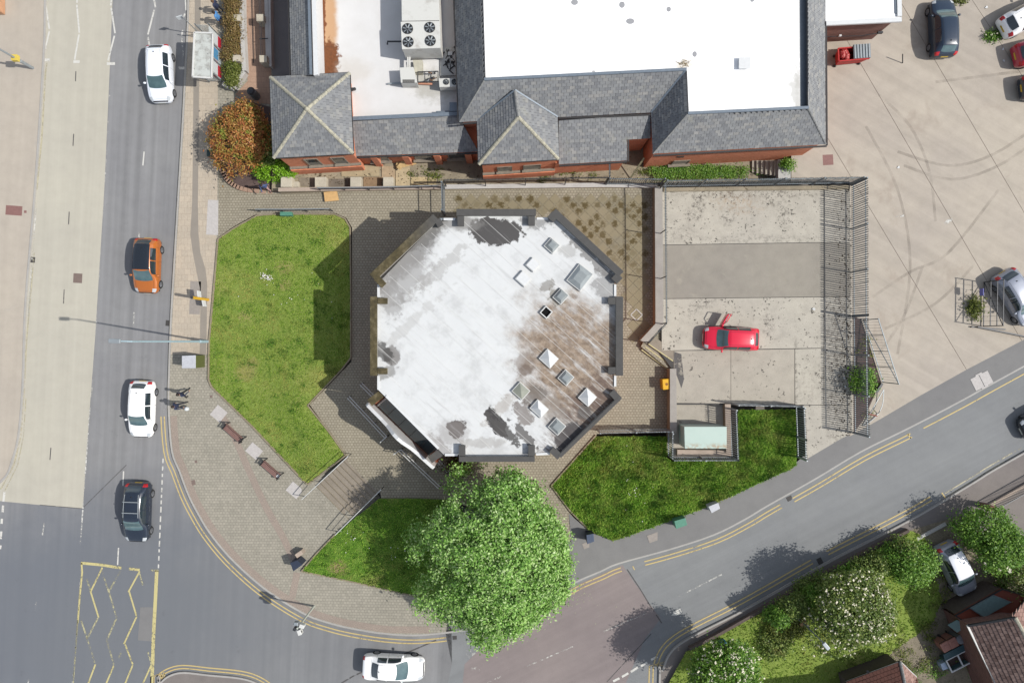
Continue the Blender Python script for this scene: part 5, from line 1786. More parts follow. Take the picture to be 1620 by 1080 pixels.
boxy('street_cabinet', 'low green utility box at the top edge of the west lawn', 'cabinet', [(443, 335), (461, 335), (461, 341), (443, 341)], .5, 1.0, M['teal'], M['teal'])
bn = boxy('litter_bin', 'dark navy litter bin at the south-west tip of the paving', 'litter bin', [(459, 890), (470, 886), (478, 893), (464, 903)], .15, 1.2, M['navy'], M['navy'])
MB().box(origin(bn) + Vector((.1, .62, .3)), (.55, .3, .6), .6).build('side_panel', M['pinkcoping'], bn)
boxy('litter_bin', 'dark litter bin on the tarmac footway east of the big tree', 'litter bin', [(928, 846), (939, 844), (940, 856), (929, 860)], .95, 2.0, M['navy'], flat('slate_blue_lid', C(84, 96, 118), .5))
boxy('litter_bin', 'small dark green bin beside the red shrub', 'litter bin', [(327, 237), (337, 237), (337, 247), (327, 247)], .12, 1.1, flat('dark_green_plastic', C(48, 66, 62), .5), flat('dark_green_lid', C(60, 82, 80), .5))
cb = thing('litter_bin', 'grey round litter bin between the tower and the planter', 'litter bin', G(406, 153, .13))
c0 = G(406, 153, .13)
MB().lathe(c0, [(.28, 0), (.3, .05), (.3, 1.0), (.26, 1.05), (.22, 1.05), (.22, .9)], 14).build('body', M['galv'], cb)
MB().lathe(c0 + up * 1.12, [(.3, 0), (.2, .1), (.02, .14)], 14).build('hood', M['darksteel'], cb)
gb_ = thing('grit_bin', 'yellow grit bin against the retaining wall', 'grit bin', P(1054, 607, PZ))
pts = [P(x, y, 1.75) for x, y in ((1048, 600), (1061, 599), (1061, 615), (1049, 616))]
M['grit'] = flat('yellow_grit_plastic', C(240, 186, 40), .45)
MB().prism(pts, PZ, 1.6).build('body', M['grit'], gb_, bevel=.03)
cc_ = sum(pts, Vector((0, 0, 0))) / 4
MB().prism([cc_ + (p - cc_) * 1.06 for p in pts], 1.6, 1.75).build('lid', M['grit'], gb_, bevel=.05)
MB().lathe(Vector((cc_.x, cc_.y, 1.75)), [(.1, 0), (.1, .006)], 12).build('emblem', flat('brown_print', C(150, 100, 40)), gb_)
# pale container in its pen
ct = thing('storage_container', 'pale mint storage container with rust-streaked edge inside the fenced pen', 'container', P(1115, 695, 1.2))
n = NT('pale_mint_paint', .5, .3)
f = n.noise(n.pos, 2.0, 6, .7)
cc1 = n.mix(n.noise(n.pos, 1.0, 4), C(204, 222, 212), C(190, 212, 202))
south = n.m('SUBTRACT', 1.0, n.step(n.n('ShaderNodeSeparateXYZ', {0: n.pos}).outputs['Y'], P(1115, 707, 3).y - .1, P(1115, 700, 3).y + .1))
cc1 = n.mix(n.m('MULTIPLY', south, n.step(f, .45, .62)), cc1, C(176, 140, 100))
cc1 = n.mix(n.step(n.noise(n.pos, 6, 5, .7), .68, .74), cc1, C(158, 120, 84))
n.col(cc1)
M['mint'] = n.mat
tp = [P(x, y, 3.0) for x, y in ((1083, 675), (1149, 675), (1149, 709), (1084, 709))]
MB().prism(tp, 1.3, 2.94).build('body', M['mint'], ct, bevel=.03)
cc_ = sum(tp, Vector((0, 0, 0))) / 4
MB().prism([cc_ + (p - cc_) * 1.02 for p in tp], 2.941, 3.0).build('roof', M['mint'], ct, bevel=.02)
for k in (.2, .8):
    MB().bar(tp[0].lerp(tp[1], k) - up * 1.72, tp[3].lerp(tp[2], k) - up * 1.72, .15, .16).build('skid', M['darksteel'], ct)
# benches of dark slats between black end frames
M['wood'] = flat('brown_bench_slat', C(150, 116, 108), .6, var=.15)
def bench(label, px, py, ang, red=False, sheetpaper=False):
    t = thing('bench', label, 'bench', G(px, py, .13), ang, 'benches along the west lawn')
    L = 1.62
    for s in (-1, 1):
        f = MB()
        f.bar((s * L / 2, -.24, 0), (s * L / 2, -.2, .62), .07, .05, Vector((1, 0, 0)))
        f.bar((s * L / 2, .3, 0), (s * L / 2, .22, .82), .07, .05, Vector((1, 0, 0)))
        f.bar((s * L / 2, -.26, .6), (s * L / 2, .26, .62), .07, .05)
        f.bar((s * L / 2, -.24, .4), (s * L / 2, .26, .4), .06, .05)
        f.build('end_frame', M['blackplastic'], t, local=True)
    for i in range(4):
        MB().box((0, -.19 + i * .115, .44), (L - .06, .095, .035)).build('slat', M['wood'], t, local=True, bevel=.006)
    for i in range(3):
        MB().box((0, .245 + i * .015, .55 + i * .11), (L - .06, .03, .085)).build('slat', M['wood'], t, local=True, bevel=.006)
    return t
bench('brown slatted bench with bare seat, the one farther from the stairs', 373, 684, math.radians(-41))
b2 = bench('brown slatted bench with a white paper on one end, nearer the stairs', 432, 741, math.radians(-41))
pp = MB().box((0, 0, 0), (.24, .36, .02)).build('paper_bag', M['whitepaint'])
pp.location = G(441, 752, .62)
pp.rotation_euler = (0, 0, math.radians(-41))
tag(pp, 'white paper bag on the end of the bench nearer the stairs', 'paper bag')
# bus shelter
bs = thing('bus_shelter', 'bus shelter with a dirty translucent white roof on the east footway', 'bus shelter', G(335, 90, .13))
n = NT('dirty_translucent_roof', .5, .3)
f = n.noise(n.pos, 2.2, 7, .7)
n.col(n.mix(n.step(f, .42, .7), C(214, 218, 212), C(164, 162, 156)))
M['shelter_roof'] = n.mat
rz = 2.6
rp4 = [P(x, y, rz) for x, y in ((308, 52), (337, 53), (335, 124), (305, 122))]
MB().prism(rp4, rz - .05, rz).build('roof', M['shelter_roof'], bs)
for i in range(4):
    a, b = rp4[i], rp4[(i + 1) % 4]
    MB().bar(a, b, .1, .14).build('roof_edge', M['whitemetal'], bs)
ba, bb = P(352, 62, .2), P(352, 130, .2)
M['posterred'] = flat('red_poster', C(206, 52, 70), .4, var=.04)
M['posterblue'] = flat('blue_poster', C(96, 160, 204), .4, var=.04)
M['posterwhite'] = flat('white_poster', C(228, 234, 236), .4, var=.04)
gg_ = NT('clear_shelter_glass', .05, .5)
gg_.col((.55, .62, .64, 1))
gg_.b.inputs['Alpha'].default_value = .35
M['shelterglass'] = gg_.mat
for k in range(4):
    a = ba.lerp(bb, k / 3)
    MB().tube([a, a + up * 2.4], .035, 8).build('post', M['galv'], bs)
for k in range(3):
    a, b = ba.lerp(bb, k / 3 + .02), ba.lerp(bb, (k + 1) / 3 - .02)
    pn = MB().bar(a + up * 1.25, b + up * 1.25, .02, 2.0).build('back_panel', M['shelterglass'], bs)
    if k != 1:
        MB().bar(a.lerp(b, .08) + up * 1.5 + Vector((.02, 0, 0)), a.lerp(b, .92) + up * 1.5 + Vector((.02, 0, 0)), .012, 1.3).build('poster', M['posterwhite'], pn)
        MB().bar(a.lerp(b, .08) + up * .55 + Vector((.02, 0, 0)), a.lerp(b, .92) + up * .55 + Vector((.02, 0, 0)), .012, .56).build('poster', M['posterred'], pn)
    else:
        MB().bar(a.lerp(b, .1) + up * 1.2 + Vector((.02, 0, 0)), a.lerp(b, .9) + up * 1.2 + Vector((.02, 0, 0)), .012, .8).build('poster', M['posterblue'], pn)
for k in (0, 1):
    a = ba.lerp(bb, k)
    MB().bar(a + up * 1.25 + Vector((-.15, 0, 0)), a + up * 1.25 + Vector((-.9, 0, 0)), .02, 1.9).build('end_panel', M['shelterglass'], bs)
    MB().tube([a + Vector((-.95, 0, 0)), a + Vector((-.95, 0, 2.4))], .035, 8).build('post', M['galv'], bs)
MB().bar(ba + Vector((-.3, -.2, .45)), bb + Vector((-.3, .2, .45)), .25, .04).build('seat', M['posterred'], bs)
bp = thing('bus_stop_pole', 'thin pole with a small white flag at the north end of the bus shelter', 'bus stop pole', G(316, 54, .13))
c0 = G(316, 54, .13)
MB().tube([c0, c0 + up * 2.7], .03, 8).build('pole', M['galv_light'], bp)
MB().box(c0 + Vector((-.22, .02, 2.5)), (.42, .04, .4), .35).build('flag', M['posterwhite'], bp)
# ------------------------------------------------------------------ trees and shrubs
def leafmat(name, stops, patch=None, trans=0.3):
    n = NT(name, 0.5, 0.35)
    r = n.island()
    f = n.m('ADD', n.m('MULTIPLY', r, 0.6), n.m('MULTIPLY', n.noise(n.pos, 1.3, 4, .6), 0.4))
    col = n.ramp(f, stops)
    if patch:
        col = n.mix(n.step(n.noise(n.pos, patch[0], 4, .6), patch[1], patch[1] + .12), col, patch[2])
    n.col(col)
    tr = n.n('ShaderNodeBsdfTranslucent', {'Color': col})
    mx = n.n('ShaderNodeMixShader', {0: trans, 1: n.b.outputs[0], 2: tr.outputs[0]})
    out = n.t.nodes['Material Output']
    n.t.links.new(mx.outputs[0], out.inputs['Surface'])
    return n.mat

def foliage(name, root, c, rad, nclump, per, leaf, mat, seed=0, lob=.22, low=-.35, clump=.5, squash=1.0, flowers=None, inner=.35, kind='stuff', up=.55, boughs=0, br=.3):
    R = np.random.default_rng(seed)
    c = np.array(c)
    rad = np.array(rad, float)
    # lobed radius as a sum of directional bumps
    bd = R.normal(size=(22, 3))
    bd /= np.linalg.norm(bd, axis=1)[:, None]
    bw = R.uniform(-.6, 1, 22)
    def rr(d):
        s = np.exp(6 * (d @ bd.T - 1)) @ bw
        return 1 - lob * .6 + lob * s
    d = R.normal(size=(nclump * 3, 3))
    d /= np.linalg.norm(d, axis=1)[:, None]
    d = d[d[:, 2] > low][:nclump]
    n_ = len(d)
    depth = 1 - np.where(R.random(n_) < inner, R.random(n_) * .55, R.random(n_) * .12)
    cc = d * (rr(d) * depth)[:, None] * rad
    if boughs:
        bdir = R.normal(size=(boughs * 3, 3))
        bdir /= np.linalg.norm(bdir, axis=1)[:, None]
        bdir = bdir[bdir[:, 2] > low - .1][:boughs]
        nb = len(bdir)
        bcen = bdir * (rr(bdir) * R.uniform(.55, .86, nb))[:, None] * rad
        brad = br * R.uniform(.7, 1.35, nb) * min(rad)
        ib = R.integers(0, nb, n_)
        dd_ = d.copy()
        flip = (dd_ * bdir[ib]).sum(1) < -.25
        dd_[flip] *= -1
        cc = bcen[ib] + dd_ * (brad[ib] * np.where(R.random(n_) < inner, R.uniform(.3, .9, n_), R.uniform(.88, 1.05, n_)))[:, None]
        d = dd_ * .7 + bdir[ib] * .3
    cs = clump * R.uniform(.6, 1.25, n_)
    k = per
    P_ = cc[:, None, :] + R.normal(size=(n_, k, 3)) * (cs[:, None, None] * .5) * np.array([1, 1, .7])
    D = np.repeat(d[:, None, :], k, axis=1)
    Nn = D * .5 + np.array([0, 0, up]) + R.normal(size=P_.shape) * .55
    Nn /= np.linalg.norm(Nn, axis=2)[..., None]
    def quads(P3, N3, size, asp=.55):
        P3 = P3.reshape(-1, 3)
        N3 = N3.reshape(-1, 3)
        a = R.normal(size=P3.shape)
        t = np.cross(N3, a)
        t /= np.linalg.norm(t, axis=1)[:, None]
        b = np.cross(N3, t)
        s = size * R.uniform(.6, 1.3, len(P3))[:, None]
        V = np.stack([P3 - t * s, P3 + b * s * asp + N3 * s * .12, P3 + t * s, P3 - b * s * asp + N3 * s * .12], axis=1)
        return V.reshape(-1, 3)
    def emit(V, nm, m):
        V = V + c
        zmin = origin(root).z + .02
        V[:, 2] = np.maximum(V[:, 2], zmin)
        o3 = np.array(origin(root))
        V = V - o3
        me = bpy.data.meshes.new(nm)
        nq = len(V) // 4
        me.vertices.add(len(V))
        me.vertices.foreach_set('co', V.astype(np.float32).ravel())
        me.loops.add(nq * 4)
        me.loops.foreach_set('vertex_index', np.arange(nq * 4, dtype=np.int32))
        me.polygons.add(nq)
        me.polygons.foreach_set('loop_start', np.arange(0, nq * 4, 4, dtype=np.int32))
        me.polygons.foreach_set('loop_total', np.full(nq, 4, dtype=np.int32))
        me.materials.append(m)
        me.update(calc_edges=True)
        me.validate()
        o = bpy.data.objects.new(nm, me)
        o.parent = root
        link(o)
        if kind:
            o['kind'] = kind
        return o
    o = emit(quads(P_, Nn, leaf), name, mat)
    if flowers:
        nf, fs, fm = flowers
        idx = R.integers(0, n_, nf)
        q = cc[idx] * 1.03 + R.normal(size=(nf, 3)) * cs[idx][:, None] * .4
        q = q[:, None, :] + R.normal(size=(nf, 3, 3)) * fs * .6
        emit(quads(q, np.broadcast_to(np.array([.1, 0, 1.0]), q.shape) + R.normal(size=q.shape) * .3, fs, .8), 'flowers', fm)
    return o

def plant(kind, label, cat, px, py, zg, zc, rad, nclump, per, leaf, mat, seed, trunk=.1, limbs=4, group=None, **kw):
    c = P(px, py, zc)
    t = thing(kind, label, cat, Vector((c.x, c.y, zg)), group=group)
    part = 'crown' if 'tree' in kind else 'foliage'
    foliage(part, t, c, rad, nclump, per, leaf, mat, seed, **kw)
    M_ = M['bark']
    h = zc - zg
    mb = MB()
    if trunk > .12:
        mb.tube([Vector((c.x, c.y, zg - .2)), Vector((c.x + .05, c.y, zg + h * .5)), Vector((c.x - .05, c.y + .08, zg + h * 1.1))], [trunk * 1.25, trunk, trunk * .6], 10)
    mb.build('trunk', M_, t) if mb.v else None
    for i in range(limbs):
        a = i * 6.283 / limbs + seed
        e = Vector((c.x + math.cos(a) * rad[0] * .6, c.y + math.sin(a) * rad[1] * .6, zc + rad[2] * .25))
        s = Vector((c.x, c.y, zg + h * (.55 if trunk > .12 else .02)))
        MB().tube([s, s.lerp(e, .5) + Vector((0, 0, .1 * h)), e], [trunk * .6, trunk * .4, trunk * .12], 6).build('limb', M_, t)
    return t
M['bark'] = flat('grey_brown_bark', C(104, 92, 78), .95, var=.25)
G1 = leafmat('lime_tree_leaves', [(.15, C(92, 142, 52)), (.4, C(148, 204, 90)), (.62, C(190, 234, 126)), (.9, C(238, 252, 202))], trans=.3)
G2 = leafmat('hedge_leaves', [(.15, C(72, 116, 32)), (.45, C(112, 162, 52)), (.7, C(146, 190, 72)), (.95, C(200, 222, 130))])
G3 = leafmat('dark_shrub_leaves', [(.15, C(76, 104, 44)), (.45, C(122, 150, 66)), (.7, C(160, 178, 90)), (.95, C(206, 212, 142))], patch=(.8, .6, C(170, 166, 96)))
G4 = leafmat('red_shrub_leaves', [(.12, C(120, 122, 50)), (.34, C(192, 118, 70)), (.5, C(216, 140, 82)), (.68, C(206, 180, 92)), (.85, C(232, 150, 100)), (.97, C(244, 208, 150))], patch=(1.5, .52, C(160, 172, 72)))
G5 = leafmat('bright_lime_leaves', [(.15, C(98, 150, 20)), (.5, C(150, 206, 36)), (.9, C(190, 236, 90))], trans=.35)
G6 = leafmat('brown_hedge_leaves', [(.12, C(92, 92, 44)), (.36, C(140, 116, 70)), (.6, C(176, 146, 98)), (.8, C(160, 150, 80)), (.97, C(222, 206, 156))], patch=(.7, .62, C(132, 150, 60)))
G7 = leafmat('olive_grass_leaves', [(.15, C(78, 96, 36)), (.5, C(124, 138, 56)), (.9, C(172, 176, 92))])
FW = flat('cream_blossom', C(240, 234, 208), .7, var=.05)
plant('lime_tree', 'large round broad-leaved tree between the octagonal building and the side road', 'tree', 793, 880, .75, 5.3, (4.85, 5.65, 3.7), 2400, 46, .094, G1, 3, trunk=.26, limbs=9, lob=.36, low=-.3, clump=.5, inner=.2, boughs=95, br=.33)
plant('red_shrub', 'large red-tipped shrub in the curved planting bed beside the tower', 'shrub', 384, 215, .24, 1.7, (2.1, 2.35, 1.35), 420, 26, .085, G4, 5, limbs=5, lob=.18, clump=.42, low=-.2)
plant('lime_green_shrub', 'low bright lime-green shrub at the edge of the planting bed', 'shrub', 437, 268, .24, .75, (1.6, .8, .55), 150, 26, .075, G5, 6, limbs=3, lob=.15, clump=.3, low=-.1)
plant('dark_shrub', 'dark green shrub in the shade of the tower beside the red shrub', 'shrub', 424, 232, .24, 1.0, (.95, 1.75, .9), 150, 24, .08, G3, 7, limbs=3, lob=.2, clump=.4)
plant('wall_shrub', 'small dark shrub at the south wall of the octagonal building above the tree', 'shrub', 722, 738, PZ, 1.9, (.85, .6, .9), 90, 24, .07, leafmat('dark_bronze_leaves', [(.2, C(58, 58, 36)), (.6, C(92, 88, 52)), (.95, C(140, 126, 82))]), 8, limbs=3)
plant('fence_shrub', 'light green self-seeded bush growing through the court fence', 'shrub', 1364, 603, 1.42, 2.1, (.75, 1.0, .7), 90, 18, .09, G2, 9, limbs=4, inner=.5)
plant('grass_clump', 'tuft of long grass growing along the gate line in the parking', 'grass clump', 1543, 486, 1.42, 1.6, (.24, .62, .22), 46, 20, .085, G7, 10, limbs=0)
plant('weed_clump', 'leafy weeds along the kerb line by the parked white car', 'weeds', 1571, 57, 1.42, 1.55, (.55, .3, .16), 50, 16, .06, G2, 11, limbs=0, clump=.3, flowers=(10, .05, FW))
plant('weed_clump', 'sparse weeds behind the parked navy car at the top edge', 'weeds', 1520, 1, 1.42, 1.5, (.5, .16, .12), 26, 14, .06, G7, 12, limbs=0, clump=.25)
plant('plinth_plant', 'small green plant sprouting beside the concrete plinth at the yard steps', 'plant', 1246, 262, 1.42, 1.9, (.4, .36, .32), 46, 16, .07, G2, 13, limbs=2, clump=.3)
# planter hedge of brownish leaves by the bus shelter
hg = thing('planter_hedge', 'brownish clipped hedge in the white-walled planter behind the bus shelter', 'hedge', G(368, 60, .13))
for i, (y, r) in enumerate(((-18, 1.0), (8, .9), (34, .95), (60, 1.0), (86, 1.0), (110, .9), (128, .6))):
    foliage('foliage', hg, P(368, y, .62), (.62 if i < 6 else .45, r * .75, .5), 100, 22, .06, G6 if i < 5 else G7, 20 + i, lob=.2, clump=.3, low=0)
    MB().tube([P(368, y, .15), P(368, y, .75)], [.03, .015], 6).build('stem', M['bark'], hg)
# weeds on the yard strip
def scatter(name, x0, x1, y0, y1, zg, n_, mat, h=.3, seed=0, root=None):
    R = np.random.default_rng(seed)
    V, F = [], []
    cl = [(R.uniform(x0, x1), R.uniform(y0, y1)) for _ in range(max(3, n_ // 40))]
    for i in range(n_):
        q = cl[R.integers(len(cl))]
        p = P(q[0] + R.normal(0, 5), q[1] + R.normal(0, 3.2), zg)
        hh = h * R.uniform(.2, 1)
        a = R.uniform(0, 6.28)
        s = R.uniform(.03, .08)
        dx, dy = math.cos(a) * s, math.sin(a) * s
        z = zg + hh
        b = len(V)
        V += [(p.x - dx, p.y - dy, z), (p.x + dy * .5, p.y - dx * .5, z + .02), (p.x + dx, p.y + dy, z + R.uniform(-.03, .05)), (p.x - dy * .5, p.y + dx * .5, z + .02)]
        F.append([b, b + 1, b + 2, b + 3])
        if i % 5 == 0:
            b = len(V)
            V += [(p.x - .006, p.y, zg), (p.x + .006, p.y, zg), (p.x, p.y, z)]
            F.append([b, b + 1, b + 2])
    o = mesh_obj(name, V, F, mat, root)
    o['kind'] = 'stuff'
    return o
scatter('weeds', 1030, 1178, 265, 282, .5, 5200, G2, .4, 1)
scatter('weeds', 1005, 1120, 272, 284, .5, 1200, G7, .3, 2)
scatter('weeds', 1354, 1380, 520, 660, 1.42, 420, G7, .2, 3)
scatter('weeds', 575, 700, 268, 290, .5, 260, G7, .15, 4)
scatter('weeds', 1200, 1230, 268, 284, .6, 160, G2, .3, 5)
scatter('weeds', 860, 940, 266, 284, .5, 300, G7, .15, 6)
# gardens south of the side road
plant('flowering_tree', 'large white-flowering tree in the middle of the garden lawn', 'tree', 1357, 970, 1.42, 4.5, (2.85, 2.75, 1.9), 760, 28, .085, G3, 31, trunk=.14, limbs=6, lob=.45, clump=.5, inner=.45, flowers=(760, .06, FW))
plant('flowering_tree', 'white-flowering tree at the bottom edge beside the road bend', 'tree', 1150, 1066, 1.3, 4.8, (2.75, 2.1, 1.9), 620, 28, .085, G2, 32, trunk=.14, limbs=5, lob=.45, clump=.5, inner=.45, flowers=(820, .06, FW))
plant('garden_hedge', 'rounded dark green hedge next to the silver people carrier', 'hedge', 1441, 889, 1.42, 2.9, (1.8, 1.35, 1.6), 240, 30, .085, G2, 33, limbs=4, lob=.2)
plant('garden_bush', 'bright green bush by the driveway gate pier', 'bush', 1556, 838, 1.42, 3.2, (1.85, 1.35, 1.6), 230, 30, .085, G2, 34, limbs=4, lob=.3)
plant('garden_bush', 'bright green bush with a few white blooms beside the silver people carrier', 'bush', 1584, 866, 1.42, 3.4, (1.75, 1.6, 1.7), 230, 30, .085, G2, 35, limbs=4, lob=.3, flowers=(14, .1, FW))
plant('garden_bush', 'shaded dark bush at the right edge above the red flat roof', 'bush', 1614, 912, 1.42, 2.4, (1.5, 1.5, 1.3), 170, 30, .085, G3, 36, limbs=4)
plant('low_shrub', 'low olive shrub near the garden street lamp', 'shrub', 1243, 990, 1.42, 1.8, (1.6, 1.0, .6), 130, 24, .08, G7, 37, limbs=3)
plant('low_shrub', 'low olive shrub between the two white-flowering trees', 'shrub', 1222, 1018, 1.42, 1.7, (1.3, 1.1, .5), 110, 24, .08, G3, 38, limbs=3)
plant('low_shrub', 'dark low shrub under the south footway edge', 'shrub', 1300, 925, 1.42, 1.9, (1.9, .8, .6), 130, 24, .08, G3, 39, limbs=3)
plant('door_plant', 'small pale plant at the corner of the red flat roof', 'plant', 1521, 966, 1.42, 2.0, (.32, .3, .3), 30, 14, .08, G7, 40, limbs=1, clump=.3)
scatter('weeds', 1400, 1478, 980, 1060, 1.42, 1300, G7, .25, 41)
scatter('weeds', 1470, 1500, 880, 960, 1.42, 700, G7, .25, 42)
scatter('weeds', 1440, 1560, 1040, 1090, 1.42, 900, G2, .25, 43)
scatter('weeds', 1330, 1440, 1040, 1060, 1.42, 300, G7, .2, 44)

rh = thing('roadside_hedge', 'dark hedge along the garden side of the low wall by the south footway', 'hedge', G(1310, 915, .14))
for i in range(11):
    f = i / 10
    x, y = 1228 + (1424 - 1228) * f, 972 + (868 - 972) * f
    foliage('foliage', rh, P(x, y, 2.6), (.8, .65, 1.15), 130, 22, .08, G3 if i % 3 else G2, 60 + i, lob=.25, clump=.36, low=-.2)
    MB().tube([P(x, y, 1.4), P(x, y, 2.2)], [.04, .02], 6).build('stem', M['bark'], rh)
# ------------------------------------------------------------------ vehicles
def paint(name, c, rough=.32, metal=0.0, coat=.8):
    n = NT(name, rough, .4, metal)
    n.col(c)
    n.b.inputs['Coat Weight'].default_value = coat
    n.b.inputs['Coat Roughness'].default_value = .06
    return n.mat
M['tyre'] = flat('tyre_rubber', (.018, .018, .018), .85)
M['alloy'] = flat('alloy_rim', C(170, 172, 176), .35, .5, .7)
M['trim'] = flat('black_trim', (.02, .02, .022), .5)
M['lampglass'] = flat('headlamp_glass', C(206, 212, 216), .15, .6)
M['tail'] = flat('tail_lamp_red', C(206, 24, 34), .2, .6)
M['plate'] = flat('plate_white', C(226, 226, 214), .5)
M['plate_y'] = flat('plate_yellow', C(226, 190, 70), .5)
n = NT('windscreen_glass', .06, .6)
n.col(n.mix(n.noise(n.obj(), 2.4, 4), C(58, 84, 90), C(104, 134, 136)))
n.b.inputs['Coat Weight'].default_value = .7
M['screen'] = n.mat
n = NT('tinted_glass', .06, .6)
n.col(n.mix(n.noise(n.obj(), 2.0, 3), (.008, .012, .016, 1), (.028, .042, .052, 1)))
n.b.inputs['Coat Weight'].default_value = .7
M['tint'] = n.mat

HATCH = [(0, .62, .30, .50, .45, .58, .60), (.02, .78, .24, .58, .56, .68, .70), (.07, .92, .20, .66, .64, .76, .79), (.14, .98, .19, .73, .70, .83, .87), (.22, 1, .19, .80, .75, .90, .94), (.27, 1, .19, .84, .755, 1.0, 1.04), (.39, 1, .19, .88, .675, 1.36, 1.40), (.45, 1, .19, .89, .655, 1.42, 1.47), (.60, 1, .19, .91, .645, 1.44, 1.50), (.76, 1, .19, .93, .625, 1.41, 1.47), (.86, .985, .20, .95, .60, 1.34, 1.39), (.93, .95, .22, .95, .61, 1.08, 1.12), (.965, .90, .24, .90, .62, .96, .99), (.99, .82, .27, .74, .58, .80, .82), (1, .70, .32, .56, .50, .62, .64)]
SALOON = [(0, .62, .30, .50, .45, .58, .60), (.02, .78, .24, .58, .56, .67, .69), (.07, .92, .20, .66, .64, .74, .77), (.15, .98, .19, .73, .70, .82, .86), (.25, 1, .19, .80, .75, .90, .94), (.30, 1, .19, .84, .755, 1.0, 1.04), (.43, 1, .19, .88, .665, 1.34, 1.39), (.50, 1, .19, .89, .645, 1.40, 1.46), (.60, 1, .19, .91, .64, 1.42, 1.49), (.70, 1, .19, .93, .63, 1.38, 1.44), (.77, .99, .19, .95, .63, 1.22, 1.27), (.85, .985, .20, .96, .64, 1.04, 1.07), (.93, .94, .22, .94, .64, 1.0, 1.03), (.985, .84, .26, .78, .60, .88, .90), (1, .70, .32, .56, .50, .64, .66)]
def pchip(xs, ys, x):
    xs = np.asarray(xs, float)
    ys = np.asarray(ys, float)
    h = np.diff(xs)
    d = np.diff(ys) / h
    m = np.zeros(len(xs))
    m[0], m[-1] = d[0], d[-1]
    for i in range(1, len(xs) - 1):
        if d[i - 1] * d[i] > 0:
            w1, w2 = 2 * h[i] + h[i - 1], h[i] + 2 * h[i - 1]
            m[i] = (w1 + w2) / (w1 / d[i - 1] + w2 / d[i])
    k = np.clip(np.searchsorted(xs, x) - 1, 0, len(h) - 1)
    t = (x - xs[k]) / h[k]
    return ((1 + 2 * t) * (1 - t) ** 2) * ys[k] + t * (1 - t) ** 2 * h[k] * m[k] + t * t * (3 - 2 * t) * ys[k + 1] + t * t * (t - 1) * h[k] * m[k + 1]

class Body:
    def __init__(s, table, L, Wd, H):
        s.tab = np.array(table)
        s.L, s.W, s.H = L, Wd, H
    def st(s, u):
        q = [float(pchip(s.tab[:, 0], s.tab[:, i], u)) for i in range(1, 7)]
        w, zs, zb, wr, zr, zc = q
        k = s.H / 1.5
        hw = s.W / 2
        w *= hw
        wr *= hw
        pts = [(w * .90, zs), (w * .985, zs + .15), (w, zs * .45 + zb * .55), (w * .965, zb), (wr, zr), (wr * .55, zr + (zc - zr) * .8), (0, zc)]
        return np.array([(a, b * k if i else b) for i, (a, b) in enumerate(pts)])
    def at(s, u, v, side=1):
        p = s.st(u)
        i = np.arange(7)
        y = float(pchip(i, p[:, 0], v))
        z = float(pchip(i, p[:, 1], v))
        return Vector((s.L / 2 - u * s.L, side * y, z))
    def nrm(s, u, v, side=1):
        e = .01
        a = s.at(min(u + e, 1), v, side) - s.at(max(u - e, 0), v, side)
        b = s.at(u, min(v + .05, 6), side) - s.at(u, max(v - .05, 0), side)
        n_ = a.cross(b) * (1 if side > 0 else -1)
        if n_.length < 1e-9:
            return Vector((0, 0, 1))
        n_.normalize()
        if n_.z < -.2:
            n_ = -n_
        c = Vector((0, side if v < 3.9 else 0, .6 if v < 3.9 else 1))
        return n_ if n_.dot(c) > -.3 else -n_
    def shell(s, nu=44, nv=19):
        us = np.unique(np.concatenate([np.linspace(0, 1, nu), s.tab[:, 0]]))
        V, F = [], []
        vs = np.linspace(0, 6, nv)
        for u in us:
            row = [s.at(u, v, 1) for v in vs] + [s.at(u, v, -1) for v in vs[::-1][1:]]
            V += row
        m = 2 * nv - 1
        for i in range(len(us) - 1):
            for j in range(m - 1):
                a = i * m + j
                F.append([a, a + m, a + m + 1, a + 1])
            F.append([i * m, i * m + m - 1, (i + 1) * m + m - 1, (i + 1) * m])
        F.append(list(range(m)))
        e = (len(us) - 1) * m
        F.append([e + j for j in range(m)][::-1])
        return V, F
    def panel(s, u0, u1, v0, v1, side=1, nu=8, nv=6, off=.007, full=False, curve=0.0):
        V, F = [], []
        if full:
            cols = [(v, 1) for v in np.linspace(v0, 6, nv)] + [(v, -1) for v in np.linspace(6, v0, nv)[1:]]
        else:
            cols = [(v, side) for v in np.linspace(v0, v1, nv)]
        for i in range(nu + 1):
            for j, (v, sd) in enumerate(cols):
                f = i / nu
                bow = curve * (1 - (abs(2 * j / (len(cols) - 1) - 1)) ** 2) if full else 0
                u = u0 + (u1 - u0) * f - bow
                V.append(s.at(u, v, sd) + s.nrm(u, v, sd) * off)
        m = len(cols)
        for i in range(nu):
            for j in range(m - 1):
                a = i * m + j
                F.append([a, a + m, a + m + 1, a + 1])
        return V, F
    def seam(s, pts, w=.012, off=.004):
        V = []
        F = []
        P3 = [s.at(u, v, sd) + s.nrm(u, v, sd) * off for u, v, sd in pts]
        N3 = [s.nrm(u, v, sd) for u, v, sd in pts]
        for i, p in enumerate(P3):
            d = P3[min(i + 1, len(P3) - 1)] - P3[max(i - 1, 0)]
            t = d.cross(N3[i])
            if t.length < 1e-6:
                t = Vector((0, 1, 0))
            t.normalize()
            V += [p - t * w / 2, p + t * w / 2]
        for i in range(len(P3) - 1):
            F.append([2 * i, 2 * i + 1, 2 * i + 3, 2 * i + 2])
        return V, F

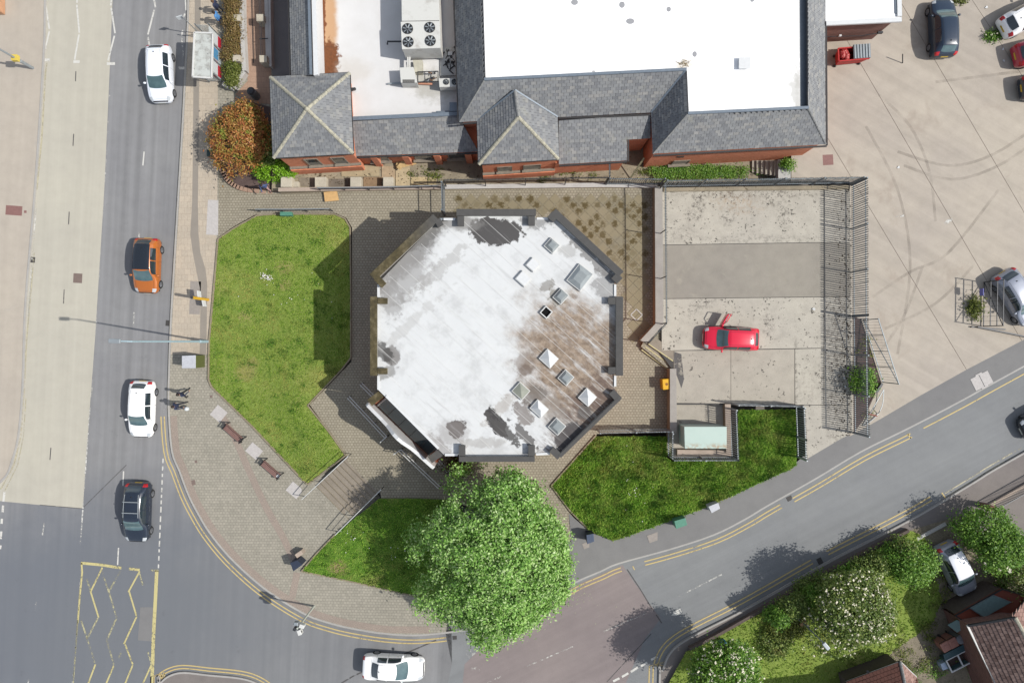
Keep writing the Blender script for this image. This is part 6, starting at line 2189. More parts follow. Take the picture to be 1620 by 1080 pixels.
def car(label, px, py, head, L, Wd, H, mat, kind='hatch', zg=None, roofmat=None, rack=False, rails=False, door=False, group='vehicles on the roads', name='car', spoiler=True, backmat=None, sunroof=False):
    zr = T(G(px, py).x) if zg is None else zg
    c = P(px, py, zr + .7)
    t = thing(name, label, 'car', Vector((c.x, c.y, zr)), math.radians(head), group=group)
    B = Body(HATCH if kind == 'hatch' else SALOON, L, Wd, H)
    def ob(nm, vf, m, parent=t, smooth=True):
        return mesh_obj(nm, vf[0], vf[1], m, parent, True, smooth)
    bd = ob('body', B.shell(), mat)
    md = bd.modifiers.new('edge', 'EDGE_SPLIT')
    md.split_angle = math.radians(55)
    h = kind == 'hatch'
    w0, w1 = (.235, .405) if h else (.27, .44)
    r0, r1 = (.865, .945) if h else (.71, .825)
    s_end = .80 if h else .74
    ob('windscreen', B.panel(w0, w1, 4.12, 6, full=True, curve=.022), M['screen'])
    ob('rear_window', B.panel(r0, r1, 4.2, 6, full=True, curve=-.012), backmat or M['tint'])
    ua = .335 if h else .365
    um = .575 if h else .58
    for sd in (1, -1):
        a = ob('side_window', B.panel(ua, um - .008, 3.2, 3.84, sd), M['tint'])
        b = ob('side_window', B.panel(um + .008, s_end, 3.2, 3.84, sd), M['tint'])
        ob('headlight', B.panel(.022, .085, 3.15, 4.15, sd), M['lampglass'])
        ob('tail_light', B.panel(.945 if h else .955, .99, 2.6, 4.05 if h else 3.95, sd), M['tail'])
        dd = B.seam([(um, v, sd) for v in np.linspace(.4, 3.2, 8)])
        ob('door_gap', dd, M['trim'])
        ob('door_gap', B.seam([(.30, v, sd) for v in np.linspace(.4, 3.1, 8)]), M['trim'])
        ob('door_gap', B.seam([(s_end + .02, v, sd) for v in np.linspace(1.2, 3.2, 8)]), M['trim'])
        ob('door_handle', B.panel(um - .05, um - .01, 2.62, 2.72, sd, 2, 2, .02), mat)
        ob('bonnet_gap', B.seam([(u, 4.0 - .25 * (1 - u / .22), sd) for u in np.linspace(.05, .225, 10)]), M['trim'])
        p = B.at(.315 if h else .345, 3.15, sd)
        mb = MB().lathe((0, 0, 0), [(.02, -.07), (.075, -.05), (.09, 0), (.07, .05), (.02, .07)], 10)
        mm = mb.build('wing_mirror', mat, t, local=True, smooth=True)
        mm.location = p + Vector((0, sd * .12, .05))
        mm.scale = (.9, 1.25, .95)
    ob('bonnet_gap', B.seam([(.045, v, 1) for v in np.linspace(3.9, 6, 8)] + [(.045, v, -1) for v in np.linspace(6, 3.9, 8)]), M['trim'])
    ob('grille', B.panel(.004, .02, 3.6, 6, full=True), M['trim'])
    ob('tailgate_gap', B.seam([((.958 if h else .845), v, 1) for v in np.linspace(3.6, 6, 8)] + [((.958 if h else .845), v, -1) for v in np.linspace(6, 3.6, 8)]), M['trim'])
    if roofmat:
        ob('roof_panel', B.panel(w1 + .004, r0 - .004, 3.95, 6, full=True, nu=14), roofmat)
    else:
        for sd in (1, -1):
            ob('roof_seam', B.seam([(u, 4.35, sd) for u in np.linspace(w1 + .01, r0 - .01, 12)], .015), M['trim'])
    if sunroof:
        ob('sunroof', B.panel(.46, .6, 4.6, 6, full=True), M['tint'])
    p = B.at(.80 if h else .70, 6) + Vector((0, 0, 0))
    MB().lathe(p, [(.045, 0), (.03, .03), (.008, .09), (.004, .1)], 8).build('aerial', M['trim'], t, local=True)
    mb = MB().box((L / 2 + .004, 0, .42), (.02, .52, .12)).build('number_plate', M['plate'], t, local=True)
    MB().box((-L / 2 - .004, 0, .62 if h else .55), (.02, .52, .12)).build('number_plate', M['plate_y'], t, local=True)
    MB().box((0, 0, .24), (L * .9, Wd * .86, .12)).build('underbody', M['trim'], t, local=True)
    for u in (.175, .80 if h else .79):
        for sd in (1, -1):
            wx = L / 2 - u * L
            yy = sd * (Wd / 2 - .10)
            mb = MB().lathe((0, 0, 0), [(.20, -.1), (.29, -.105), (.315, -.07), (.32, 0), (.315, .07), (.29, .105), (.20, .1)], 20)
            ty = mb.build('wheel', M['tyre'], t, local=True, smooth=False)
            ty.location = (wx, yy, .32)
            ty.rotation_euler = (math.radians(-90 * sd), 0, 0)
            rm = MB().lathe((0, 0, .085), [(.2, 0), (.19, .02), (.06, .03), (.01, .035)], 16)
            for k in range(5):
                a = k * 1.2566
                rm.bar((.05 * math.cos(a), .05 * math.sin(a), .125), (.19 * math.cos(a), .19 * math.sin(a), .115), .045, .02)
            rm.build('rim', M['alloy'], ty, local=True)
    if rack or rails:
        for sd in (1, -1):
            pts = [B.at(u, 4.2, sd) + Vector((0, 0, .05)) for u in np.linspace(.46, .84, 7)]
            MB().tube(pts, .022, 6).build('roof_rail', M['galv_light'], t, local=True)
    if rack:
        for u in (.54, .72):
            a, b = B.at(u, 4.2, 1) + Vector((0, .06, .09)), B.at(u, 4.2, -1) + Vector((0, -.06, .09))
            MB().bar(a, b, .06, .03).build('cross_bar', M['galv_light'], t, local=True)
    if spoiler and h:
        V, F = B.panel(.845, .872, 4.1, 6, full=True, nu=3, off=.02)
        ob('spoiler', (V, F), roofmat or mat)
    if door:
        a = B.at(.315, 2.6, -1)
        dr = thing_part = bpy.data.objects.new('door', None)
        dr.parent = t
        link(dr)
        dr.location = (a.x, a.y - .0, 0)
        dr.rotation_euler = (0, 0, math.radians(62))
        MB().box((-.52, -.04, .58), (1.02, .1, .62)).build('door_panel', mat, dr, local=True, bevel=.03)
        f = MB()
        f.bar((-.12, -.04, .88), (-.42, -.0, 1.32), .05, .05)
        f.bar((-.42, 0, 1.32), (-.98, 0, 1.34), .05, .05)
        f.bar((-1.0, -.03, .88), (-.98, 0, 1.34), .05, .05)
        f.build('window_frame', mat, dr, local=True)
        MB().box((-.5, .03, .6), (.9, .03, .5)).build('door_lining', M['trim'], dr, local=True)
        ob('door_opening', B.panel(.325, um - .01, .7, 3.84, -1, off=.012), M['black'])
    return t

WH = paint('white_car_paint', (.78, .78, .77, 1))
SI = paint('silver_white_car_paint', (.62, .65, .70, 1), .3)
SI2 = paint('silver_car_paint', C(176, 182, 196), .3, .25)
ORG = paint('orange_car_paint', C(206, 118, 48), .3, .15)
BLK = paint('black_car_paint', (.01, .014, .02, 1), .18)
NAVY = paint('dark_navy_car_paint', (.012, .018, .03, 1), .22)
NAVY2 = paint('deep_blue_car_paint', (.012, .024, .045, 1), .3, .0, .35)
RED = paint('bright_red_car_paint', (.52, .008, .035, 1), .28)
CRIM = paint('crimson_car_paint', (.3, .01, .035, 1), .3)
car('silver-white hatchback heading down the road beside the bus shelter', 252, 116, -88, 4.2, 1.78, 1.5, SI)
car('orange crossover with a black roof heading down the road', 232, 420, -92, 4.05, 1.8, 1.56, ORG, roofmat=BLK, backmat=M['tint'])
car('white hatchback heading down the road past two pedestrians', 223.5, 647, -92, 4.15, 1.76, 1.48, WH)
car('dark navy estate car with silver roof bars near the yellow box', 217, 810, -92, 4.35, 1.8, 1.6, NAVY, rack=True)
car('white saloon crossing the foot of the picture on the side road', 622, 1056, -3, 4.5, 1.8, 1.46, WH, 'saloon')
car('bright red hatchback with its driver door open in the concrete court', 1157, 535.5, 178, 3.95, 1.68, 1.5, RED, zg=CZ, door=True, group='parked cars')
PKZ = 1.436
car('deep blue hatchback parked at the top of the concrete parking', 1493, 44, 92, 4.1, 1.78, 1.5, NAVY2, zg=PKZ, group='parked cars', backmat=M['screen'])
car('white hatchback parked at the top right corner of the parking', 1627, 24, 28, 4.1, 1.74, 1.5, WH, zg=PKZ, group='parked cars')
car('crimson hatchback cut off by the right edge below the white one', 1650, 78, 14, 4.0, 1.74, 1.5, CRIM, zg=PKZ, group='parked cars')
car('black car almost hidden beyond the right edge of the parking', 1662, 133, 8, 4.1, 1.76, 1.48, NAVY, zg=PKZ, group='parked cars')
car('silver hatchback parked at a slant beside the steel gate', 1611, 470, -58, 4.2, 1.78, 1.5, SI2, zg=PKZ, group='parked cars')
car('black car entering along the side road at the right edge', 1661, 662, 207, 4.2, 1.78, 1.5, BLK, group='vehicles on the roads')
car('silver people carrier parked in the garden between hedge and bush', 1513, 899, -64, 3.9, 1.7, 1.68, SI2, zg=T(30) + .13, group='parked cars', roofmat=paint('pale_silver_roof', (.66, .68, .72, 1)))

# ------------------------------------------------------------------ people
SKIN = flat('skin', C(206, 160, 136), .6, var=.05)
def person(label, px, py, zg, head, top, legs, hair, stride=.25, arms=.2, lean=0.0, scale=1.0, sit=False):
    base = P(px, py, zg)
    t = thing('person', label, 'person', base, math.radians(head))
    vs = {'pel': (0, 0, .93, .125), 'bel': (.0, 0, 1.06, .12), 'che': (.02 + lean * .2, 0, 1.26, .15), 'nec': (.03 + lean * .3, 0, 1.46, .06), 'hed': (.06 + lean * .35, 0, 1.58, .085), 'crn': (.05 + lean * .35, 0, 1.68, .09)}
    ed = [('pel', 'bel'), ('bel', 'che'), ('che', 'nec'), ('nec', 'hed'), ('hed', 'crn')]
    for s, sd in (('l', 1), ('r', -1)):
        f = stride * sd
        vs.update({s + 'hip': (0, .1 * sd, .88, .1), s + 'kne': (f * .5 + .04, .1 * sd, .5, .062), s + 'ank': (f * .9 - .02, .1 * sd, .09, .042), s + 'toe': (f * .9 + .16, .12 * sd, .045, .04)})
        ed += [('pel', s + 'hip'), (s + 'hip', s + 'kne'), (s + 'kne', s + 'ank'), (s + 'ank', s + 'toe')]
        g_ = -arms * sd
        vs.update({s + 'sho': (.02 + lean * .25, .19 * sd, 1.4, .066), s + 'elb': (g_ * .4, .25 * sd, 1.12, .048), s + 'wri': (g_ + .08, .24 * sd, .88, .034), s + 'han': (g_ * 1.1 + .12, .235 * sd, .81, .036)})
        ed += [('che', s + 'sho'), (s + 'sho', s + 'elb'), (s + 'elb', s + 'wri'), (s + 'wri', s + 'han')]
        for k in range(4):
            nm = s + 'f%d' % k
            vs[nm] = (g_ * 1.15 + .10 + .022 * k, .225 * sd, .725 - .008 * (1 if k in (1, 2) else -1), .009)
            ed.append((s + 'han', nm))
        vs[s + 'th'] = (g_ * 1.1 + .17, .2 * sd, .79, .01)
        ed.append((s + 'han', s + 'th'))
    keys = list(vs)
    me = bpy.data.meshes.new('body')
    me.from_pydata([vs[k][:3] for k in keys], [(keys.index(a), keys.index(b)) for a, b in ed], [])
    o = bpy.data.objects.new('body', me)
    link(o)
    o.modifiers.new('skin', 'SKIN')
    for i, k in enumerate(keys):
        r = vs[k][3]
        me.skin_vertices[0].data[i].radius = (r, r * (1.3 if k in ('che', 'bel', 'pel') else 1))
        me.skin_vertices[0].data[i].use_root = k == 'pel'
    o.modifiers.new('sub', 'SUBSURF').levels = 1
    dg = bpy.context.evaluated_depsgraph_get()
    m2 = bpy.data.meshes.new_from_object(o.evaluated_get(dg))
    m2.name = 'body'
    o.modifiers.clear()
    o.data = m2
    m2.materials.clear()
    for m_ in (SKIN, top, legs, M['blackplastic']):
        m2.materials.append(m_)
    for p in m2.polygons:
        c = p.center
        if c.z > 1.47:
            i = 0
        elif c.z < .1:
            i = 3
        elif c.z < .9 and abs(c.y) < .19:
            i = 2
        elif c.z < .86:
            i = 0
        else:
            i = 1
        p.material_index = i
        p.use_smooth = True
    o.parent = t
    hx = vs['crn'][0]
    hb = MB().lathe((0, 0, 0), [(.02, -.1), (.1, -.07), (.112, -.01), (.1, .06), (.06, .1), (.01, .115)], 12)
    hr = hb.build('hair', hair, t, local=True, smooth=True)
    hr.location = (hx - .02, 0, 1.665)
    for sd in (1, -1):
        MB().lathe((hx + .1, sd * .035, 1.63), [(.004, -.008), (.012, 0), (.004, .008)], 6).build('eye', M['black'], t, local=True)
    MB().add([(hx + .09, -.014, 1.6), (hx + .09, .014, 1.6), (hx + .125, 0, 1.598), (hx + .095, 0, 1.635)], [[0, 1, 2], [1, 3, 2], [3, 0, 2], [0, 3, 1]]).build('nose', SKIN, t, local=True)
    t.scale = (scale,) * 3
    return t
def cloth(n_, c):
    return flat(n_, c, .85, var=.15, scale=14)
DK, DK2, DB = cloth('black_cloth', C(52, 54, 62)), cloth('charcoal_cloth', C(62, 62, 64)), cloth('navy_cloth', C(54, 62, 88))
HB, HG = cloth('dark_hair', C(60, 50, 44)), cloth('brown_hair', C(110, 84, 64))
person('person in dark clothes with arms swinging, the farther of two pedestrians by the kerb', 298, 622, .125, 55, DB, DK2, HB, .34, .3)
person('person in dark clothes holding a white bag, nearer of the two pedestrians by the kerb', 290, 640, .125, 15, DB, DK, HB, .32, .22)
person('person in a blue top and pale trousers beside the low wall', 426, 300, .42, -85, cloth('blue_top', C(86, 104, 148)), cloth('pinkish_trousers', C(214, 176, 172)), HB, .12, .25)
person('person in dark clothes standing by the planter hedge north of the bus shelter', 352, 20, .13, 160, DB, DK, HG, .1, .1)
person('person in a blue jacket standing by the planter hedge nearest the bus shelter', 354, 37, .13, 170, cloth('sky_blue_jacket', C(90, 150, 210)), cloth('mid_blue_cloth', C(58, 84, 140)), HB, .1, .1)
bg_ = thing('carrier_bag', 'white carrier bag held by the nearer pedestrian', 'bag', P(297, 646, .45))
c0 = P(297, 646, .45)
MB().lathe(c0, [(.12, 0), (.17, .08), (.16, .24), (.09, .34), (.05, .36)], 10).build('bag_body', M['posterwhite'], bg_, smooth=True)
MB().tube([c0 + Vector((-.05, 0, .35)), c0 + Vector((0, 0, .46)), c0 + Vector((.05, 0, .35))], .008, 5).build('handle', M['posterwhite'], bg_)
# ------------------------------------------------------------------ rooftop plant
FZ_ = 3.3
up = Vector((0, 0, 1))
def fan(root, px, py, z, r, dark='trim'):
    c = P(px, py, z)
    f = MB().lathe(c, [(r, .0), (r, .05), (r * .93, .05), (r * .93, .012)], 20).build('fan', M['trim'], root)
    b = MB()
    for k in range(7):
        a = k * 6.283 / 7
        d = Vector((math.cos(a), math.sin(a), 0))
        e = Vector((-d.y, d.x, 0))
        b.add([c + d * r * .18 + up * .02, c + d * r * .86 + e * r * .05 + up * .03, c + d * r * .86 + e * r * .34 + up * .05, c + d * r * .2 + e * r * .14 + up * .04], [[0, 1, 2, 3]])
    b.build('impeller', M['galv_light'], f)
    MB().lathe(c + up * .02, [(r * .2, 0), (r * .18, .03), (.01, .04)], 12).build('hub', M['darksteel'], f)
    for k in (.45, .72):
        MB().tube([c + up * .07 + Vector((math.cos(q_) * r * k, math.sin(q_) * r * k, 0)) for q_ in np.linspace(0, 6.283, 17)], .006, 4).build('guard_ring', M['darksteel'], f)
n = NT('dusty_white_casing', .6, .3)
n.col(n.mix(n.step(n.noise(n.pos, 1.3, 6, .65), .5, .75), C(228, 228, 222), C(190, 186, 178)))
M['casing'] = n.mat
ac = thing('rooftop_unit', 'big white rooftop air-conditioning unit with four round fans', 'air conditioner', P(665, 40, FZ_))
tp = [P(x, y, 5.2) for x, y in ((634, -60), (692, -60), (697, 76), (636, 78))]
MB().prism(tp, 3.55, 5.17).build('casing', M['casing'], ac, bevel=.03)
MB().bar(P(635, 34, 5.175), P(695, 33, 5.175), .03, .012).build('panel_joint', M['trim'], ac)
q = [P(x, y, 5.2) for x, y in ((634, 35), (695, 34), (697, 76), (636, 78))]
MB().slab([p + up * .0 for p in q], .028).build('fan_deck', M['casing'], ac)
for x, y in ((645, 46), (680, 44), (646, 67), (681, 65)):
    fan(ac, x, y, 5.2, .36)
for f in (.1, .9):
    MB().bar(tp[0].lerp(tp[1], f) - up * 1.76, tp[3].lerp(tp[2], f) - up * 1.76, .15, .24).build('skid', M['galv'], ac)
MB().tube([P(636, 66, 3.7), P(613, 66, 3.7), P(613, 70, 3.4)], .06, 8).build('drain_pipe', M['darksteel'], ac)
cu = thing('condenser_unit', 'white twin-fan condenser at the edge of the lower white roof', 'air conditioner', P(708, 131, FZ_))
MB().prism([P(x, y, 4.1) for x, y in ((694, 124), (724, 124), (724, 137), (695, 138))], 3.35, 4.1).build('casing', M['casing'], cu, bevel=.02)
fan(cu, 706, 130, 4.1, .2)
fan(cu, 719, 130, 4.1, .2)
du = thing('duct_unit', 'small white duct box with a dark grille on the lower white roof', 'duct box', P(647, 120, FZ_))
MB().prism([P(x, y, 4.25) for x, y in ((632, 107), (654, 106), (660, 131), (634, 131))], 3.32, 4.25).build('casing', M['casing'], du, bevel=.02)
for k in range(6):
    MB().bar(P(637, 126.5 + k * .9, 4.26), P(656, 126.5 + k * .9, 4.26), .022, .02).build('grille_bar', M['trim'], du)
MB().prism([P(x, y, 3.9) for x, y in ((653, 95), (668, 95), (668, 114), (656, 114))], 3.32, 3.9).build('duct', flat('cream_duct', C(206, 202, 184), .6), du)
for x in (645, 648):
    MB().tube([P(x, 90, 3.9), P(x, 108, 3.9)], .06, 8).build('pipe', M['whitemetal'], du)
MB().bar(P(613, 133, 3.4), P(640, 131, 3.4), .1, .1).build('pipe_tray', M['galv_light'], du)
fr_ = thing('equipment_frame', 'rusty pipework frame between the two air-conditioning units', 'pipework', P(680, 122, FZ_))
for a, b in (((661, 114), (693, 113)), ((661, 130), (693, 129)), ((661, 114), (661, 130)), ((672, 114), (672, 130)), ((693, 113), (693, 129))):
    MB().bar(P(*a, 3.9), P(*b, 3.9), .05, .05).build('frame_bar', M['darksteel'], fr_)
    MB().bar(P(*a, 3.32), P(*a, 3.9), .05, .05, Vector((1, 0, 0))).build('frame_leg', M['darksteel'], fr_)
M['rust'] = flat('rusty_steel', C(128, 96, 70), .85, var=.3)
for i in range(9):
    x, y = random.uniform(675, 690), random.uniform(116, 127)
    MB().tube([P(x, y, 3.4), P(x + random.uniform(-2, 2), y + random.uniform(-2, 2), 3.75), P(x + random.uniform(-8, 5), y + random.uniform(-3, 3), 3.8)], .035, 6).build('pipe', random.choice([M['rust'], M['trim'], M['galv_light']]), fr_)
MB().bar(P(662, 132, 3.5), P(684, 133, 3.5), .14, .08).build('red_pipe', flat('salmon_pipe', C(222, 160, 130)), fr_)
tr = thing('debris_board', 'pale board scattered with black debris at the foot of the slate slope', 'board', P(708, 95, FZ_))
MB().prism([P(x, y, 3.42) for x, y in ((696, 76), (722, 74), (722, 119), (697, 120))], 3.33, 3.42).build('board', M['casing'], tr)
mb = MB()
for i in range(34):
    c = P(random.gauss(711, 4), random.gauss(97, 9), 3.44)
    mb.bar(c, c + Vector((random.uniform(-.35, .35), random.uniform(-.35, .35), random.uniform(0, .12))), random.uniform(.03, .12), .03)
o = mb.build('black_debris', M['trim'], tr)
o['kind'] = 'stuff'
MB().box(P(712, 85, 3.5), (.3, .24, .1), .1).build('white_block', M['whitepaint'], tr)
vt = thing('roof_vent', 'black bent vent pipe beside the hipped tower on the lower white roof', 'vent pipe', P(559, 140, FZ_))
MB().tube([P(561, 141, FZ_), P(561, 141, 3.85), P(557, 141, 3.95), P(554, 144, 3.8)], .11, 10).build('pipe', M['trim'], vt)
MB().lathe(P(561, 141, FZ_), [(.3, 0), (.3, .02)], 14).build('flange', M['whitepaint'], vt)
gb2 = thing('roof_box', 'small grey housing by the slate slope on the lower white roof', 'housing', P(717, 168, FZ_))
MB().prism([P(x, y, 3.9) for x, y in ((712, 163), (724, 163), (724, 175), (712, 175))], FZ_, 3.86).build('body', M['galv'], gb2, bevel=.02)
MB().prism([P(x, y, 3.95) for x, y in ((711, 162), (725, 162), (725, 176), (711, 176))], 3.861, 3.95).build('lid', M['leadgrey'], gb2)
MB().bar(P(690, 178, 3.5), P(724, 177, 3.5), .08, .3).build('roof_kerb', M['leadgrey'], shop)

# ------------------------------------------------------------------ yard bits, planter, entrance at the top left
def blk(name, label, cat, pts, z0, z1, m, group=None):
    pw_ = [P(x, y, z1) for x, y in pts]
    o = MB().prism(pw_, z0, z1).build(name, m, None, bevel=.02)
    return tag(o, label, cat, group)
M['oldslab'], _, _ = ground('lichen_concrete', C(206, 198, 180), .14, .15, .06, spots=(6, .66, C(140, 132, 108)), gs=12)
for x0, x1, lab in ((444, 462, 'stepped pale concrete block nearest the lime-green shrub in the yard'), (498, 516, 'pale concrete block above the tan plywood sheet in the yard'), (554, 571, 'pale rounded concrete block in the middle of the yard row'), (606, 622, 'pale concrete block at the east end of the yard row')):
    blk('concrete_block', lab, 'concrete block', [(x0, 280), (x1, 280), (x1, 296), (x0, 296)], .3, 1.15, M['oldslab'], 'concrete blocks along the yard wall')
blk('concrete_block', 'low pale step block attached beside the first yard block', 'concrete block', [(462.4, 287), (472, 287), (472, 296), (462.4, 296)], .3, .95, M['oldslab'], 'concrete blocks along the yard wall')
for i, (x0, x1, y0, y1, c) in enumerate(((473, 497, 281, 295, C(150, 140, 124)), (520, 553, 283, 295, C(132, 122, 110)), (575, 604, 280, 295, C(160, 134, 106)), (650, 676, 280, 294, C(206, 186, 146)), (677, 690, 281, 294, C(190, 172, 134)), (540, 600, 262, 279, C(188, 172, 140)), (604, 625, 263, 283, C(192, 170, 140)), (626, 648, 262, 294, C(204, 186, 152)))):
    o = sheet('yard_slab', [(x0, y0), (x1, y0), (x1, y1), (x0, y1)], 0, flat('yard_slab_%s' % 'abcdefgh'[i], c, .9, var=.2, scale=3), z=.54 + .004 * i, thick=.08)
ob = MB().prism([P(x, y, .95) for x, y in ((512, 304), (533, 302), (536, 317), (514, 319))], .9, .95).build('plywood_sheet', flat('tan_plywood', C(226, 184, 126), .8), None)
tag(ob, 'tan plywood sheet lying on the paved path by the low wall', 'plywood')
bd = thing('timber_boards', 'loose tan boards leaning against the brick wall in the yard', 'boards', P(640, 260, .5))
for i, (a, b) in enumerate((((626, 264), (658, 256)), ((627, 260), (656, 254)), ((630, 267), (640, 255)))):
    MB().bar(P(*a, .68 + .1 * i), P(*b, .8 + .1 * i), .35, .03).build('board', flat('board_%s' % 'abc'[i], C(222, 190, 136), .8, var=.2), bd)
pk = MB().bar(P(998, 281, .6), P(1019, 250, 2.2), .12, .05).build('timber_plank', flat('grey_plank', C(180, 176, 140), .8), None)
tag(pk, 'long pale plank leaning in the recess of the brick building', 'plank')
sheet('entrance_paving', [(385, -300), (385, 0), (388, 90), (392, 128), (372, 150), (400, 163), (430, 165), (427, 0), (424, -300)], .136, M['plaza_pink'])
sheet('side_lane', [(424, -300), (428, 0), (430, 110), (432, 125), (470, 125), (470, -300)], .14, M['tar'])
pw1 = thing('planter_wall', 'low pale wall round the planter hedge, cranked at its south end', 'wall', G(383, 60, .13))
for a, b in (((380, -120), (382.5, 40)), ((382.5, 40), (386, 112)), ((386, 113), (368, 138)), ((368, 138), (352, 132))):
    MB().bar(P(*a, .7) - up * .3, P(*b, .7) - up * .3, .3, .6).build('wall', M['whitecoping'], pw1)
for x, y, lab in ((374, 28, 'pale stone block among the hedge leaves at the north end of the planter'), (374, 92, 'pale stone block among the hedge leaves nearer the bus shelter')):
    blk('stone_block', lab, 'stone block', [(x - 6, y - 5), (x + 6, y - 5), (x + 6, y + 5), (x - 6, y + 5)], .15, 1.05, M['oldslab'], 'stone blocks in the planter')
ew = thing('entrance_wall', 'long pale low wall with two beige piers and a rail beside the shaded lane', 'wall', G(420, 50, .14))
for a, b, w, m in (((424, -120), (428, 105), .16, 'whitecoping'), ((418, -120), (423.5, 100), .26, 'whitecoping')):
    MB().bar(P(*a, .75) - up * .3, P(*b, .75) - up * .3, w, .62).build('wall', M[m], ew)
for x, y in ((411, 28), (416, 93)):
    MB().prism([P(x - 6, y - 5.5, 1.15), P(x + 6, y - 5.5, 1.15), P(x + 6.5, y + 5.5, 1.15), P(x - 5.5, y + 5.5, 1.15)], .13, 1.15).build('pier', M['oldslab'], ew, bevel=.02)
for x in (408, 410.5):
    MB().tube([P(x, -60, .95), P(x + 4.5, 90, .95)], .02, 6).build('rail', M['darksteel'], ew)
MB().bar(P(410, 62, .9), P(424, 61, .9), .05, .05).build('cross_rail', M['darksteel'], ew)
MB().bar(G(396, -60, .139), G(401, 100, .139), .06, .012).build('drain_channel', M['trim'], ew)
# red wheeled container by the annex
rb = thing('wheeled_bin', 'red wheeled rubbish container with half of its grey ribbed lid closed', 'rubbish container', G(1352, 88, .14))
M['redbin'] = flat('red_container_paint', C(198, 52, 50), .5, var=.12)
bz = 2.55
bp4 = [P(x, y, bz) for x, y in ((1326, 77), (1374, 73), (1375, 93), (1327, 97))]
bb_ = [P(x, y, bz) for x, y in ((1331, 79), (1370, 75), (1371, 91), (1332, 95))]
mb = MB()
lo = [Vector((p.x, p.y, 1.62)) for p in bb_]
mb.add(lo + bp4, [[3, 2, 1, 0], [0, 1, 5, 4], [1, 2, 6, 5], [2, 3, 7, 6], [3, 0, 4, 7]])
mb.build('body', M['redbin'], rb)
for i in range(4):
    MB().bar(bp4[i], bp4[(i + 1) % 4], .08, .08).build('rim', M['redbin'], rb)
n = NT('red_plastic_bags', .5, .4)
n.col(n.mix(n.step(n.vor(n.pos, 11), .3, .5), C(220, 120, 110), C(176, 40, 44)))
M['bags'] = n.mat
for i in range(7):
    c = P(random.uniform(1332, 1346), random.uniform(81, 92), bz - .12)
    MB().lathe(c - up * .2, [(.05, 0), (.24, .08), (.26, .2), (.12, .33), (.02, .36)], 8).build('rubbish_bag', M['bags'], rb, smooth=True)
ld = [P(x, y, bz + .14) for x, y in ((1350, 71), (1377, 69), (1378, 91), (1351, 93))]
MB().prism(ld, bz + .08, bz + .13).build('lid', M['galv'], rb)
for k in range(6):
    a, b = ld[0].lerp(ld[1], (k + .5) / 6), ld[3].lerp(ld[2], (k + .5) / 6)
    MB().bar(a + up * .015, b + up * .015, .1, .03).build('lid_rib', M['galv_light'], rb)
for p in bb_:
    MB().lathe(Vector((p.x, p.y, 1.44)), [(.09, 0), (.1, .08), (.06, .17)], 10).build('castor', M['trim'], rb)
ps = MB().tube([G(1428, 100, .16), G(1428, 86, .9)], .035, 6).build('leaning_post', M['darksteel'], None)
tag(ps, 'thin dark post standing alone on the concrete parking near the red container', 'post')
# small white scuffs and litter on the parking
sheet('paint_scuff', [(1493, 353), (1499, 347), (1507, 345), (1505, 350), (1497, 355)], .1405, M['white_worn'])
sheet('paint_scuff', [(1415, 342), (1430, 339), (1431, 343), (1417, 344)], .1405, M['white_faint'])
for i, (x, y, lab) in enumerate(((1335, 598, 'scrap of white litter by the court fence, the upper one'), (1337, 612, 'scrap of white litter by the court fence, the lower one'), (1588, 97, 'white scrap lying below the crimson car'), (1587, 78, 'white scrap between the white and crimson cars'), (1561, 12, 'white scrap on the parking left of the white car'), (1422, 205 + 60, 'tiny white scrap in the middle of the parking bay'), (1078, 308, 'white scrap at the top left of the concrete court'), (1288, 489, 'tiny white scrap on the concrete court near its fence'))):
    c = G(x, y, .17 if x > 1350 else .22)
    o = MB().add([c + Vector((random.uniform(-.18, -.05), random.uniform(-.1, .1), .0)), c + Vector((.0, -.1, .05)), c + Vector((random.uniform(.06, .16), 0, .01)), c + Vector((0, .12, .03))], [[0, 1, 2, 3]]).build('litter_scrap', M['whitepaint'], None)
    tag(o, lab, 'litter', 'scraps of litter')
ob = MB().box(P(-8, 4, .7), (.7, 1.3, 1.1)).build('orange_panel', flat('orange_panel_paint', C(214, 164, 128), .5), None, bevel=.03)
tag(ob, 'orange panel cut off by the top left corner on the far pavement', 'panel')
dg = thing('grate_frame', 'square pale frame round a cover in the mossy slabs east of the octagon', 'cover', P(1007, 498, PZ))
c0 = P(1007, 498, PZ + .03)
for k in range(4):
    a = math.radians(45 + 90 * k)
    d = Vector((math.cos(a), math.sin(a), 0))
    e = Vector((-d.y, d.x, 0))
    MB().bar(c0 + d * .3 - e * .3, c0 + d * .3 + e * .3, .07, .03).build('frame_bar', M['whitecoping'], dg)

# ------------------------------------------------------------------ houses and garden at the lower right
n = NT('brown_roof_tile', .85, .2)
col = n.ramp(n.island(), [(0, C(104, 84, 78)), (.5, C(124, 104, 98)), (1, C(146, 124, 116))])
n.col(n.mix(1.0, col, n.ramp(n.noise(n.pos, 2, 5), [(.3, (.85,) * 3), (.7, (1.15,) * 3)]), 'MULTIPLY'))
M['tile'] = n.mat
n = NT('pinkish_roof_tile', .85, .2)
n.col(n.ramp(n.island(), [(0, C(150, 118, 108)), (1, C(186, 152, 140))]))
M['tile2'] = n.mat
M['redroof'] = flat('dark_red_felt', C(138, 70, 52), .75, var=.12, scale=2)
M['tealsheet'] = flat('teal_sheet', C(96, 128, 128), .45, var=.08)
M['darkwall'] = flat('dark_shade_toned_wall', C(104, 92, 86), .9, var=.2)  # dark grey walls; on the extension this colour stands in for shadow
M['brownroof'] = flat('dark_brown_roof_tile', C(92, 55, 45), .8, var=.2, scale=2)
hs = thing('tiled_house', 'house with a brown tiled roof at the lower right corner', 'house', P(1610, 1060, 1.4))
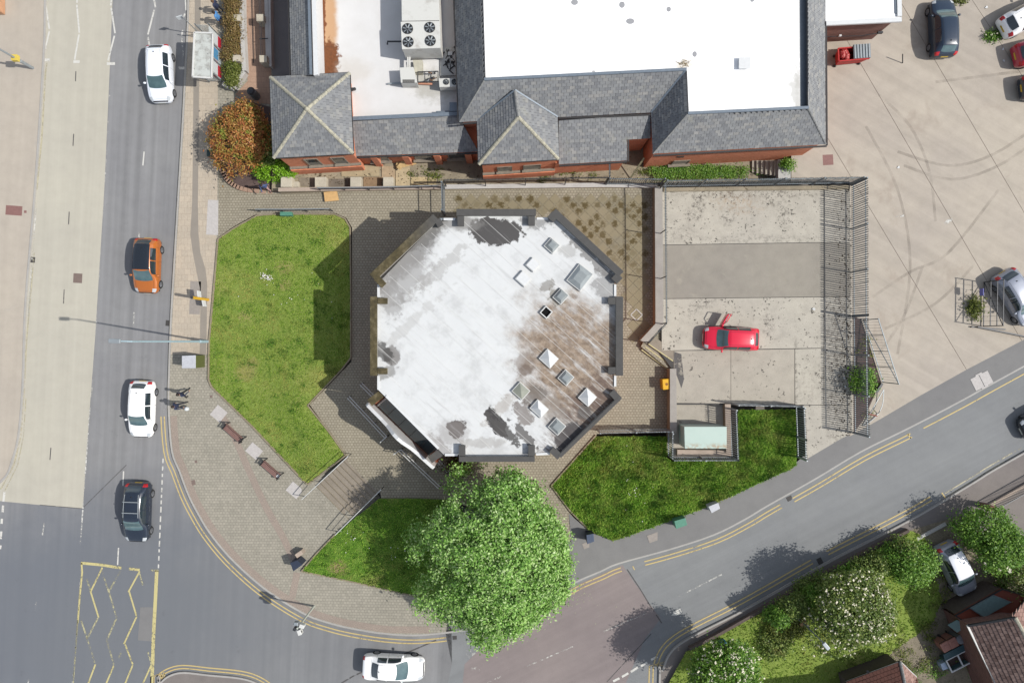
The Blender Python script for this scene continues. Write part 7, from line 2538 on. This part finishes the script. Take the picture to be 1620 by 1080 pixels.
MB().prism([P(x, y, 4.4) for x, y in ((1536, 990), (1602, 978), (1660, 985), (1760, 1200), (1640, 1250))], 1.2, 4.35).build('wall', M['brownbrick'], hs)
e0, e1, r0_, r1_ = P(1531, 989, 4.4), P(1600, 1130, 4.4), P(1690, 1130, 6.4), P(1606, 976, 5.9)
slope(hs, [e0, e1, r1_ + (r0_ - r1_) * 1.0, r1_], gauge=.26, width=.25, mat='tile', sname='roof_tiles', lift=.035)
slope(hs, [P(1700, 940, 4.6), P(1628, 936, 4.6), r1_, r0_], gauge=.26, width=.25, mat='tile2', sname='roof_tiles', lift=.035)
ridge(hs, r1_ + up * .03, r0_ + up * .03, 'ridge', .3, .14)
MB().bar(e0 - up * .05, e1 - up * .05, .12, .1).build('gutter', M['whitemetal'], hs)
MB().bar(e0 + up * .03, r1_ + up * .03, .14, .12).build('verge', M['trim'], hs)
fx = thing('flat_roof_extension', 'red felt flat-roofed extension with a grey rooflight beside the tiled house', 'extension', P(1565, 960, 1.4))
fp = [P(x, y, 3.3) for x, y in ((1511, 973), (1533, 988), (1603, 975), (1624, 942), (1585, 931))]
cc_ = sum(fp, Vector((0, 0, 0))) / 5
MB().prism([cc_ + (p - cc_) * .95 for p in fp], 1.2, 3.15).build('wall', M['darkwall'], fx)
MB().prism(fp, 3.151, 3.3).build('flat_roof', M['redroof'], fx)
for i in range(5):
    MB().bar(fp[i] + up * .02, fp[(i + 1) % 5] + up * .02, .08, .08).build('roof_edge', M['trim'], fx)
sk = [P(x, y, 3.45) for x, y in ((1535, 962), (1573, 941), (1601, 952), (1557, 977))]
k_ = MB().prism(sk, 3.301, 3.42).build('rooflight', M['galv'], fx)
MB().prism([sum(sk, Vector((0, 0, 0))) / 4 + (p - sum(sk, Vector((0, 0, 0))) / 4) * .94 for p in sk], 3.421, 3.46).build('pane', flat('grey_green_glazing', C(126, 150, 150), .2, .5), k_)
ts = MB().slab([P(1499, 988, 2.6), P(1514, 980, 3.1), P(1531, 990, 3.1), P(1514, 1000, 2.6)], .04).build('lean_to_roof', M['tealsheet'], fx)
h2 = thing('brown_roofed_house', 'house with a dark red-brown roof cut off by the bottom edge', 'house', P(1390, 1080, 1.4))
hp = [P(x, y, 3.1) for x, y in ((1338, 1078), (1424, 1046), (1450, 1071), (1470, 1160), (1370, 1200))]
cc_ = sum(hp, Vector((0, 0, 0))) / 5
MB().prism([cc_ + (p - cc_) * .94 for p in hp], 1.2, 2.95).build('wall', M['darkwall'], h2)
MB().prism([P(x, y, 1.4) for x, y in ((1302, 1088), (1396, 1077), (1412, 1180), (1312, 1190))], 1.2, 6.2).build('wall', M['darkwall'], h2)
rg = [P(1375, 1140, 4.2), P(1440, 1120, 4.2)]
M['redtile'] = M['redroof']
slope(h2, [hp[1], hp[0], rg[0], rg[1]], gauge=.26, width=.26, mat='brownroof', sname='roof_tiles')
slope(h2, [hp[2], hp[1], rg[1]], gauge=.26, width=.26, mat='tile2', sname='roof_tiles')
slope(h2, [hp[3], hp[2], rg[1]], gauge=.26, width=.26, mat='brownroof', sname='roof_tiles')
ridge(h2, hp[1] + up * .03, rg[1] + up * .03, 'ridge_grey', .3, .12)
MB().bar(hp[0] - up * .05, hp[1] - up * .05, .12, .1).build('gutter', M['trim'], h2)
MB().bar(hp[1] - up * .05, hp[2] - up * .05, .12, .1).build('gutter', M['whitemetal'], h2)
MB().tube([P(1373, 1062, 3.0), P(1373, 1062, 4.0)], .1, 10).build('flue_pipe', M['trim'], h2)
# wheelie bins and cold frame
def wheelie(label, px, py, ang, m, rnd=False):
    t = thing('wheelie_bin', label, 'wheelie bin', P(px, py, 1.42), ang)
    mb = MB()
    if rnd:
        mb.lathe((0, 0, 0), [(.24, 0), (.31, 1.0)], 14)
        mb.build('body', m, t, local=True)
        MB().lathe((0, 0, 1.0), [(.33, 0), (.33, .05), (.2, .1), (.02, .12)], 14).build('lid', m, t, local=True)
    else:
        mb.add([(-.22, -.25, .1), (.22, -.25, .1), (.22, .25, .1), (-.22, .25, .1), (-.28, -.32, 1.0), (.28, -.32, 1.0), (.28, .32, 1.0), (-.28, .32, 1.0)], [[3, 2, 1, 0], [4, 5, 6, 7], [0, 1, 5, 4], [1, 2, 6, 5], [2, 3, 7, 6], [3, 0, 4, 7]])
        mb.build('body', m, t, local=True)
        MB().box((0, 0, 1.05), (.6, .68, .08)).build('lid', m, t, local=True, bevel=.03)
        MB().box((0, -.04, 1.1), (.3, .3, .02)).build('lid_panel', m, t, local=True)
        MB().tube([(-.25, .36, .98), (.25, .36, .98)], .02, 6).build('handle', M['trim'], t, local=True)
        for s in (-1, 1):
            w = MB().lathe((0, 0, 0), [(.1, -.03), (.11, 0), (.1, .03)], 10).build('wheel', M['trim'], t, local=True)
            w.location = (s * .27, .27, .11)
            w.rotation_euler = (0, math.radians(90), 0)
    return t
M['brownbin'] = flat('brown_bin_plastic', C(176, 124, 110), .55)
wheelie('brown wheelie bin at the left end of the row beside the cold frame', 1481, 1012, .5, M['brownbin'])
wheelie('brown wheelie bin in the middle of the row beside the cold frame', 1493, 1006, .5, M['brownbin'])
wheelie('round grey lidded bin at the right end of the row by the cold frame', 1505, 1001, .5, flat('grey_bin_plastic', C(132, 132, 136), .55), True)
cf = thing('cold_frame', 'white-framed garden cold frame with a teal slatted lid', 'cold frame', P(1505, 1030, 1.42), math.radians(27))
def cfb(c, s, m, nm):
    MB().box(c, s).build(nm, m, cf, local=True)
for sx in (-.9, 0, .9):
    cfb((sx, -.32, .75), (.09, .95, .08), M['whitepaint'], 'frame_bar')
for sy in (-.78, .14):
    cfb((0, sy, .751), (1.9, .08, .08), M['whitepaint'], 'frame_bar')
for s in (-1, 1):
    cfb((0, -.32 + s * .46, .36), (1.86, .04, .68), M['tealsheet'], 'side_panel')
    cfb((s * .92, -.32, .36), (.04, .88, .68), M['tealsheet'], 'end_panel')
for k in range(4):
    cfb((0, .24 + k * .14, .8 + k * .04), (1.95, .12, .04), flat('dark_teal_slat', C(60, 92, 100), .5) if k == 0 else M['_dt'], 'lid_slat')
    if k == 0:
        M['_dt'] = bpy.data.materials['dark_teal_slat']
cfb((0, -.32, .2), (1.8, .86, .1), M['soil'], 'soil')
cl_ = blk('storage_box', 'pale blue-white plastic box at the front of the cold frame', 'box', [(1488, 1050), (1498, 1045), (1502, 1056), (1492, 1060)], 1.42, 1.95, flat('pale_blue_plastic', C(196, 214, 236), .5))
bl = blk('recycling_box', 'blue recycling box behind the white-flowering tree at the bottom', 'box', [(1138, 1018), (1149, 1014), (1152, 1022), (1141, 1026)], 1.35, 2.0, flat('blue_plastic', C(64, 140, 176), .5))
dk = thing('driveway_kerb', 'pale L-shaped kerb at the mouth of the garden driveway', 'kerb', G(1470, 845, .14))
for a, b in (((1443, 856), (1496, 828)), ((1443, 856), (1449, 862))):
    MB().bar(G(*a, .17), G(*b, .17), .22, .12).build('kerb_stone', M['whitecoping'], dk)
gw = thing('garden_wall', 'low dark wall between the south footway and the garden', 'wall', G(1250, 935, .14))
for a, b in zip(*(lambda l: (l, l[1:]))([(1090, 1025), (1130, 1005), (1215, 957), (1315, 901), (1390, 861), (1436, 838)])):
    MB().bar(G(*a, .3), G(*b, .3), .2, .4).build('wall', M['darkwall'], gw)
for i, (a, b) in enumerate((((1534, 1030), (1550, 1024)), ((1532, 1038), (1556, 1036)), ((1536, 1046), (1560, 1048)))):
    o = MB().bar(P(*a, 1.55), P(*b, 1.9), .12, .05).build('garden_plank', flat('weathered_plank_%s' % 'abc'[i], C(150, 132, 104), .85), None)
    tag(o, ('short weathered plank by the tiled house wall, the uppermost of three', 'short weathered plank by the tiled house wall, the middle one of three', 'short weathered plank by the tiled house wall, the lowest of three')[i], 'plank', 'planks by the tiled house')
# blue-grey litter of fallen blossom under the big tree
mb = MB()
for i in range(70):
    p = G(random.gauss(905, 22), random.gauss(950, 14), .015)
    s = random.uniform(.015, .05)
    mb.add([p + Vector((-s, 0, 0)), p + Vector((0, -s, 0)), p + Vector((s, 0, .004)), p + Vector((0, s, .004))], [[0, 1, 2, 3]])
o = mb.build('fallen_leaves', flat('pale_fallen_leaf', C(176, 176, 150), .8), None)
o['kind'] = 'stuff'

# dirt and leaf litter swept against the court fence
mb = MB()
for i in range(520):
    x, y = 1347 - abs(random.gauss(0, 12)), random.uniform(300, 690) if i % 3 else random.gauss(570, 50)
    p = P(x, min(max(y, 300), 688), CZ + .012)
    s_ = random.uniform(.02, .075)
    a = random.uniform(0, 6.28)
    mb.add([p + Vector((s_ * math.cos(a + t) * random.uniform(.5, 1.2), s_ * math.sin(a + t) * random.uniform(.5, 1.2), random.uniform(0, .02))) for t in (0, 1.3, 2.6, 4.2)], [[0, 1, 2, 3]])
o = mb.build('leaf_litter', flat('dark_leaf_litter', C(86, 76, 64), .9, var=.4), None)
o['kind'] = 'stuff'
mb = MB()
for i in range(240):
    x, y = random.uniform(480, 940), random.gauss(282, 7)
    p = P(x, min(max(y, 266), 291), .565)
    s_ = random.uniform(.02, .07)
    a = random.uniform(0, 6.28)
    mb.add([p + Vector((s_ * math.cos(a + t) * random.uniform(.5, 1.2), s_ * math.sin(a + t) * random.uniform(.5, 1.2), random.uniform(0, .03))) for t in (0, 1.3, 2.6, 4.2)], [[0, 1, 2, 3]])
o = mb.build('yard_debris', flat('yard_debris_brown', C(104, 92, 72), .9, var=.5), None)
o['kind'] = 'stuff'
